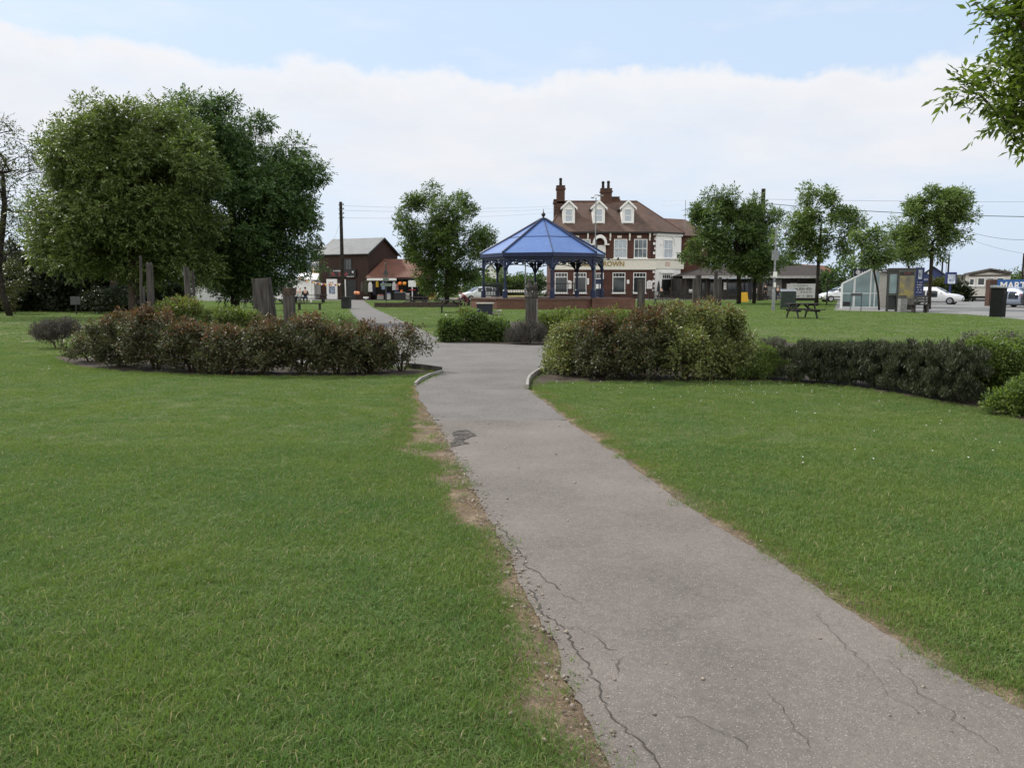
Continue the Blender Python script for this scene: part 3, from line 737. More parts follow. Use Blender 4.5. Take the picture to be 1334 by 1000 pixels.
# --- right rose mass
ROSE2 = [(742,489,428,28,'cream tinged green rose bush nearest the path edging on the right','g'),
 (785,494,418,33,'dark rose bush with red shoots, second from the path on the right','r'),
 (838,497,408,38,'rose bush in front of the single short post right of the path','r'),
 (893,497,398,40,'tall rose bush covered in pale green and red shoots','g'),
 (940,495,404,36,'rose bush at the far right end of the right hand rose mass','g')]
for i, (bx_, by_, ty, hw, lab, c) in enumerate(ROSE2):
    g_ = np.random.default_rng(230+i)
    b = G(bx_, by_); Y = b.y+.55; k = Y/F; x = GX(bx_, Y); zt = ZY(ty, Y); w = hw*k*1.25
    bl = [(x, Y, zt*.52, w*.85, .75, zt*.36), (x-w*.35, Y-.3, zt*.4, w*.6, .5, zt*.3), (x+w*.4, Y, zt*.5, w*.6, .6, zt*.36), (x+w*.25*g_.normal(), Y, zt*.84, w*.4, .4, zt*.16), (x+w*.4*g_.normal(), Y-.1, zt*.72, w*.35, .4, zt*.18), (x, Y-.25, zt*.24, w*1.0, .65, zt*.22)]
    shrub('rose_bush', lab, bl, 270, 50, .05, .13, lm_rose2 if c == 'g' else lm_rose, 130+i, 'rose bushes right of the path', 'rose bush', zt*(.85 if c == 'g' else .7), .35 if c == 'g' else .6, 7, .55, stemname='stem', base=Vector((x, Y, 0)), shoots=16)
def pshrub(label, pb, Y, n, nl, leaf, crad, mat, seed, name='shrub', cat='shrub', group=None, **kw):
    return shrub(name, label, pxblobs(pb, Y), n, nl, leaf, crad, mat, seed, group, cat, **kw)
pshrub('green shrub with reddish tips standing behind the right rose mass', [(790,418,36,14),(755,424,24,10)], 19, 150, 55, .06, .16, lm_lime, 141, red_from=.8, red_p=.3)
pshrub('rust tipped shrub between the single short post and the round post pair', [(870,415,36,18),(920,412,22,20)], 18, 150, 55, .06, .16, lm_rose, 142, red_from=.7, red_p=.5)
# --- centre bed
pshrub('leafy green bush at the left end of the centre bed by the path', [(590,429,18,13),(585,436,13,9)], 23, 120, 60, .075, .17, lm_mid, 143)
pshrub('taller green bush second along in the centre bed', [(619,424,19,15),(624,436,17,11)], 23.2, 130, 60, .075, .17, lm_mid, 144)
pshrub('green bush left of the lavender in the centre bed', [(651,430,15,12),(646,437,13,9)], 23.2, 100, 60, .075, .17, lm_mid, 145)
pshrub('grey lavender clump at the foot of the carved timber post', [(688,434,26,14),(672,438,14,8),(706,436,14,11)], 22.2, 150, 90, .05, .14, lm_lav, 146, name='lavender', cat='lavender', upright=1, asp=.25)
pshrub('yellow green shrub growing behind the carved timber post', [(740,417,36,11),(715,421,14,9)], 25, 130, 50, .08, .2, lm_lime, 147)
pshrub('small pale bush standing behind the centre bed near the blue box table', [(608,405,10,5),(602,410,8,6)], 26, 22, 22, .07, .16, lm_lime, 148)
# --- left bed back row
pshrub('lime green shrub with pink tips behind the left rose hedge', [(235,402,28,13),(215,410,18,10)], 20, 140, 60, .06, .15, lm_lime, 151, red_from=1.0, red_p=.3)
pshrub('low lime green shrub in front of the leaning plank', [(290,412,30,10),(325,416,14,8)], 20, 110, 60, .06, .14, lm_lime, 152)
pshrub('dark grey lavender clump at the left end of the left bed', [(62,432,22,12),(85,428,18,12)], 20.5, 130, 90, .05, .14, lm_lav, 153, name='lavender', cat='lavender', upright=1, asp=.25)
pshrub('feathery green shrub behind the hedge right of the square stump', [(440,418,24,8),(415,420,12,8)], 19, 60, 26, .05, .13, lm_mid, 154, red_from=.8, red_p=.3)
# --- right bed
pshrub('low bright green mound between the rose mass and the dark hedge', [(985,482,40,18),(965,488,24,12),(1008,474,24,20)], 13.9, 240, 90, .035, .11, lm_fresh, 161, upright=1, asp=.4)
pshrub('small grey brown lavender behind the green mound', [(1008,448,18,8)], 15.8, 50, 40, .04, .1, lm_lav, 162, name='lavender', cat='lavender', upright=1, asp=.25)
pshrub('strip of feathery green plants behind the low mound', [(975,455,20,10),(1000,460,22,8)], 15.2, 90, 80, .04, .1, lm_fresh, 164, upright=1, asp=.25)
# clipped dark hedge: rows of upright needles
hb = []
for t_ in np.linspace(0, 1, 9):
    pxx = 1046+t_*206; bpy_ = 502+t_*t_*28; Yb = G(pxx, bpy_).y+.42; k = Yb/F; zt = ZY(448+2*t_, Yb)
    x = GX(pxx, Yb); hb.append((x, Yb, zt*.52, .4, .5, zt*.5)); hb.append((x, Yb, zt*.84, .38, .42, zt*.16)); hb.append((x, Yb-.1, zt*.22, .38, .4, zt*.2))
shrub('rosemary_hedge', 'dark clipped hedge of fine upright needles in the right bed', hb, 900, 130, .055, .09, lm_rosemary, 165, None, 'hedge', .0, .0, 30, .22, upright=1, tip=.003, shell=.3, rootline=[(b_[0], b_[1]) for b_ in hb])
pshrub('large bright green bush rising behind the right end of the dark hedge', [(1290,468,44,28),(1262,480,24,34),(1325,475,40,34),(1300,500,34,26),(1265,500,24,22)], 11.4, 460, 60, .045, .12, lm_fresh, 166)
pshrub('bright green bush at the right frame edge nearest the lawn', [(1330,520,30,20),(1372,515,50,34),(1310,528,26,16)], 9.9, 320, 60, .042, .1, lm_fresh, 167)
pshrub('bright green bush just beyond the right frame edge', [(1430,505,56,40),(1470,520,50,30)], 10.2, 220, 50, .045, .11, lm_fresh, 169)
pshrub('greyish flowering plant on top of the bright green bush', [(1290,442,36,6),(1320,441,16,5)], 12.8, 70, 26, .035, .09, lm_lav, 168)
# --- background scrub left
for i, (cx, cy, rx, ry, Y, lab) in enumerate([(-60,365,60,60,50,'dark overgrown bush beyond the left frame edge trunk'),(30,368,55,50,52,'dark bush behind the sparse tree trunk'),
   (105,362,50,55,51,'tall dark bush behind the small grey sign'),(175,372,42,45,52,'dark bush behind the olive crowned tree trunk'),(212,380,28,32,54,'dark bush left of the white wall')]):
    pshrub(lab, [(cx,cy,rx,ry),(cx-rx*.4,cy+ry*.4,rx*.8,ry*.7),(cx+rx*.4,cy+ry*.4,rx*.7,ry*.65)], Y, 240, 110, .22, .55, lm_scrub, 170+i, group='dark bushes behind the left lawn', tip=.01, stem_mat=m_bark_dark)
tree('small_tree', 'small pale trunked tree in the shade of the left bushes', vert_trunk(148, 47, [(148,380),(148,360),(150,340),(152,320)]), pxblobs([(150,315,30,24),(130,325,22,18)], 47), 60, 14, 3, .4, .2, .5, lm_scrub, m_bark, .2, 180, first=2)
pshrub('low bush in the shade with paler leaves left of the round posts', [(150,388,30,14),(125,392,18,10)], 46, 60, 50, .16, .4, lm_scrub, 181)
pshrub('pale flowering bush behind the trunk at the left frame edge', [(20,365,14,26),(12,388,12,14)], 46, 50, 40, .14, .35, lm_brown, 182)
# --- distant hedges and bushes seen past the bandstand and shops
for i, (cx, cy, rx, ry, Y, lab, mt) in enumerate([
   (590,368,40,22,118,'dark hedge bush behind the white car near the green tree',lm_dark),(645,370,28,18,122,'dark green bush below the white gabled house',lm_mid),
   (690,370,22,16,125,'rounded dark bush between the pale far caravans',lm_dark),(665,374,16,12,121,'low green bush behind the bandstand railing',lm_mid),
   (408,340,20,24,112,'dark conifer like bush behind the white stall',lm_scrub),(1022,352,26,22,108,'dark tree top above the long low roof',lm_dark),
   (1110,362,36,26,96,'dark bushy tree left of the glass shelter',lm_dark),(1230,376,14,4,88,'brown green shrub beside the blue gabled kiosk',lm_brown),(1247,383,9,7,82,'dark shrub behind the white car bonnet',lm_scrub),
   (1335,366,40,14,130,'distant green bush right of the caravan roof',lm_mid),(530,372,30,18,118,'dark bush behind the rusty shop roof',lm_scrub)]):
    pshrub(lab, [(cx,cy,rx,ry),(cx-rx*.4,cy+ry*.3,rx*.6,ry*.7)], Y, 70, 50, .4, .9, mt, 190+i, tip=.02, stem_mat=m_bark_dark)
# ============================================================= helpers for buildings
def window(parent, x, y, z0, z1, w, depth=.1, cols=1, rows=2, frame=None, glass=None, sill=True, top_lights=0, normal=None, name='window'):
    """sash window on a wall facing -Y at wall plane y (local), centre x"""
    fr = frame or m_white; h = z1-z0; mb = MB(); t = .09
    mb.bx(x-w/2, x-w/2+t, y-depth, y+.02, z0, z1); mb.bx(x+w/2-t, x+w/2, y-depth, y+.02, z0, z1)
    mb.bx(x-w/2+t, x+w/2-t, y-depth, y+.02, z0, z0+t); mb.bx(x-w/2+t, x+w/2-t, y-depth, y+.02, z1-t, z1)
    for r in range(1, rows):
        zz = z0+h*r/rows; mb.bx(x-w/2+t, x+w/2-t, y-depth*.8, y+.02, zz-.04, zz+.04)
    for c in range(1, cols):
        xx = x-w/2+w*c/cols; mb.bx(xx-.02, xx+.02, y-depth*.7, y+.018, z0+t, z1-t)
    if top_lights:
        zt = z1-h*.22; mb.bx(x-w/2+t, x+w/2-t, y-depth*.8, y+.02, zt-.05, zt+.05)
        for c in range(1, top_lights):
            xx = x-w/2+w*c/top_lights; mb.bx(xx-.02, xx+.02, y-depth*.7, y+.018, zt+.05, z1-t)
    o = mb.build(name, fr, parent)
    g = MB(); g.bx(x-w/2+t*.5, x+w/2-t*.5, y-.03, y+.015, z0+t*.5, z1-t*.5); g.build('pane', glass or m_glass, o)
    if sill:
        s = MB(); s.bx(x-w/2-.1, x+w/2+.1, y-depth-.12, y-.003, z0-.12, z0-.003); s.build('sill', fr, o)
    return o
def glyphs(mb, x0, z0, w, h, n, y, g, mi=0, th=.02, T=None, heavy=.28):
    """rows of small illegible strokes where lettering is too small to read"""
    cw = w/n
    for i in range(n):
        if g.random() < .12: continue
        xa = x0+i*cw; s = cw*.78; b = s*heavy
        k = g.integers(0, 4)
        if k in (0, 1, 3): mb.bx(xa, xa+b, y-th, y, z0, z0+h, mi, T)
        if k in (0, 2): mb.bx(xa+b, xa+s, y-th, y, z0+h*.8, z0+h, mi, T)
        if k in (1, 2, 3): mb.bx(xa+b, xa+s, y-th, y, z0+h*.4, z0+h*.58, mi, T)
        if k in (1, 2): mb.bx(xa+b, xa+s, y-th, y, z0, z0+h*.18, mi, T)
        if k in (0, 2): mb.bx(xa+s-b, xa+s, y-th, y, z0, z0+h*.4, mi, T)
def text(name, s, size, mat, parent, loc, extrude=.02, rx=PI/2, rz=0, width=None, bold=.012):
    cu = bpy.data.curves.new(name, 'FONT'); cu.body = s; cu.size = size; cu.extrude = extrude; cu.offset = bold
    cu.align_x = 'CENTER'; cu.align_y = 'CENTER'
    tmp = bpy.data.objects.new('tmp', cu); C.objects.link(tmp)
    dg = bpy.context.evaluated_depsgraph_get(); me = bpy.data.meshes.new_from_object(tmp.evaluated_get(dg))
    C.objects.unlink(tmp); bpy.data.objects.remove(tmp)
    me.name = name; me.materials.clear(); me.materials.append(mat)
    if width:
        xs = [v.co.x for v in me.vertices]; k = width/(max(xs)-min(xs))
        for v in me.vertices: v.co.x *= k
    o = bpy.data.objects.new(name, me); link(o, parent); o.location = loc; o.rotation_euler = (rx, 0, rz)
    return o
gg = np.random.default_rng(77)

# ============================================================= the pub
PY = 105.0; X0 = GX(717, PY); K = PY/F
pub = thing('public_house', 'red brick pub with three white dormers and a cream lettered fascia', 'pub', (X0, PY, 0))
ux = lambda p: GX(p, PY)-X0
uz = lambda p: ZY(p, PY)
Wf, Cx, Cy, DEP = ux(853), ux(890), 2.3, 11.0
EZ, RZ = uz(302), uz(257)
mb = MB(); fp = [(0,0,0),(Wf,0,0),(Cx,Cy,0),(Cx,DEP,0),(0,DEP,0)]
mb.prism(fp, (0,0,EZ)); mb.build('wall', m_brick, pub)
# white rendered corner, proud of the chamfer
d = Vector((Cx-Wf, Cy, 0)).normalized(); nrm = Vector((d.y, -d.x, 0)); Lc = (Vector((Cx,Cy,0))-Vector((Wf,0,0))).length
TC = Matrix.Translation((Wf,0,0)) @ Matrix.Rotation(math.atan2(Cy, Cx-Wf), 4, 'Z')
mb = MB(); mb.bx(0, Lc+.05, -.08, -.004, 0, EZ-.05, 0, TC)
mb.bx(-.0, Lc+.12, -.3, -.083, EZ-.45, EZ-.1, 0, TC)
for i in range(14):   # toothed quoins beside the render
    z = .2+i*.6
    if not uz(351) < z < uz(337): mb.bx(-.32 if i % 2 else -.15, -.03, -.05, -.004, z, z+.32, 0, Matrix.Translation((Wf,0,0)))
mb.build('rendered_corner', m_white, pub)
def onT(o, T): 
    for v in o.data.vertices: v.co = T @ v.co
    for c in o.children: onT(c, T)
xc = lambda p: (p-853)/(890-853)*Lc
wz0, wz1 = uz(336), uz(312)
w_ = window(pub, xc(870.5), -.1, wz0, wz1, 1.6, .1, 2, 2, glass=m_netting); onT(w_, TC)
mb = MB(); n_ = 14   # pointed hood over the corner window
arc = [(xc(870.5)+1.25*math.cos(a)*(1), -.1, wz1-1.05+1.75*math.sin(a)**.8) for a in np.linspace(.18, PI-.18, n_)]
mb.tube([Vector(p) for p in arc], .14, 6); o = mb.build('window_hood', m_white, pub); onT(o, TC)
# corner door
dz1 = uz(364); mb = MB(); mb.bx(xc(862), xc(876), -.12, -.05, .15, dz1); o = mb.build('door', m_black, pub); onT(o, TC)
h_ = MB(); h_.bx(xc(874), xc(874)+.08, -.2, -.12, 1.0, 1.4); hh = h_.build('handle', m_gold, o); onT(hh, TC)
w_ = window(pub, xc(869), -.1, uz(363.5), uz(357), 1.5, .08, 4, 1, sill=False); onT(w_, TC)
mb = MB(); mb.bx(xc(860), xc(861.5), -.25, -.083, 0, uz(356)); mb.bx(xc(877), xc(878.5), -.25, -.083, 0, uz(356)); mb.bx(xc(859), xc(879.5), -.34, -.083, uz(356), uz(353.5))
o = mb.build('door_surround', m_white, pub); onT(o, TC)
mb = MB(); mb.bx(xc(859), xc(879), -.9, -.1, 0, .15); o = mb.build('door_step', m_concrete, pub); onT(o, TC)
# cream fascia with lettering
mb = MB(); mb.bx(.05, Wf+.05, -.16, -.004, uz(350), uz(338)); mb.bx(.02, Wf+.08, -.28, -.004, uz(338)+.003, uz(337)); mb.bx(.02, Wf+.08, -.22, -.004, uz(351.2), uz(350)-.003)
mb.build('fascia', m_cream, pub)
mb = MB(); mb.bx(-.05, Lc+.5, -.2, -.083, uz(350), uz(338)); mb.bx(-.05, Lc+.55, -.32, -.083, uz(338)+.003, uz(336.5)); o = mb.build('fascia', m_cream, pub); onT(o, TC)
text('sign_lettering', 'ROSE & CROWN', .88, m_gold, pub, ((ux(748)+ux(812.5))/2, -.18, uz(344)), .03, width=ux(812.5)-ux(748), bold=.018)
mb = MB(); mb.bx(xc(866), xc(873), -.22, -.2, uz(346.5), uz(341)); o = mb.build('faded_emblem', M('faded_emblem', (.55,.42,.36), .7), pub); onT(o, TC)
# upper floor windows, ground floor windows
for p in (726, 760):
    window(pub, ux(p), 0, uz(337), uz(311.5), 1.7, .12, 2, 2, glass=m_netting)
m_half = glass_mat('half_curtained_glass', (.13,.15,.17), .12)
for p in (807.5, 833.5):
    window(pub, ux(p), 0, uz(336), uz(311.5), 1.7, .12, 3, 2, glass=m_netting if p < 820 else m_half)
for p in (731, 755.5, 806, 833):
    window(pub, ux(p), 0, uz(381.5), uz(355), 1.65, .12, 1, 1, top_lights=4)
for p, a, b in [(q, 354.5, 351.5) for q in (731, 755.5, 806, 833)]+[(q, 311, 308.5) for q in (726, 760, 807.5, 833.5)]: mb = MB(); mb.bx(ux(p)-1.0, ux(p)+1.0, -.06, -.004, uz(a), uz(b)); mb.build('brick_lintel', m_brick, pub)
mb = MB(); mb.bx(ux(775), ux(785.5), -.1, -.004, .1, uz(364)); dd = mb.build('door', M('dark_blue_door', (.02,.03,.07), .4), pub)
h_ = MB(); h_.bx(ux(784), ux(784)+.07, -.16, -.1, 1.0, 1.3); h_.build('handle', m_gold, dd)
mb = MB()
for dx in (0, 5): mb.bx(ux(776.2+dx), ux(779.8+dx), -.115, -.1, uz(376), uz(370))
mb.build('notice', m_white, dd)
window(pub, ux(780.2), 0, uz(363.5), uz(355.5), 1.2, .1, 4, 1, sill=False)
# white arched canopy over the middle upper window
mb = MB(); xa, xb = ux(771), ux(789)
arc = [(xa+(xb-xa)*(.5-.5*math.cos(a)), 0, uz(318)+1.15*math.sin(a)) for a in np.linspace(0, PI, 13)]
poly = [Vector((p[0], -1.0, p[2])) for p in arc]; inner = [Vector((xa+(xb-xa)*(.5-.36*math.cos(a)), -1.0, uz(318)+.75*math.sin(a))) for a in np.linspace(PI, 0, 13)]
for i in range(12):
    a, b = poly[i], poly[i+1]; c, d2 = inner[12-i-1], inner[12-i]
    mb.prism([a, b, c, d2], (0, .99, 0))
mb.bx(xa-.3, xa+.3, -1.0, -.01, uz(319.5), uz(318)-.003); mb.bx(xb-.3, xb+.3, -1.0, -.01, uz(319.5), uz(318)-.003)
mb.bx(xb-1.15, xb-.1, -.3, -.01, uz(336.5), uz(319.5)-.003); mb.build('arched_canopy', m_white, pub)
mb = MB(); mb.bx(xa+.2, xb-1.2, -.05, -.004, uz(336.5), uz(314)); mb.build('balcony_door', m_glass, pub)
# corbels, brackets, lamps, burglar alarm
for p in (765, 794, 819, 845): mb = MB(); mb.bx(ux(p)-.09, ux(p)+.09, -.35, -.004, EZ-.75, EZ-.16); mb.bx(ux(p)-.09, ux(p)+.09, -.18, -.004, EZ-1.1, EZ-.753); mb.build('eaves_bracket', m_cream, pub)
for p in (751, 806, 831.5): mb = MB(); mb.cb((ux(p), -.05, EZ-.62), (.55, .09, .3)); mb.build('wall_vent', m_cream, pub)
for p in (791, 803.5):
    mb = MB(); mb.tube([(ux(p), -.28, uz(338)), (ux(p), -.75, uz(337.5)+.2), (ux(p), -.95, uz(338)+.1)], .03, 5); mb.lathe([(.05,.2),(.13,.05),(.2,-.15)], 10, (ux(p), -.95, uz(338)+.05)); mb.build('sign_lamp', m_black, pub)
mb = MB(); mb.cb((ux(818), -.08, uz(367)), (.3, .15, .5)); mb.build('wall_lantern', m_white, pub); mb = MB(); mb.cb((ux(766), -.08, uz(366.5)), (.22, .15, .8)); mb.build('wall_lantern', m_white, pub)
mb = MB(); mb.lathe([(.05,0),(.28,.05),(.28,.1),(.05,.12)], 14, (0,0,0), axis='y'); o = mb.build('wall_bell', m_black, pub); onT(o, TC @ Matrix.Translation((xc(886.5), -.2, uz(333))))
for p, w in ((741.5, .75), (846, .8)):
    mb = MB(); x = ux(p); hw = w/2*.9
    pl = [(x-hw, -.12, uz(376)), (x+hw, -.12, uz(376)), (x+hw, -.12, uz(367)), (x+hw*.55, -.12, uz(365.6)), (x, -.12, uz(365)), (x-hw*.55, -.12, uz(365.6)), (x-hw, -.12, uz(367))]
    mb.prism(pl, (0, .1, 0)); b_ = mb.build('notice_board', m_white, pub)
    ml = MB(); glyphs(ml, x-hw*.6, uz(368.5), w*.55, .12, 5, -.125, gg, th=.006); 
    for q in range(4): glyphs(ml, x-hw*.55, uz(370.5+q*1.3), w*.5, .05, 8, -.125, gg, th=.005)
    ml.build('menu_print', M('menu_print', (.35,.12,.1), .7), b_)
mb = MB(); mb.tube([(ux(717.5), -.08, 0), (ux(717.5), -.08, EZ-.3)], .06, 6); mb.build('downpipe', m_black, pub); mb = MB(); mb.tube([(Wf-.45, -.08, uz(336)), (Wf-.45, -.08, EZ-.3)], .06, 6); mb.build('downpipe', m_black, pub)
# roof
ov = .45; e0 = [(-ov,-ov,EZ),(Wf+.15,-ov,EZ),(Cx+ov,Cy-.25,EZ),(Cx+ov,DEP+ov,EZ),(-ov,DEP+ov,EZ)]
r1, r2 = (ux(737.5), 5.2, RZ), (ux(836), 5.2, RZ)
mb = MB(); v = e0+[r1, r2]
mb.add(v, [(0,1,6,5),(1,2,6),(2,3,6),(3,4,5,6),(4,0,5),(4,3,2,1,0)])
roof = mb.build('roof', m_tile, pub)
mb = MB(); mb.tube([r1, r2], .13, 6); mb.tube([r2, e0[1]], .09, 6); mb.tube([r2, e0[2]], .09, 6); mb.tube([r1, e0[0]], .09, 6); mb.build('ridge_tiles', stripe_mat('ridge_tile', (.09,.04,.03), (.14,.07,.045), 3, 0), roof)
mb = MB()
for a, b in zip(e0[:3], e0[1:4]): mb.bar(Vector(a)-Vector((0,0,.09)), Vector(b)-Vector((0,0,.09)), .14, .17)
mb.build('gutter', m_black, roof)
slope = (RZ-EZ)/(5.2+ov)
def chimney(x, y, w, dpt, z0, z1, pots, name='chimney'):
    mb = MB(); mb.bx(x-w/2, x+w/2, y-dpt/2, y+dpt/2, z0, z1); mb.bx(x-w/2-.1, x+w/2+.1, y-dpt/2-.1, y+dpt/2+.1, z1-.42, z1-.18); mb.bx(x-w/2-.05, x+w/2+.05, y-dpt/2-.05, y+dpt/2+.05, z1+.003, z1+.12)
    c = mb.build(name, m_brick_ch, roof)
    for dx, h in pots:
        p = MB(); p.lathe([(.2,0),(.17,h*.7),(.21,h*.72),(.21,h*.85),(.16,h)], 10, (x+dx, y, z1+.12)); p.build('chimney_pot', m_bark_dark if h > .9 else m_tile, c)
m_brick_ch = brick_mat('sooty_brick', (.075,.038,.028), (.1,.05,.035), (.09,.07,.06))
chimney(ux(731.5), 3.5, 1.05, 1.3, EZ, uz(239), [(0, 1.0)])
chimney(ux(729.5), 3.7, 1.35, 1.5, EZ-1, uz(257.5), [])
chimney(ux(794), 5.3, 1.45, 1.0, RZ-1.2, uz(240.5), [(-.42, .95), (.3, 1.0)])
chimney(ux(806), 5.8, 1.2, 1.2, RZ-1.2, uz(251.5), [])
mb = MB()
for p in (741, 780, 818):
    x = ux(p); zb = uz(290); zs = uz(267.5); za = uz(261.0); hw = .78
    yf = -ov+(zb-EZ)/slope-.05; yb = lambda z: -ov+(z-EZ)/slope
    m_ = MB(); prof = [(x-hw, yf, zb-.15), (x+hw, yf, zb-.15), (x+hw, yf, zs), (x, yf, za-.15), (x-hw, yf, zs)]
    m_.prism(prof, (0, yb(za)-yf, 0)); dm_ = m_.build('dormer', m_white, pub)
    r = MB(); 
    for sgn in (-1, 1):
        a = Vector((x, yf-.2, za+.05)); b = Vector((x+sgn*(hw+.28), yf-.2, zs-.28)); t = Vector((0,0,.1))
        r.prism([a, b, b+t, a+t], (0, yb(za)-yf+.2, 0))
    r.build('dormer_roof', m_tile, dm_)
    r = MB()
    for sgn in (-1, 1):
        a = Vector((x, yf-.26, za-.12)); b = Vector((x+sgn*(hw+.3), yf-.26, zs-.5)); t = Vector((0,0,.3))
        r.prism([a, b, b+t, a+t], (0, .055, 0))
    r.build('bargeboard', m_white, dm_)
    window(dm_, x, yf, zb+.15, zs-.35, 1.0, .07, 1, 2, glass=m_netting)
# right wing behind the white corner
mb = MB(); mb.bx(Cx+.02, Cx+4.2, 3.4, DEP-.3, 0, EZ-.3); mb.build('wing_wall', m_brick, pub)
mb = MB(); wx0, wx1 = Cx-2.5, Cx+4.7; wz = EZ-.3
mb.add([(wx0,3.0,wz),(wx1,3.0,wz),(wx1,DEP+.2,wz),(wx0,DEP+.2,wz),(wx0+.5,7,uz(278)),(wx1-3.2,7,uz(280))], [(0,1,5,4),(1,2,5),(2,3,4,5),(3,0,4),(3,2,1,0)]); mb.build('wing_roof', m_tile, pub)
mb = MB(); ax = ux(900); mb.tube([(ax,4.5,EZ-.3),(ax,4.5,uz(256))], .04, 5); mb.tube([(ax-.5,4.5,uz(270)),(ax+.4,4.5,uz(268))], .025, 4)
for q in range(5): mb.tube([(ax-.45+q*.2,4.2,uz(270)+.04*q),(ax-.45+q*.2,4.8,uz(270)+.04*q)], .012, 4)
mb.build('aerial', m_grey, pub)

# ============================================================= bandstand
BY = 59.5; bx = GX(707.5, BY); kB = BY/F
bs = thing('bandstand', 'octagonal bandstand with glossy blue sheet roof on a brick plinth', 'bandstand', (bx, BY, 0))
ang = lambda k: R(-90+6)+k*PI/4
def octa(r, z): return [Vector((r*math.cos(ang(k)), r*math.sin(ang(k)), z)) for k in range(8)]
RP, RE, RC = 5.3, 4.62, 4.38; PZ = .74; EZb = ZY(331, BY-1)
mb = MB(); mb.prism(octa(RP, 0), (0,0,PZ-.1)); pl = mb.build('plinth', m_brick_base, bs)
mb = MB(); mb.prism(octa(RP+.06, PZ-.097), (0,0,.097)); mb.build('coping', M('dark_coping', (.12,.075,.06), .85), pl)
mb = MB(); mb.bx(3.2, RP+.85, -4.2, -.5, 0, PZ-.02); mb.build('step_block', m_brick_base, bs)
m_roofblue, t_, b_, o_ = nt('blue_roof_sheet')
co_ = coords(t_); f_ = noise(t_, co_, 1.2, 4); sx_ = N(t_, 'ShaderNodeSeparateXYZ'); t_.links.new(co_, sx_.inputs[0])
rr_ = ramp(t_, [(.3, (.055,.12,.34)), (.7, (.078,.155,.39))], f_); mp2 = N(t_, 'ShaderNodeMapping'); mp2.inputs['Scale'].default_value = (5, 5, .5); t_.links.new(co_, mp2.inputs[0]); gr_ = ramp(t_, [(.35, (.72,.74,.76)), (.55, (1,1,1))], noise(t_, mp2.outputs[0], 1.0, 6, .65))
t_.links.new(mixc(t_, .7, rr_.outputs[0], gr_.outputs[0], 'MULTIPLY'), b_.inputs['Base Color'])
b_.inputs['Roughness'].default_value = .34; b_.inputs['Specular IOR Level'].default_value = .75; b_.inputs['Coat Weight'].default_value = .35; b_.inputs['Coat Roughness'].default_value = .22
bump(t_, b_, noise(t_, co_, 2.5, 3), .12, .02)
AZ = ZY(286, BY); zm = EZb+(AZ-EZb)*.46
lo, mi_, up_ = octa(RE, EZb), octa(RE*.54, zm+.02), octa(.16, AZ)
mb = MB(); vs = lo+mi_+up_
mb.add(vs+[Vector((0,0,AZ+.05))], [(k,(k+1)%8,8+(k+1)%8,8+k) for k in range(8)]+[(8+k,8+(k+1)%8,16+(k+1)%8,16+k) for k in range(8)]+[(16+k,16+(k+1)%8,24) for k in range(8)])
rf = mb.build('roof', m_roofblue, bs)
sd = rf.modifiers.new('sheet', 'SOLIDIFY'); sd.thickness = .04; sd.offset = -1
m_soffit = M('dark_soffit', (.02,.022,.035), .8)
for k in range(8):
    mb = MB(); w = .05 if k == 0 else .085
    mb.tube([lo[k]+Vector((0,0,.03)), mi_[k]+Vector((0,0,.04)), up_[k]+Vector((0,0,.05))], w if k else .03, 6); mb.build('roof_ridge', m_navy, rf)
mb = MB()
for k in range(8):
    a, b = mi_[k], mi_[(k+1)%8]; mb.bar(a+Vector((0,0,.012)), b+Vector((0,0,.012)), .04, .03)
mb.build('roof_seam', m_navy, rf)
mb = MB(); mb.lathe([(.22,0),(.2,.1),(.08,.16),(.07,.24),(.13,.3),(.16,.38),(.12,.46),(.04,.52),(.025,.62),(.008,.8)], 12, (0,0,AZ-.02)); mb.build('finial', m_black, rf)
mb = MB()
for k in range(8):
    a, b = octa(RE-.06, 0)[k], octa(RE-.06, 0)[(k+1)%8]
    mb.bar(a+Vector((0,0,EZb-.14)), b+Vector((0,0,EZb-.14)), .1, .26)
    a, b = octa(RC, 0)[k], octa(RC, 0)[(k+1)%8]
    mb.bar(a+Vector((0,0,EZb-.36)), b+Vector((0,0,EZb-.36)), .1, .14)
mb.build('eaves_beam', m_navy, bs)
mb = MB()   # iron frieze: shallow arches and uprights between the columns
for k in range(8):
    a, b = octa(RC, 0)[k], octa(RC, 0)[(k+1)%8]
    pts = [a.lerp(b, t)+Vector((0,0,EZb-.98+.36*math.sin(PI*t)**.6)) for t in np.linspace(.04,.96,11)]
    mb.tube(pts, .035, 5)
    for t in (.2,.35,.5,.65,.8):
        p = a.lerp(b, t); mb.tube([p+Vector((0,0,EZb-.98+.36*math.sin(PI*t)**.6)), p+Vector((0,0,EZb-.43))], .022, 4)
    d_ = (b-a).normalized()
    for t in (.3, .5, .7):
        p = a.lerp(b, t)+Vector((0,0,EZb-.53)); mb.bar(p-d_*.14, p+d_*.14, .03, .14)
mb.build('iron_frieze', m_navy, bs)
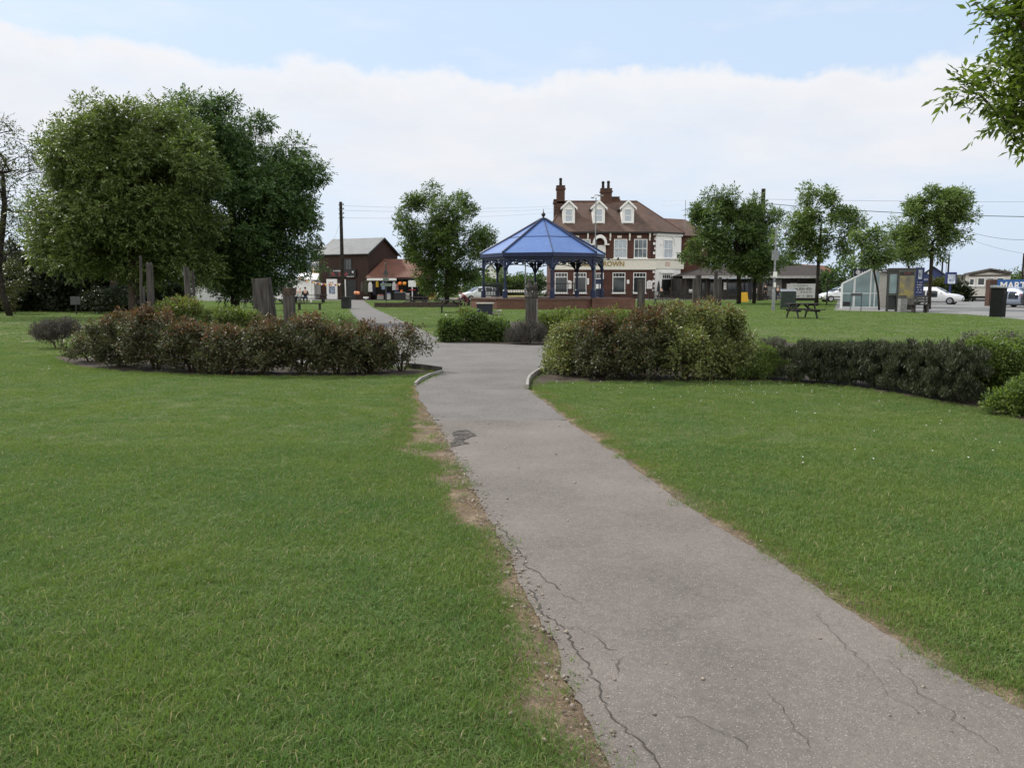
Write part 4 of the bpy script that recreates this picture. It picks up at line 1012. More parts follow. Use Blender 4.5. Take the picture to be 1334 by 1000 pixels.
for k in range(8):
    p = octa(RC, 0)[k]; mb = MB()
    mb.lathe([(.17,0),(.17,.5),(.12,.56),(.085,.7),(.075,EZb-PZ-1.15),(.1,EZb-PZ-1.1),(.13,EZb-PZ-1.0),(.1,EZb-PZ-.95),(.1,EZb-PZ-.3)], 12, (p.x, p.y, PZ))
    c = mb.build('column', m_navy, bs)
    q = MB()   # scrolled brackets either side of the capital
    for s in (-1, 1):
        nb = octa(RC, 0)[(k+s)%8]; d_ = (nb-p).normalized()
        pts = [p+d_*(.1+.72*t)+Vector((0,0,EZb-1.25+.85*t**.55)) for t in np.linspace(0,1,8)]; q.tube(pts, .04, 5)
        cc = p+d_*.3+Vector((0,0,EZb-.62)); q.tube([cc+d_*.17*math.cos(a)+Vector((0,0,.17*math.sin(a))) for a in np.linspace(0,2*PI,11)], .032, 4)
        q.prism([p+d_*.1+Vector((0,0,EZb-1.15)), p+d_*.16+Vector((0,0,EZb-.45)), p+d_*.62+Vector((0,0,EZb-.45))], (0,.03,0))
    q.build('bracket', m_navy, c)
for k in (5, 6, 7, 1, 2, 3, 4):   # railings, open in front
    a, b = octa(RC, 0)[k], octa(RC, 0)[(k+1)%8]; mb = MB()
    mb.bar(a+Vector((0,0,PZ+1.02)), b+Vector((0,0,PZ+1.02)), .05, .05); mb.bar(a+Vector((0,0,PZ+.12)), b+Vector((0,0,PZ+.12)), .04, .04)
    nn = 15
    for i in range(1, nn):
        p = a.lerp(b, i/nn); mb.tube([p+Vector((0,0,PZ+.1)), p+Vector((0,0,PZ+1.0))], .014, 4)
    if k in (6, 3, 4): mb.build('railing', m_black, bs)
    if k in (5,): mb.build('railing', m_black, bs)
mb = MB(); mb.prism(octa(RE-.12, EZb-.02), (0,0,.02)); mb.build('soffit', m_soffit, bs)

# ============================================================= brown shop with grey tin roof, rusty roofed annex
m_clad = stripe_mat('brown_weatherboard', (.038,.02,.015), (.055,.03,.022), 3.2, 2, .75, 0, .7, .03)
m_tin = stripe_mat('grey_tin_roof', (.095,.1,.105), (.15,.155,.16), 2.2, 0, .5, .1, .6, .04)
m_rust = stripe_mat('rusty_tin_roof', (.12,.045,.028), (.2,.09,.06), 2.0, 0, .7, 0, .6, .04)
c0 = Vector((GX(480, 91.5), 91.5, 0)); ang_ = math.atan2(5.0, 2.5) - PI/2   # gable wall runs back along +y local
sh = thing('clad_shop', 'two storey dark brown clad shop with grey ribbed roof', 'shop building', c0, ang_)
LS, DS = 7.0, 5.8; ES, RS_ = 5.25, 7.0
mb = MB(); mb.prism([(0,0,0),(0,DS,0),(0,DS,ES),(0,DS/2,RS_-.05),(0,0,ES)], (-LS,0,0)); mb.build('wall', m_clad, sh)
mb = MB(); 
for y0, y1 in ((-.3, DS/2), (DS+.3, DS/2)):
    z0 = ES-.3*(RS_-ES)/(DS/2); a = Vector((.25,y0,z0)); b = Vector((.25,y1,RS_)); t = Vector((0,0,.09)); mb.prism([a,b,b+t,a+t], (-LS-.5,0,0))
mb.build('roof', m_tin, sh)
mb = MB()
for y0, y1 in ((-.34, DS/2), (DS+.34, DS/2)):
    z0 = ES-.34*(RS_-ES)/(DS/2); a = Vector((.26,y0,z0-.16)); b = Vector((.26,y1,RS_-.12)); t = Vector((0,0,.2)); mb.prism([a,b,b+t,a+t], (.05,0,0))
mb.build('bargeboard', m_black, sh)
window(sh, -2.75, 0, 3.0, 4.6, .95, .08, 2, 2, frame=m_dkgrey)
sx = lambda p: -(480-p)/(480-418)*LS
mb = MB(); mb.bx(sx(432), sx(466), -.22, -.03, 2.55, 3.45); sg = mb.build('shop_sign', m_black, sh)
m_redlet = M('red_lettering', (.38,.06,.06), .5); 
mb = MB(); glyphs(mb, sx(434), 2.72, sx(461)-sx(434), .42, 8, -.222, gg, th=.02); mb.build('red_sign_print', m_redlet, sg)
mb = MB(); glyphs(mb, sx(434), 3.2, sx(450)-sx(434), .14, 8, -.222, gg, th=.02); glyphs(mb, sx(455), 2.56, sx(464)-sx(455), .12, 6, -.222, gg, th=.02); mb.lathe([(.02,-.15),(.1,-.05),(.12,.1),(.02,.15)], 8, (sx(463), -.28, 3.1)); mb.build('white_sign_print', m_white, sg)
mb = MB(); mb.bx(sx(428), sx(441.5), -.12, -.02, .05, 2.35); pb = mb.build('poster_board', m_white, sh)
mb = MB(); glyphs(mb, sx(431), 1.75, 1.0, .28, 4, -.122, gg, th=.01); mb.build('poster_print', m_redlet, pb)
mb = MB(); mb.cb((sx(435), -.125, 1.1), (.9, .01, .9)); mb.build('poster_picture', M('poster_picture', (.25,.29,.38), .6, var=.6, scale=5), pb)
mb = MB(); mb.bx(sx(450), sx(465), -.06, -.02, 0, 2.25); mb.build('shop_doorway', m_black, sh)
mb = MB(); mb.bx(sx(448.8), sx(450), -.15, -.02, 0, 2.3); mb.bx(sx(451.5), sx(452.6), -.15, -.02, 0, 2.3); mb.build('door_frame', m_white, sh)

YA = 90.5; ax0, ax1 = GX(477, YA), GX(561, YA)
an = thing('annex_shop', 'single storey shop with rusty red ribbed roof joined to the brown shop', 'shop building', (ax0, YA, 0))
LA = ax1-ax0; EA, RA = ZY(361.5, YA)-.05, ZY(338.5, YA+3.5)
mb = MB(); mb.prism([(LA-.3,0,0),(LA-.3,6,0),(LA-.3,6,EA),(LA-.3,3.6,RA-.1),(LA-.3,0,EA)], (-.2,0,0)); mb.bx(.1, LA-.55, 2.2, 5.9, 0, EA); mb.build('wall', m_clad, an)
mb = MB(); a0, a1 = Vector((0,-.3,EA)), Vector((LA,-.3,EA)); b0, b1 = Vector((1.5,3.6,RA)), Vector((LA,3.6,RA)); c0_, c1 = Vector((.2,6.2,EA)), Vector((LA,6.2,EA)); t = Vector((0,0,.1))
mb.add([a0,a1,b1,b0,a0+t,a1+t,b1+t,b0+t], [(3,2,1,0),(4,5,6,7),(0,1,5,4),(1,2,6,5),(3,0,4,7)]); mb.add([c0_,c1,b1,b0,c0_+t,c1+t,b1+t,b0+t], [(0,1,2,3),(7,6,5,4),(1,0,4,5),(2,1,5,6),(0,3,7,4)])
mb.build('roof', m_rust, an)
mb = MB(); mb.bx(.2, LA*.48, -.55, -.33, EA-.28, EA-.02); mb.build('white_awning_box', m_white, an)
mb = MB(); mb.bx(LA*.5, LA-.05, -.4, -.32, EA-.14, EA-.02); mb.build('gutter', m_black, an)
for q in (.05, .3, .55, .8): 
    mb = MB(); mb.bx(LA*q, LA*q+.14, -.2, -.06, 0, EA-.02); mb.build('post', m_bench, an)
mb = MB(); mb.bx(.12, LA-.56, 2.0, 2.19, .0, EA-.05); mb.build('shop_front', m_black, an)
YS = YA-.45
def hang(label, p0, p1, py0, py1, col, name='hanging_garment', cat='clothing', Y=None):
    Y = Y or YS; x0, x1 = GX(p0, Y), GX(p1, Y); z1, z0 = ZY(py0, Y), ZY(py1, Y); cx = (x0+x1)/2
    t = thing(name, label, cat, (cx, Y, z0)); w = x1-x0; h = z1-z0; mb = MB(); nx, nz = 7, 6; vs = []
    for j in range(nz):
        for i in range(nx):
            u = i/(nx-1)-.5; vv = j/(nz-1); wd = w*(.9 if vv > .75 else 1.0)*(.55 if j == nz-1 else 1); vs.append((u*wd, .06*math.sin(i*2.1+j*.4), vv*h))
    f = [(j*nx+i, j*nx+i+1, (j+1)*nx+i+1, (j+1)*nx+i) for j in range(nz-1) for i in range(nx-1)]
    mb.add(vs, f); o = mb.build('cloth', M(name, col, .85, var=.25, scale=4), t); s_ = o.modifiers.new('thick', 'SOLIDIFY'); s_.thickness = .04
    b = MB(); b.tube([(0,0,h), (0,0,h+.08), (.03,0,h+.14)], .012, 4); b.build('hook', m_grey, t)
for a in [('dark green patterned garment hanging at the shop front',474,479.5,366,382,(.06,.065,.04)),('white towel hanging beside the green garment',479.7,485,367,380,(.7,.7,.7)),
          ('yellow garment hanging under the white awning',489.5,493,366,374,(.6,.4,.04)),('pale blue garment hanging behind the signpost',497,501,367,377,(.3,.38,.5)),
          ('white and grey top hanging right of the signpost',511,515.5,367,378,(.6,.6,.62)),('red and white shirt hanging on the shop rail',515.7,519,369,378,(.5,.25,.25)),
          ('dark striped garment hanging by the shop doorway',485.5,489,368,384,(.03,.03,.05)),('grey jacket hanging nearest the brown shop corner',470,473.5,368,380,(.1,.09,.08))]: hang(*a)
def ball(label, p, py, r, Y, mat, name='beach_ball', cat='ball'):
    c = at(p, py, Y); t = MB(); t.lathe([(r*math.sin(a), -r*math.cos(a)) for a in np.linspace(.05, PI-.05, 10)], 14); o = t.build(name, mat, None, smooth=True, loc=c); return tag(o, label, cat, 'inflatable balls at the shop')
for a in [('orange ball hanging left in the pair under the rusty eaves',521,369.3,.22,YS,m_orange),('yellow orange ball hanging right in the pair under the eaves',527,369.3,.22,YS,M('amber_plastic',(.85,.35,.05),.45)),
          ('pink orange ball left of the white price board',540,369,.18,YS,M('pink_plastic',(.8,.25,.15),.45)),('orange ball right of the white price board',544.5,369.5,.19,YS-.3,m_orange),('small amber ball beside the white price board corner',546.5,369.2,.16,YS,M('amber_plastic',(.8,.4,.1),.45)),
          ('left pale orange ball low by the doorway',463.2,381.5,.2,YS-.3,M('peach_plastic',(.8,.33,.16),.45)),('right pale orange ball low by the doorway',466.6,381.7,.2,YS-.3,M('peach_plastic',(.8,.33,.16),.45))]: ball(*a)
def stand(name, label, cat, p, Y, parts):
    """parts: (name, px half-width, py0, py1, depth, mat)"""
    x = GX(p, Y); t = thing(name, label, cat, (x, Y, 0))
    for nm, dx, hw, a, b, dp, mt in parts:
        mb = MB(); k = Y/F; mb.bx(dx*k-hw*k, dx*k+hw*k, -dp/2, dp/2, max(0, ZY(b, Y)), ZY(a, Y)); mb.build(nm, mt, t, bevel=.01)
    return t
stand('price_board', 'white price board on a post among the orange balls', 'board', 537, YS-.4, [('board',0,5,365.3,373.5,.05,m_white),('post',0,.6,373.6,390,.08,m_white),('shelf',0,4,377,378,.3,m_red)])
stand('display_bin', 'pale grey tub of goods under the hanging clothes', 'tub', 495.5, YS-.5, [('tub',0,4,385,390,.6,m_concrete),('goods',0,3.5,383.4,384.9,.5,M('goods', (.3,.12,.1), .6, var=.9, scale=9))])
stand('display_bin', 'second pale tub of goods beside the signpost', 'tub', 505.8, YS-.5, [('tub',0,3,383,390,.6,M('pale_tub', (.45,.44,.42), .6)),('goods',0,2.7,381.4,382.9,.5,M('goods', (.12,.15,.3), .6, var=.9, scale=9))])
stand('display_rack', 'low dark display rack of buckets at the shop front', 'rack', 521, YS-.5, [('rack',0,7.5,382.2,390,.5,m_black),('shelf_edge',0,7.2,380.4,381.4,.5,m_grey),('bucket',2,1.4,377.8,380.3,.3,m_orange),('bucket',-4,1.4,378,380.3,.3,m_blue)])
stand('white_bowl', 'shallow white dish on the ground in front of the shop', 'dish', 476.5, YS-.6, [('dish',0,3.2,386.6,388.6,.5,m_white),('stand',0,1.5,388.7,390,.3,m_white)])
stand('round_bin', 'pale round tub at the right end of the shop display', 'tub', 531, YS-.5, [('tub',0,2.3,382.8,390,.45,m_concrete),('lid',0,2.5,382,382.7,.5,m_white)])
yb_ = stand('yellow_board', 'yellow pavement board with red print near the shop end', 'board', 563, 89, [('board',0,4.4,381,390,.08,M('yellow_board', (.5,.36,.1), .6)),('print',0,2.6,383,386,.1,m_redlet)])
# signpost in front
sp = thing('signpost', 'green fingerpost sign standing on the lawn before the shops', 'signpost', (GX(503,80), 80, 0))
mb = MB(); mb.tube([(0,0,0),(0,0,ZY(345,80))], .06, 8); mb.lathe([(.1,0),(.06,.08),(.1,.16),(.01,.25)], 8, (0,0,ZY(345,80))); mb.build('post', m_dkgrey, sp)
mb = MB(); mb.bx(-.55,.55,-.08,-.062,ZY(373,80),ZY(369,80)); mb.bx(-.3,.3,-.08,-.062,ZY(366,80),ZY(361.5,80)); mb.build('sign_panel', M('grey_green_panel', (.2,.24,.22), .6), sp)
mb = MB(); mb.prism([(-.3,-.08,ZY(358,80)),(.3,-.08,ZY(358,80)),(0,-.08,ZY(349,80))], (0,.018,0)); mb.build('arrow_panel', m_dkgrey, sp)
# telegraph pole by the shop path with the black bin
def pole(name, label, p, Y, pytop, r=.13, arms=True):
    x = GX(p, Y); z = ZY(pytop, Y); t = thing(name, label, 'pole', (x, Y, 0)); mb = MB(); mb.tube([(0,0,0),(0,0,z)], [r, r*.7], 9); mb.build('shaft', m_bark_dark, t)
    if arms:
        a = MB()
        for q in range(4): a.tube([(-.18,0,z-.2-q*.3),(.18,0,z-.2-q*.3)], .025, 5); a.lathe([(.04,0),(.05,.06),(.03,.1)], 6, (.18,0,z-.2-q*.3))
        a.build('insulator', m_grey, t)
    return x, z
pole('telegraph_pole', 'tall dark telegraph pole beside the path to the shops', 446.5, 57, 263, .15)
xr, zr = pole('telegraph_pole', 'telegraph pole rising behind the dark tree crown on the right', 990, 86, 246, .3)
lb = thing('litter_bin', 'black square litter bin at the foot of the telegraph pole', 'litter bin', (GX(450.5,56), 56, 0))
mb = MB(); mb.bx(-.3,.3,-.3,.3,.05,.78); mb.build('body', m_black, lb, bevel=.02)
mb = MB(); mb.prism([(-.33,-.33,.785),(.33,-.33,.785),(.33,.33,.785),(-.33,.33,.785)], (0,0,.06)); mb.build('lid', m_black, lb)
mb = MB(); mb.bx(-.2,.2,-.312,-.301,.55,.7); mb.build('slot', m_rubber, lb)
# low sleeper wall
m_sleep = M('old_sleeper_wood', (.06,.043,.034), .9, var=.3)
lw = thing('sleeper_wall', 'low dark timber retaining edge on the lawn before the shops', 'low wall', (GX(487,60), 60, 0))
mb = MB(); mb.bx(0, GX(568,60)-GX(487,60), 0, .25, 0, .18); mb.build('sleeper', m_sleep, lw); mb = MB(); mb.bx(0, GX(568,60)-GX(487,60), .01, .24, .183, .34); mb.build('sleeper', m_sleep, lw)
mb = MB(); mb.bx(GX(524,60)-GX(487,60), GX(600,60)-GX(487,60), .25, .5, 0, .4); mb.build('sleeper', m_sleep, lw)
# ============================================================= picnic tables and benches
def picnic(label, x, y, rz, L=1.75, mat=m_bench):
    t = thing('picnic_table', label, 'picnic table', (x, y, 0), rz, 'picnic tables on the lawn')
    mb = MB()
    for i in range(5): mb.bx(-L/2, L/2, -.37+i*.15, -.37+i*.15+.14, .7, .745)
    mb.build('table_top', mat, t)
    for s in (-1, 1):
        mb = MB()
        for i in range(2): mb.bx(-L/2-.05, L/2+.05, s*.72-.14+i*.145, s*.72-.14+i*.145+.135, .42, .46)
        mb.build('seat', mat, t)
    for sx_ in (-1, 1):
        mb = MB(); X = sx_*(L/2-.28)
        for s in (-1, 1): mb.bar((X, s*.3, .69), (X+.001, s*.72, .01), .045, .1)
        mb.bx(X+.03, X+.075, -.85, .85, .33, .415); mb.bx(X+.03, X+.07, -.36, .36, .62, .695); mb.build('leg', mat, t)
    mb = MB()
    for s in (-1, 1): mb.bar((s*(L/2-.3), 0, .38), (s*.12, 0, .68), .04, .09)
    mb.build('brace', mat, t); return t
picnic('dark picnic table on the lawn in front of the white lettered banner', GX(1050,39.5), 39.9, R(4), 1.5)
picnic('dark picnic table in front of the rusty roofed shop', GX(543.5,62), 62.5, R(-6), 1.5)
picnic('picnic table under the green tree with a person leaning on it', GX(586,47.5), 48.2, R(3), 1.65)
picnic('picnic table between the leaning plank and the square stump', GX(357,52), 52.5, R(8), 1.9)
picnic('picnic table far left partly hidden by the leaning plank', GX(325,58), 58.5, R(12), 1.6)
def slab_bench(label, x, y, L, rz=0, h=.45, group='backless benches'):
    t = thing('bench', label, 'bench', (x, y, 0), rz, group); mb = MB()
    for i in range(3): mb.bx(-L/2, L/2, -.2+i*.14, -.2+i*.14+.125, h-.05, h)
    mb.build('seat', m_bench, t)
    for s in (-1, 1): mb = MB(); mb.bx(s*(L/2-.2)-.04, s*(L/2-.2)+.04, -.18, .18, 0, h-.053); mb.build('leg', m_bench, t)
    return t
slab_bench('dark backless bench on the lawn left of the telegraph pole', GX(400,53), 53.5, 1.75)
wt = thing('terrace_table', 'long dark table behind the backless bench where people in white sit', 'table', (GX(403,76), 76, 0)); mb = MB(); mb.bx(-1.6,1.6,-.4,.4,.68,.74); mb.build('table_top', m_bench, wt)
for s in (-1,1): mb = MB(); mb.bx(s*1.3-.05,s*1.3+.05,-.3,.3,0,.677); mb.build('leg', m_bench, wt)
mb = MB(); mb.bx(-1.7,1.7,-.95,-.62,.4,.45); mb.bx(-1.4,-1.3,-.9,-.66,0,.397); mb.bx(1.3,1.4,-.9,-.66,0,.397); mb.build('seat', m_bench, wt)
# navy box-sided table seen end on
nb = thing('box_table', 'navy sided picnic table with pale top seen end on before the bandstand', 'picnic table', (GX(631,44), 44.4, 0))
mb = MB(); mb.bx(-.42,.42,-.35,.9,.0,.6); mb.build('side_panel', M('navy_board', (.012,.016,.03), .5), nb, bevel=.02)
mb = MB(); mb.bx(-.47,.5,-.42,.97,.603,.66); mb.build('table_top', M('pale_timber', (.3,.28,.25), .7), nb)
for s in (-1,1): 
    mb = MB(); mb.bx(s*.78-.14-.04*s,s*.78+.14,-.3,.85,.2,.25); mb.bx(s*.5-.1,s*.5+.12,-.2,-.12,.1,.197); mb.bx(s*.78-.05,s*.78+.03,-.2,-.12,0,.197); mb.build('seat', M('pale_timber', (.3,.28,.25), .7) if s > 0 else m_bench, nb)
# slatted bench by the kiosk, small low table bench
t = thing('slatted_bench', 'grey green slatted bench with backrest beside the phone kiosk', 'bench', (GX(1194,49.5), 49.5, 0), R(-4)); mw = M('grey_bench_wood', (.07,.07,.062), .8, var=.3)
mb = MB(); [mb.bx(-.85,.85,-.2+i*.15,-.07+i*.15,.43,.47) for i in range(3)]; mb.build('seat', mw, t)
mb = MB(); [mb.bx(-.85,.85,.27,.31,.55+i*.16,.68+i*.16) for i in range(3)]; mb.build('backrest', mw, t)
for s in (-1,1): mb = MB(); mb.bx(s*.7-.04,s*.7+.04,-.18,.26,0,.427); mb.bx(s*.7-.04,s*.7+.04,.32,.38,0,1.0); mb.build('leg', m_dkgrey, t)
slab_bench('small dark backless bench nearest the trunk by the white car', GX(1203,47.5), 47.8, 1.1, 0, .5)
t = thing('planter', 'pale grey square planter box between kiosk and bench', 'planter', (GX(1177,49), 49, 0)); mb = MB(); mb.bx(-.2,.2,-.2,.2,0,.85); mb.build('box', M('pale_planter', (.2,.2,.2), .8), t, bevel=.01); mb = MB(); mb.bx(-.22,.22,-.22,.22,.853,.9); mb.build('rim', m_dkgrey, t)

# ============================================================= weathered timber posts in the rose beds
def post(label, p, Y, pytop, r, lean=(0,0), round_=True, seed=0, name='timber_post', dmp=0, group='weathered timber posts'):
    x = GX(p, Y); z = ZY(pytop, Y); t = thing(name, label, 'timber post', (x, Y, 0), 0, group); g = np.random.default_rng(seed); mb = MB()
    pts = [(lean[0]*q, lean[1]*q, z*q) for q in np.linspace(0,1,7)]
    mb.tube(pts, [r*(1.04-.1*q+g.normal(0,.02)) for q in np.linspace(0,1,7)], 12 if round_ else 4); mb.build('shaft', m_timber, t, bevel=.01)
    if dmp:
        mb = MB(); mb.lathe([(r*.98,0),(r*.98,.05),(r*.8,.09),(r*.3,.11)], 12, (lean[0],lean[1],z+.002)); mb.build('weathered_top', m_timber, t)
    return t
post('thicker tall round post of the pair rising from the left rose hedge', 192.5, 19.5, 348, .047, (.03,0), seed=1, dmp=1)
post('thinner round post touching the thicker one in the left hedge', 199, 19.8, 348, .034, (-.01,0), seed=2, dmp=1)
post('leaning tall post left of the round pair in the left hedge', 180, 20.5, 339, .034, (.1,0), seed=3, dmp=1)
post('short thin post stump between the leaning post and the round pair', 186, 20.8, 374, .03, (.02,0), seed=4)
post('square weathered post under the dark tree before the white wall', 246, 24, 348, .1, (-.06,0), False, seed=5)
post('slender post beside the square weathered post under the dark tree', 253, 24.3, 353, .045, (-.03,0), seed=6)
post('lone square topped post standing in the right rose mass', 835.5, 19, 364, .1, (0,0), False, seed=7)
post('pale left post of the pair at the end of the pub terrace', 904.5, 22, 363, .07, (.02,0), seed=8)
post('dark post right behind the pale one near the pub corner', 909.5, 22.6, 358, .09, (0,0), seed=9)
post('tall round post left of the pair with notched twin right of the pub', 932, 22, 357, .055, (.01,0), seed=10, dmp=1)
post('shorter twin post right of the tall round post', 938, 22.3, 361, .05, (0,0), seed=11)
# wide leaning plank
x = GX(345, 21); z = ZY(362, 21)
t = thing('leaning_plank', 'wide weathered timber slab leaning back with a dark batten edge', 'timber slab', (x, 21, 0))
mb = MB(); wp = 24*21/F; mb.prism([(-wp*.62,0,0),(wp*.62,0,0),(wp*.12,.1,z),(-wp*.78,.1,z-.02)], (0,.09,0)); mb.build('slab', m_timber, t, bevel=.012)
mb = MB(); mb.bar((wp*.68,.03,0), (wp*.18,.13,z+.02), .05, .1); mb.build('batten', m_bench, t)
t = thing('timber_stump', 'stout square timber stump with a carved dark collar in the left hedge', 'timber stump', (GX(376,21), 21, 0)); k = 21/F
mb = MB(); mb.prism([(-.13,-.12,0),(.14,-.12,0),(.13,.12,0),(-.14,.12,0)], (0,0,ZY(385,21))); mb.build('stump', m_timber, t, bevel=.015)
mb = MB(); mb.prism([(-.145,-.13,ZY(384.8,21)),(.14,-.13,ZY(384.8,21)),(.15,.13,ZY(384.8,21)),(-.145,.13,ZY(384.8,21))], (.02,0,ZY(375,21)-ZY(385,21))); mb.build('collar', m_bark, t, bevel=.015)
# carved post in the centre bed
t = thing('carved_post', 'carved weathered post with a narrower figure on top in the centre bed', 'timber post', (GX(691.5,24.5), 24.5, 0)); zt = ZY(389, 24.5)
mb = MB(); mb.prism([(-.15,-.13,0),(.17,-.13,0),(.165,.14,0),(-.15,.14,0)], (-.01,0,zt)); mb.build('shaft', m_timber, t, bevel=.015)
mb = MB(); mb.bar((.2,.05,0), (.19,.05,zt-.02), .05, .08); mb.build('batten', m_concrete, t)
mb = MB(); mb.lathe([(.13,0),(.15,.06),(.1,.12),(.07,.2),(.1,.28),(.12,.34),(.08,.42),(.05,.48),(.06,.54),(.02,.6)], 10, (-.04,0,zt+.002)); mb.lathe([(.08,0),(.1,.1),(.06,.22),(.09,.34),(.05,.44),(.02,.48)], 9, (.13,.02,zt+.002)); mb.build('carved_figure', m_timber, t)

# ============================================================= pub terrace, railing, long low building
def rail_fence(name, label, pts, h, rails, mat, posts=2.2, bars=0):
    o = Vector(pts[0]); t = thing(name, label, 'fence', (o.x, o.y, 0))
    for a, b in zip(pts[:-1], pts[1:]):
        a, b = Vector(a)-o, Vector(b)-o; L = (b-a).length; n = max(1, round(L/posts)); mb = MB()
        for z in rails: mb.bar(a+Vector((0,0,z)), b+Vector((0,0,z)), .05, .07)
        if bars:
            for i in range(1, int(L/bars)): p = a.lerp(b, i*bars/L); mb.bx(p.x-.012,p.x+.012,p.y-.012,p.y+.012,.1,h-.04)
        mb.build('rails', mat, t).name = 'rail'
        mb = MB()
        for i in range(n+1): p = a.lerp(b, i/n); mb.bx(p.x-.045,p.x+.045,p.y-.045,p.y+.045,0,h)
        mb.build('fence_posts', mat, t).name = 'upright'
    return t
rail_fence('terrace_railing', 'black barred railing along the pub terrace', [(GX(713,97),97,0),(GX(852,97),97,0)], 1.1, (.1,1.05), m_black, 2.4, .2)
rail_fence('terrace_railing', 'dark low railing before the long low building', [(GX(893,88),88,0),(GX(1012,88),88,0)], 1.0, (.15,.35,.55,.75,.95), m_bench, 1.5)
rail_fence('terrace_railing', 'dark close railed fence before the white pub corner', [(GX(846,90),90,0),(GX(891,90),90,0)], 1.0, (.15,.35,.55,.75,.95), m_bench, 1.4)
rail_fence('post_fence', 'open dark timber rail fence left of the glass shelter', [(GX(1078,66),66,0),(GX(1101,66),66,0)], 2.2, (.7,1.25,1.9), m_bench, 1.2)
t = thing('crash_barrier', 'long yellow band of low barrier behind the bandstand', 'barrier', (GX(655,91),91,0)); Lb = GX(700,91)-GX(655,91); mb = MB(); mb.bx(0,Lb,-.05,.05,.28,.55); mb.build('yellow_beam', M('faded_yellow', (.62,.55,.18), .6, var=.2, scale=3), t); mb = MB(); mb.bx(0,Lb,-.05,.05,.85,1.12); mb.build('cream_beam', m_cream, t)
mb = MB(); [mb.bx(Lb*q-.04,Lb*q+.04,.06,.12,0,1.1) for q in (.1,.5,.9)]; mb.build('upright', m_dkgrey, t)
def simple_table(label, p, Y, cloth=None, rz=0, pr=None):
    t = picnic(label, GX(p,Y), Y, rz, 1.7); t['group'] = 'tables on the pub terrace'; return t
simple_table('dark terrace table before the white pub corner door', 866, 93, rz=.3)
simple_table('dark terrace table right of the pub corner', 897, 91, rz=-.2)
simple_table('terrace table between the two timber post pairs', 921, 91, rz=.1)
simple_table('dark terrace table left of the yellow pavement board', 951, 91, rz=-.1)
simple_table('dark terrace table where the person in white sits', 991, 89.5, rz=.15)
t = thing('low_bench', 'low metal framed bench on the lawn before the pub corner', 'bench', (GX(870,72),72,0)); 
mb = MB(); mb.bx(-1.15,1.15,-.2,.2,.42,.47); mb.build('seat', m_dkgrey, t)
for s in (-1,1): mb = MB(); mb.tube([(s*1.1,-.18,0),(s*1.1,-.18,.417)], .03, 6); mb.tube([(s*1.1,.18,0),(s*1.1,.18,.417)], .03, 6); mb.build('leg', m_dkgrey, t)
t = thing('umbrella', 'folded dark parasol standing on the terrace by the corner door', 'parasol', (GX(858,92.5),92.5,0)); mb = MB(); mb.tube([(0,0,0),(0,0,2.1)], .03, 6); mb.build('pole', m_dkgrey, t); mb = MB(); mb.lathe([(.05,1.0),(.2,.9),(.18,1.3),(.12,1.8),(.04,2.15)], 10); mb.build('folded_canopy', M('dark_canvas', (.03,.03,.04), .9), t)
# long low building
LX0, LX1, LY = GX(889,99), GX(1082,99), 99.0
lo_ = thing('long_building', 'long low dark fronted building with brown roof right of the pub', 'shop building', (LX0, LY, 0)); LL = LX1-LX0
eL, rL = ZY(359.5, LY), ZY(346, LY+5)
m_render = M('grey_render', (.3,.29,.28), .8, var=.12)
mb = MB(); mb.bx(.1, LL-.1, 1.2, 9, 0, eL-.3); mb.build('wall', M('dark_frontage', (.04,.033,.03), .7, var=.4, scale=1.2), lo_)
mb = MB(); mb.add([(0,-.3,eL),(LL,-.3,eL),(LL,10,eL),(0,10,eL),(4.5,5,rL),(LL,5,rL)], [(0,1,5,4),(1,2,5),(2,3,4,5),(3,0,4),(3,2,1,0)]); mb.build('roof', stripe_mat('brown_felt_roof', (.032,.024,.02), (.055,.042,.036), 1.5, 2, .8), lo_)
mb = MB(); mb.bx(-.05, LL+.05, -.45, -.31, eL-.28, eL+.02); mb.build('white_eaves_board', M('aged_white_board', (.4,.39,.37), .7), lo_)
mb = MB(); mb.bx(LL*.55, LL*.69, 1.08, 1.19, .1, eL-.4); mb.build('pale_wall_panel', m_render, lo_)
for q in (.13, .24, .35, .43): window(lo_, LL*q, 1.2, .5, 2.0, 1.4, .1, 2, 1, frame=m_dkgrey)
window(lo_, LL*.51, 1.2, .6, 2.0, 1.5, .1, 2, 1, frame=m_navy); window(lo_, LL*.6, 1.07, 1.7, 2.3, .7, .05, 1, 1, frame=m_black)
for q in (.02,.16,.3,.46,.62,.78,.97): mb = MB(); mb.bx(LL*q-.07, LL*q+.07, -.2, -.06, 0, eL-.003); mb.build('post', m_bench, lo_)
for q, w, z0, z1 in ((.085,.5,.75,1.15),(.305,.45,1.1,2.0),(.77,.4,1.5,1.9)): 
    mb = MB(); mb.bx(LL*q-w, LL*q+w, 1.0, 1.06, z0, z1) if q != .305 else mb.bx(LL*q-.22, LL*q+.22, 1.0, 1.06, z0, z1); mb.build('wall_notice', m_white, lo_)
t = thing('wooden_chalet', 'brown gabled roof rising behind the long low building', 'building', (GX(1045,112),112,0)); mb = MB(); mb.bx(-3.2,4.2,0,5,0,ZY(357,112)); mb.build('wall', m_clad, t); mb = MB(); mb.prism([(-3.6,-.4,ZY(357,112)),(4.6,-.4,ZY(357,112)),(4.2,2.5,ZY(347,112)),(-3.4,2.5,ZY(343,112))], (0,0,.15)); mb.build('roof', m_rust, t)
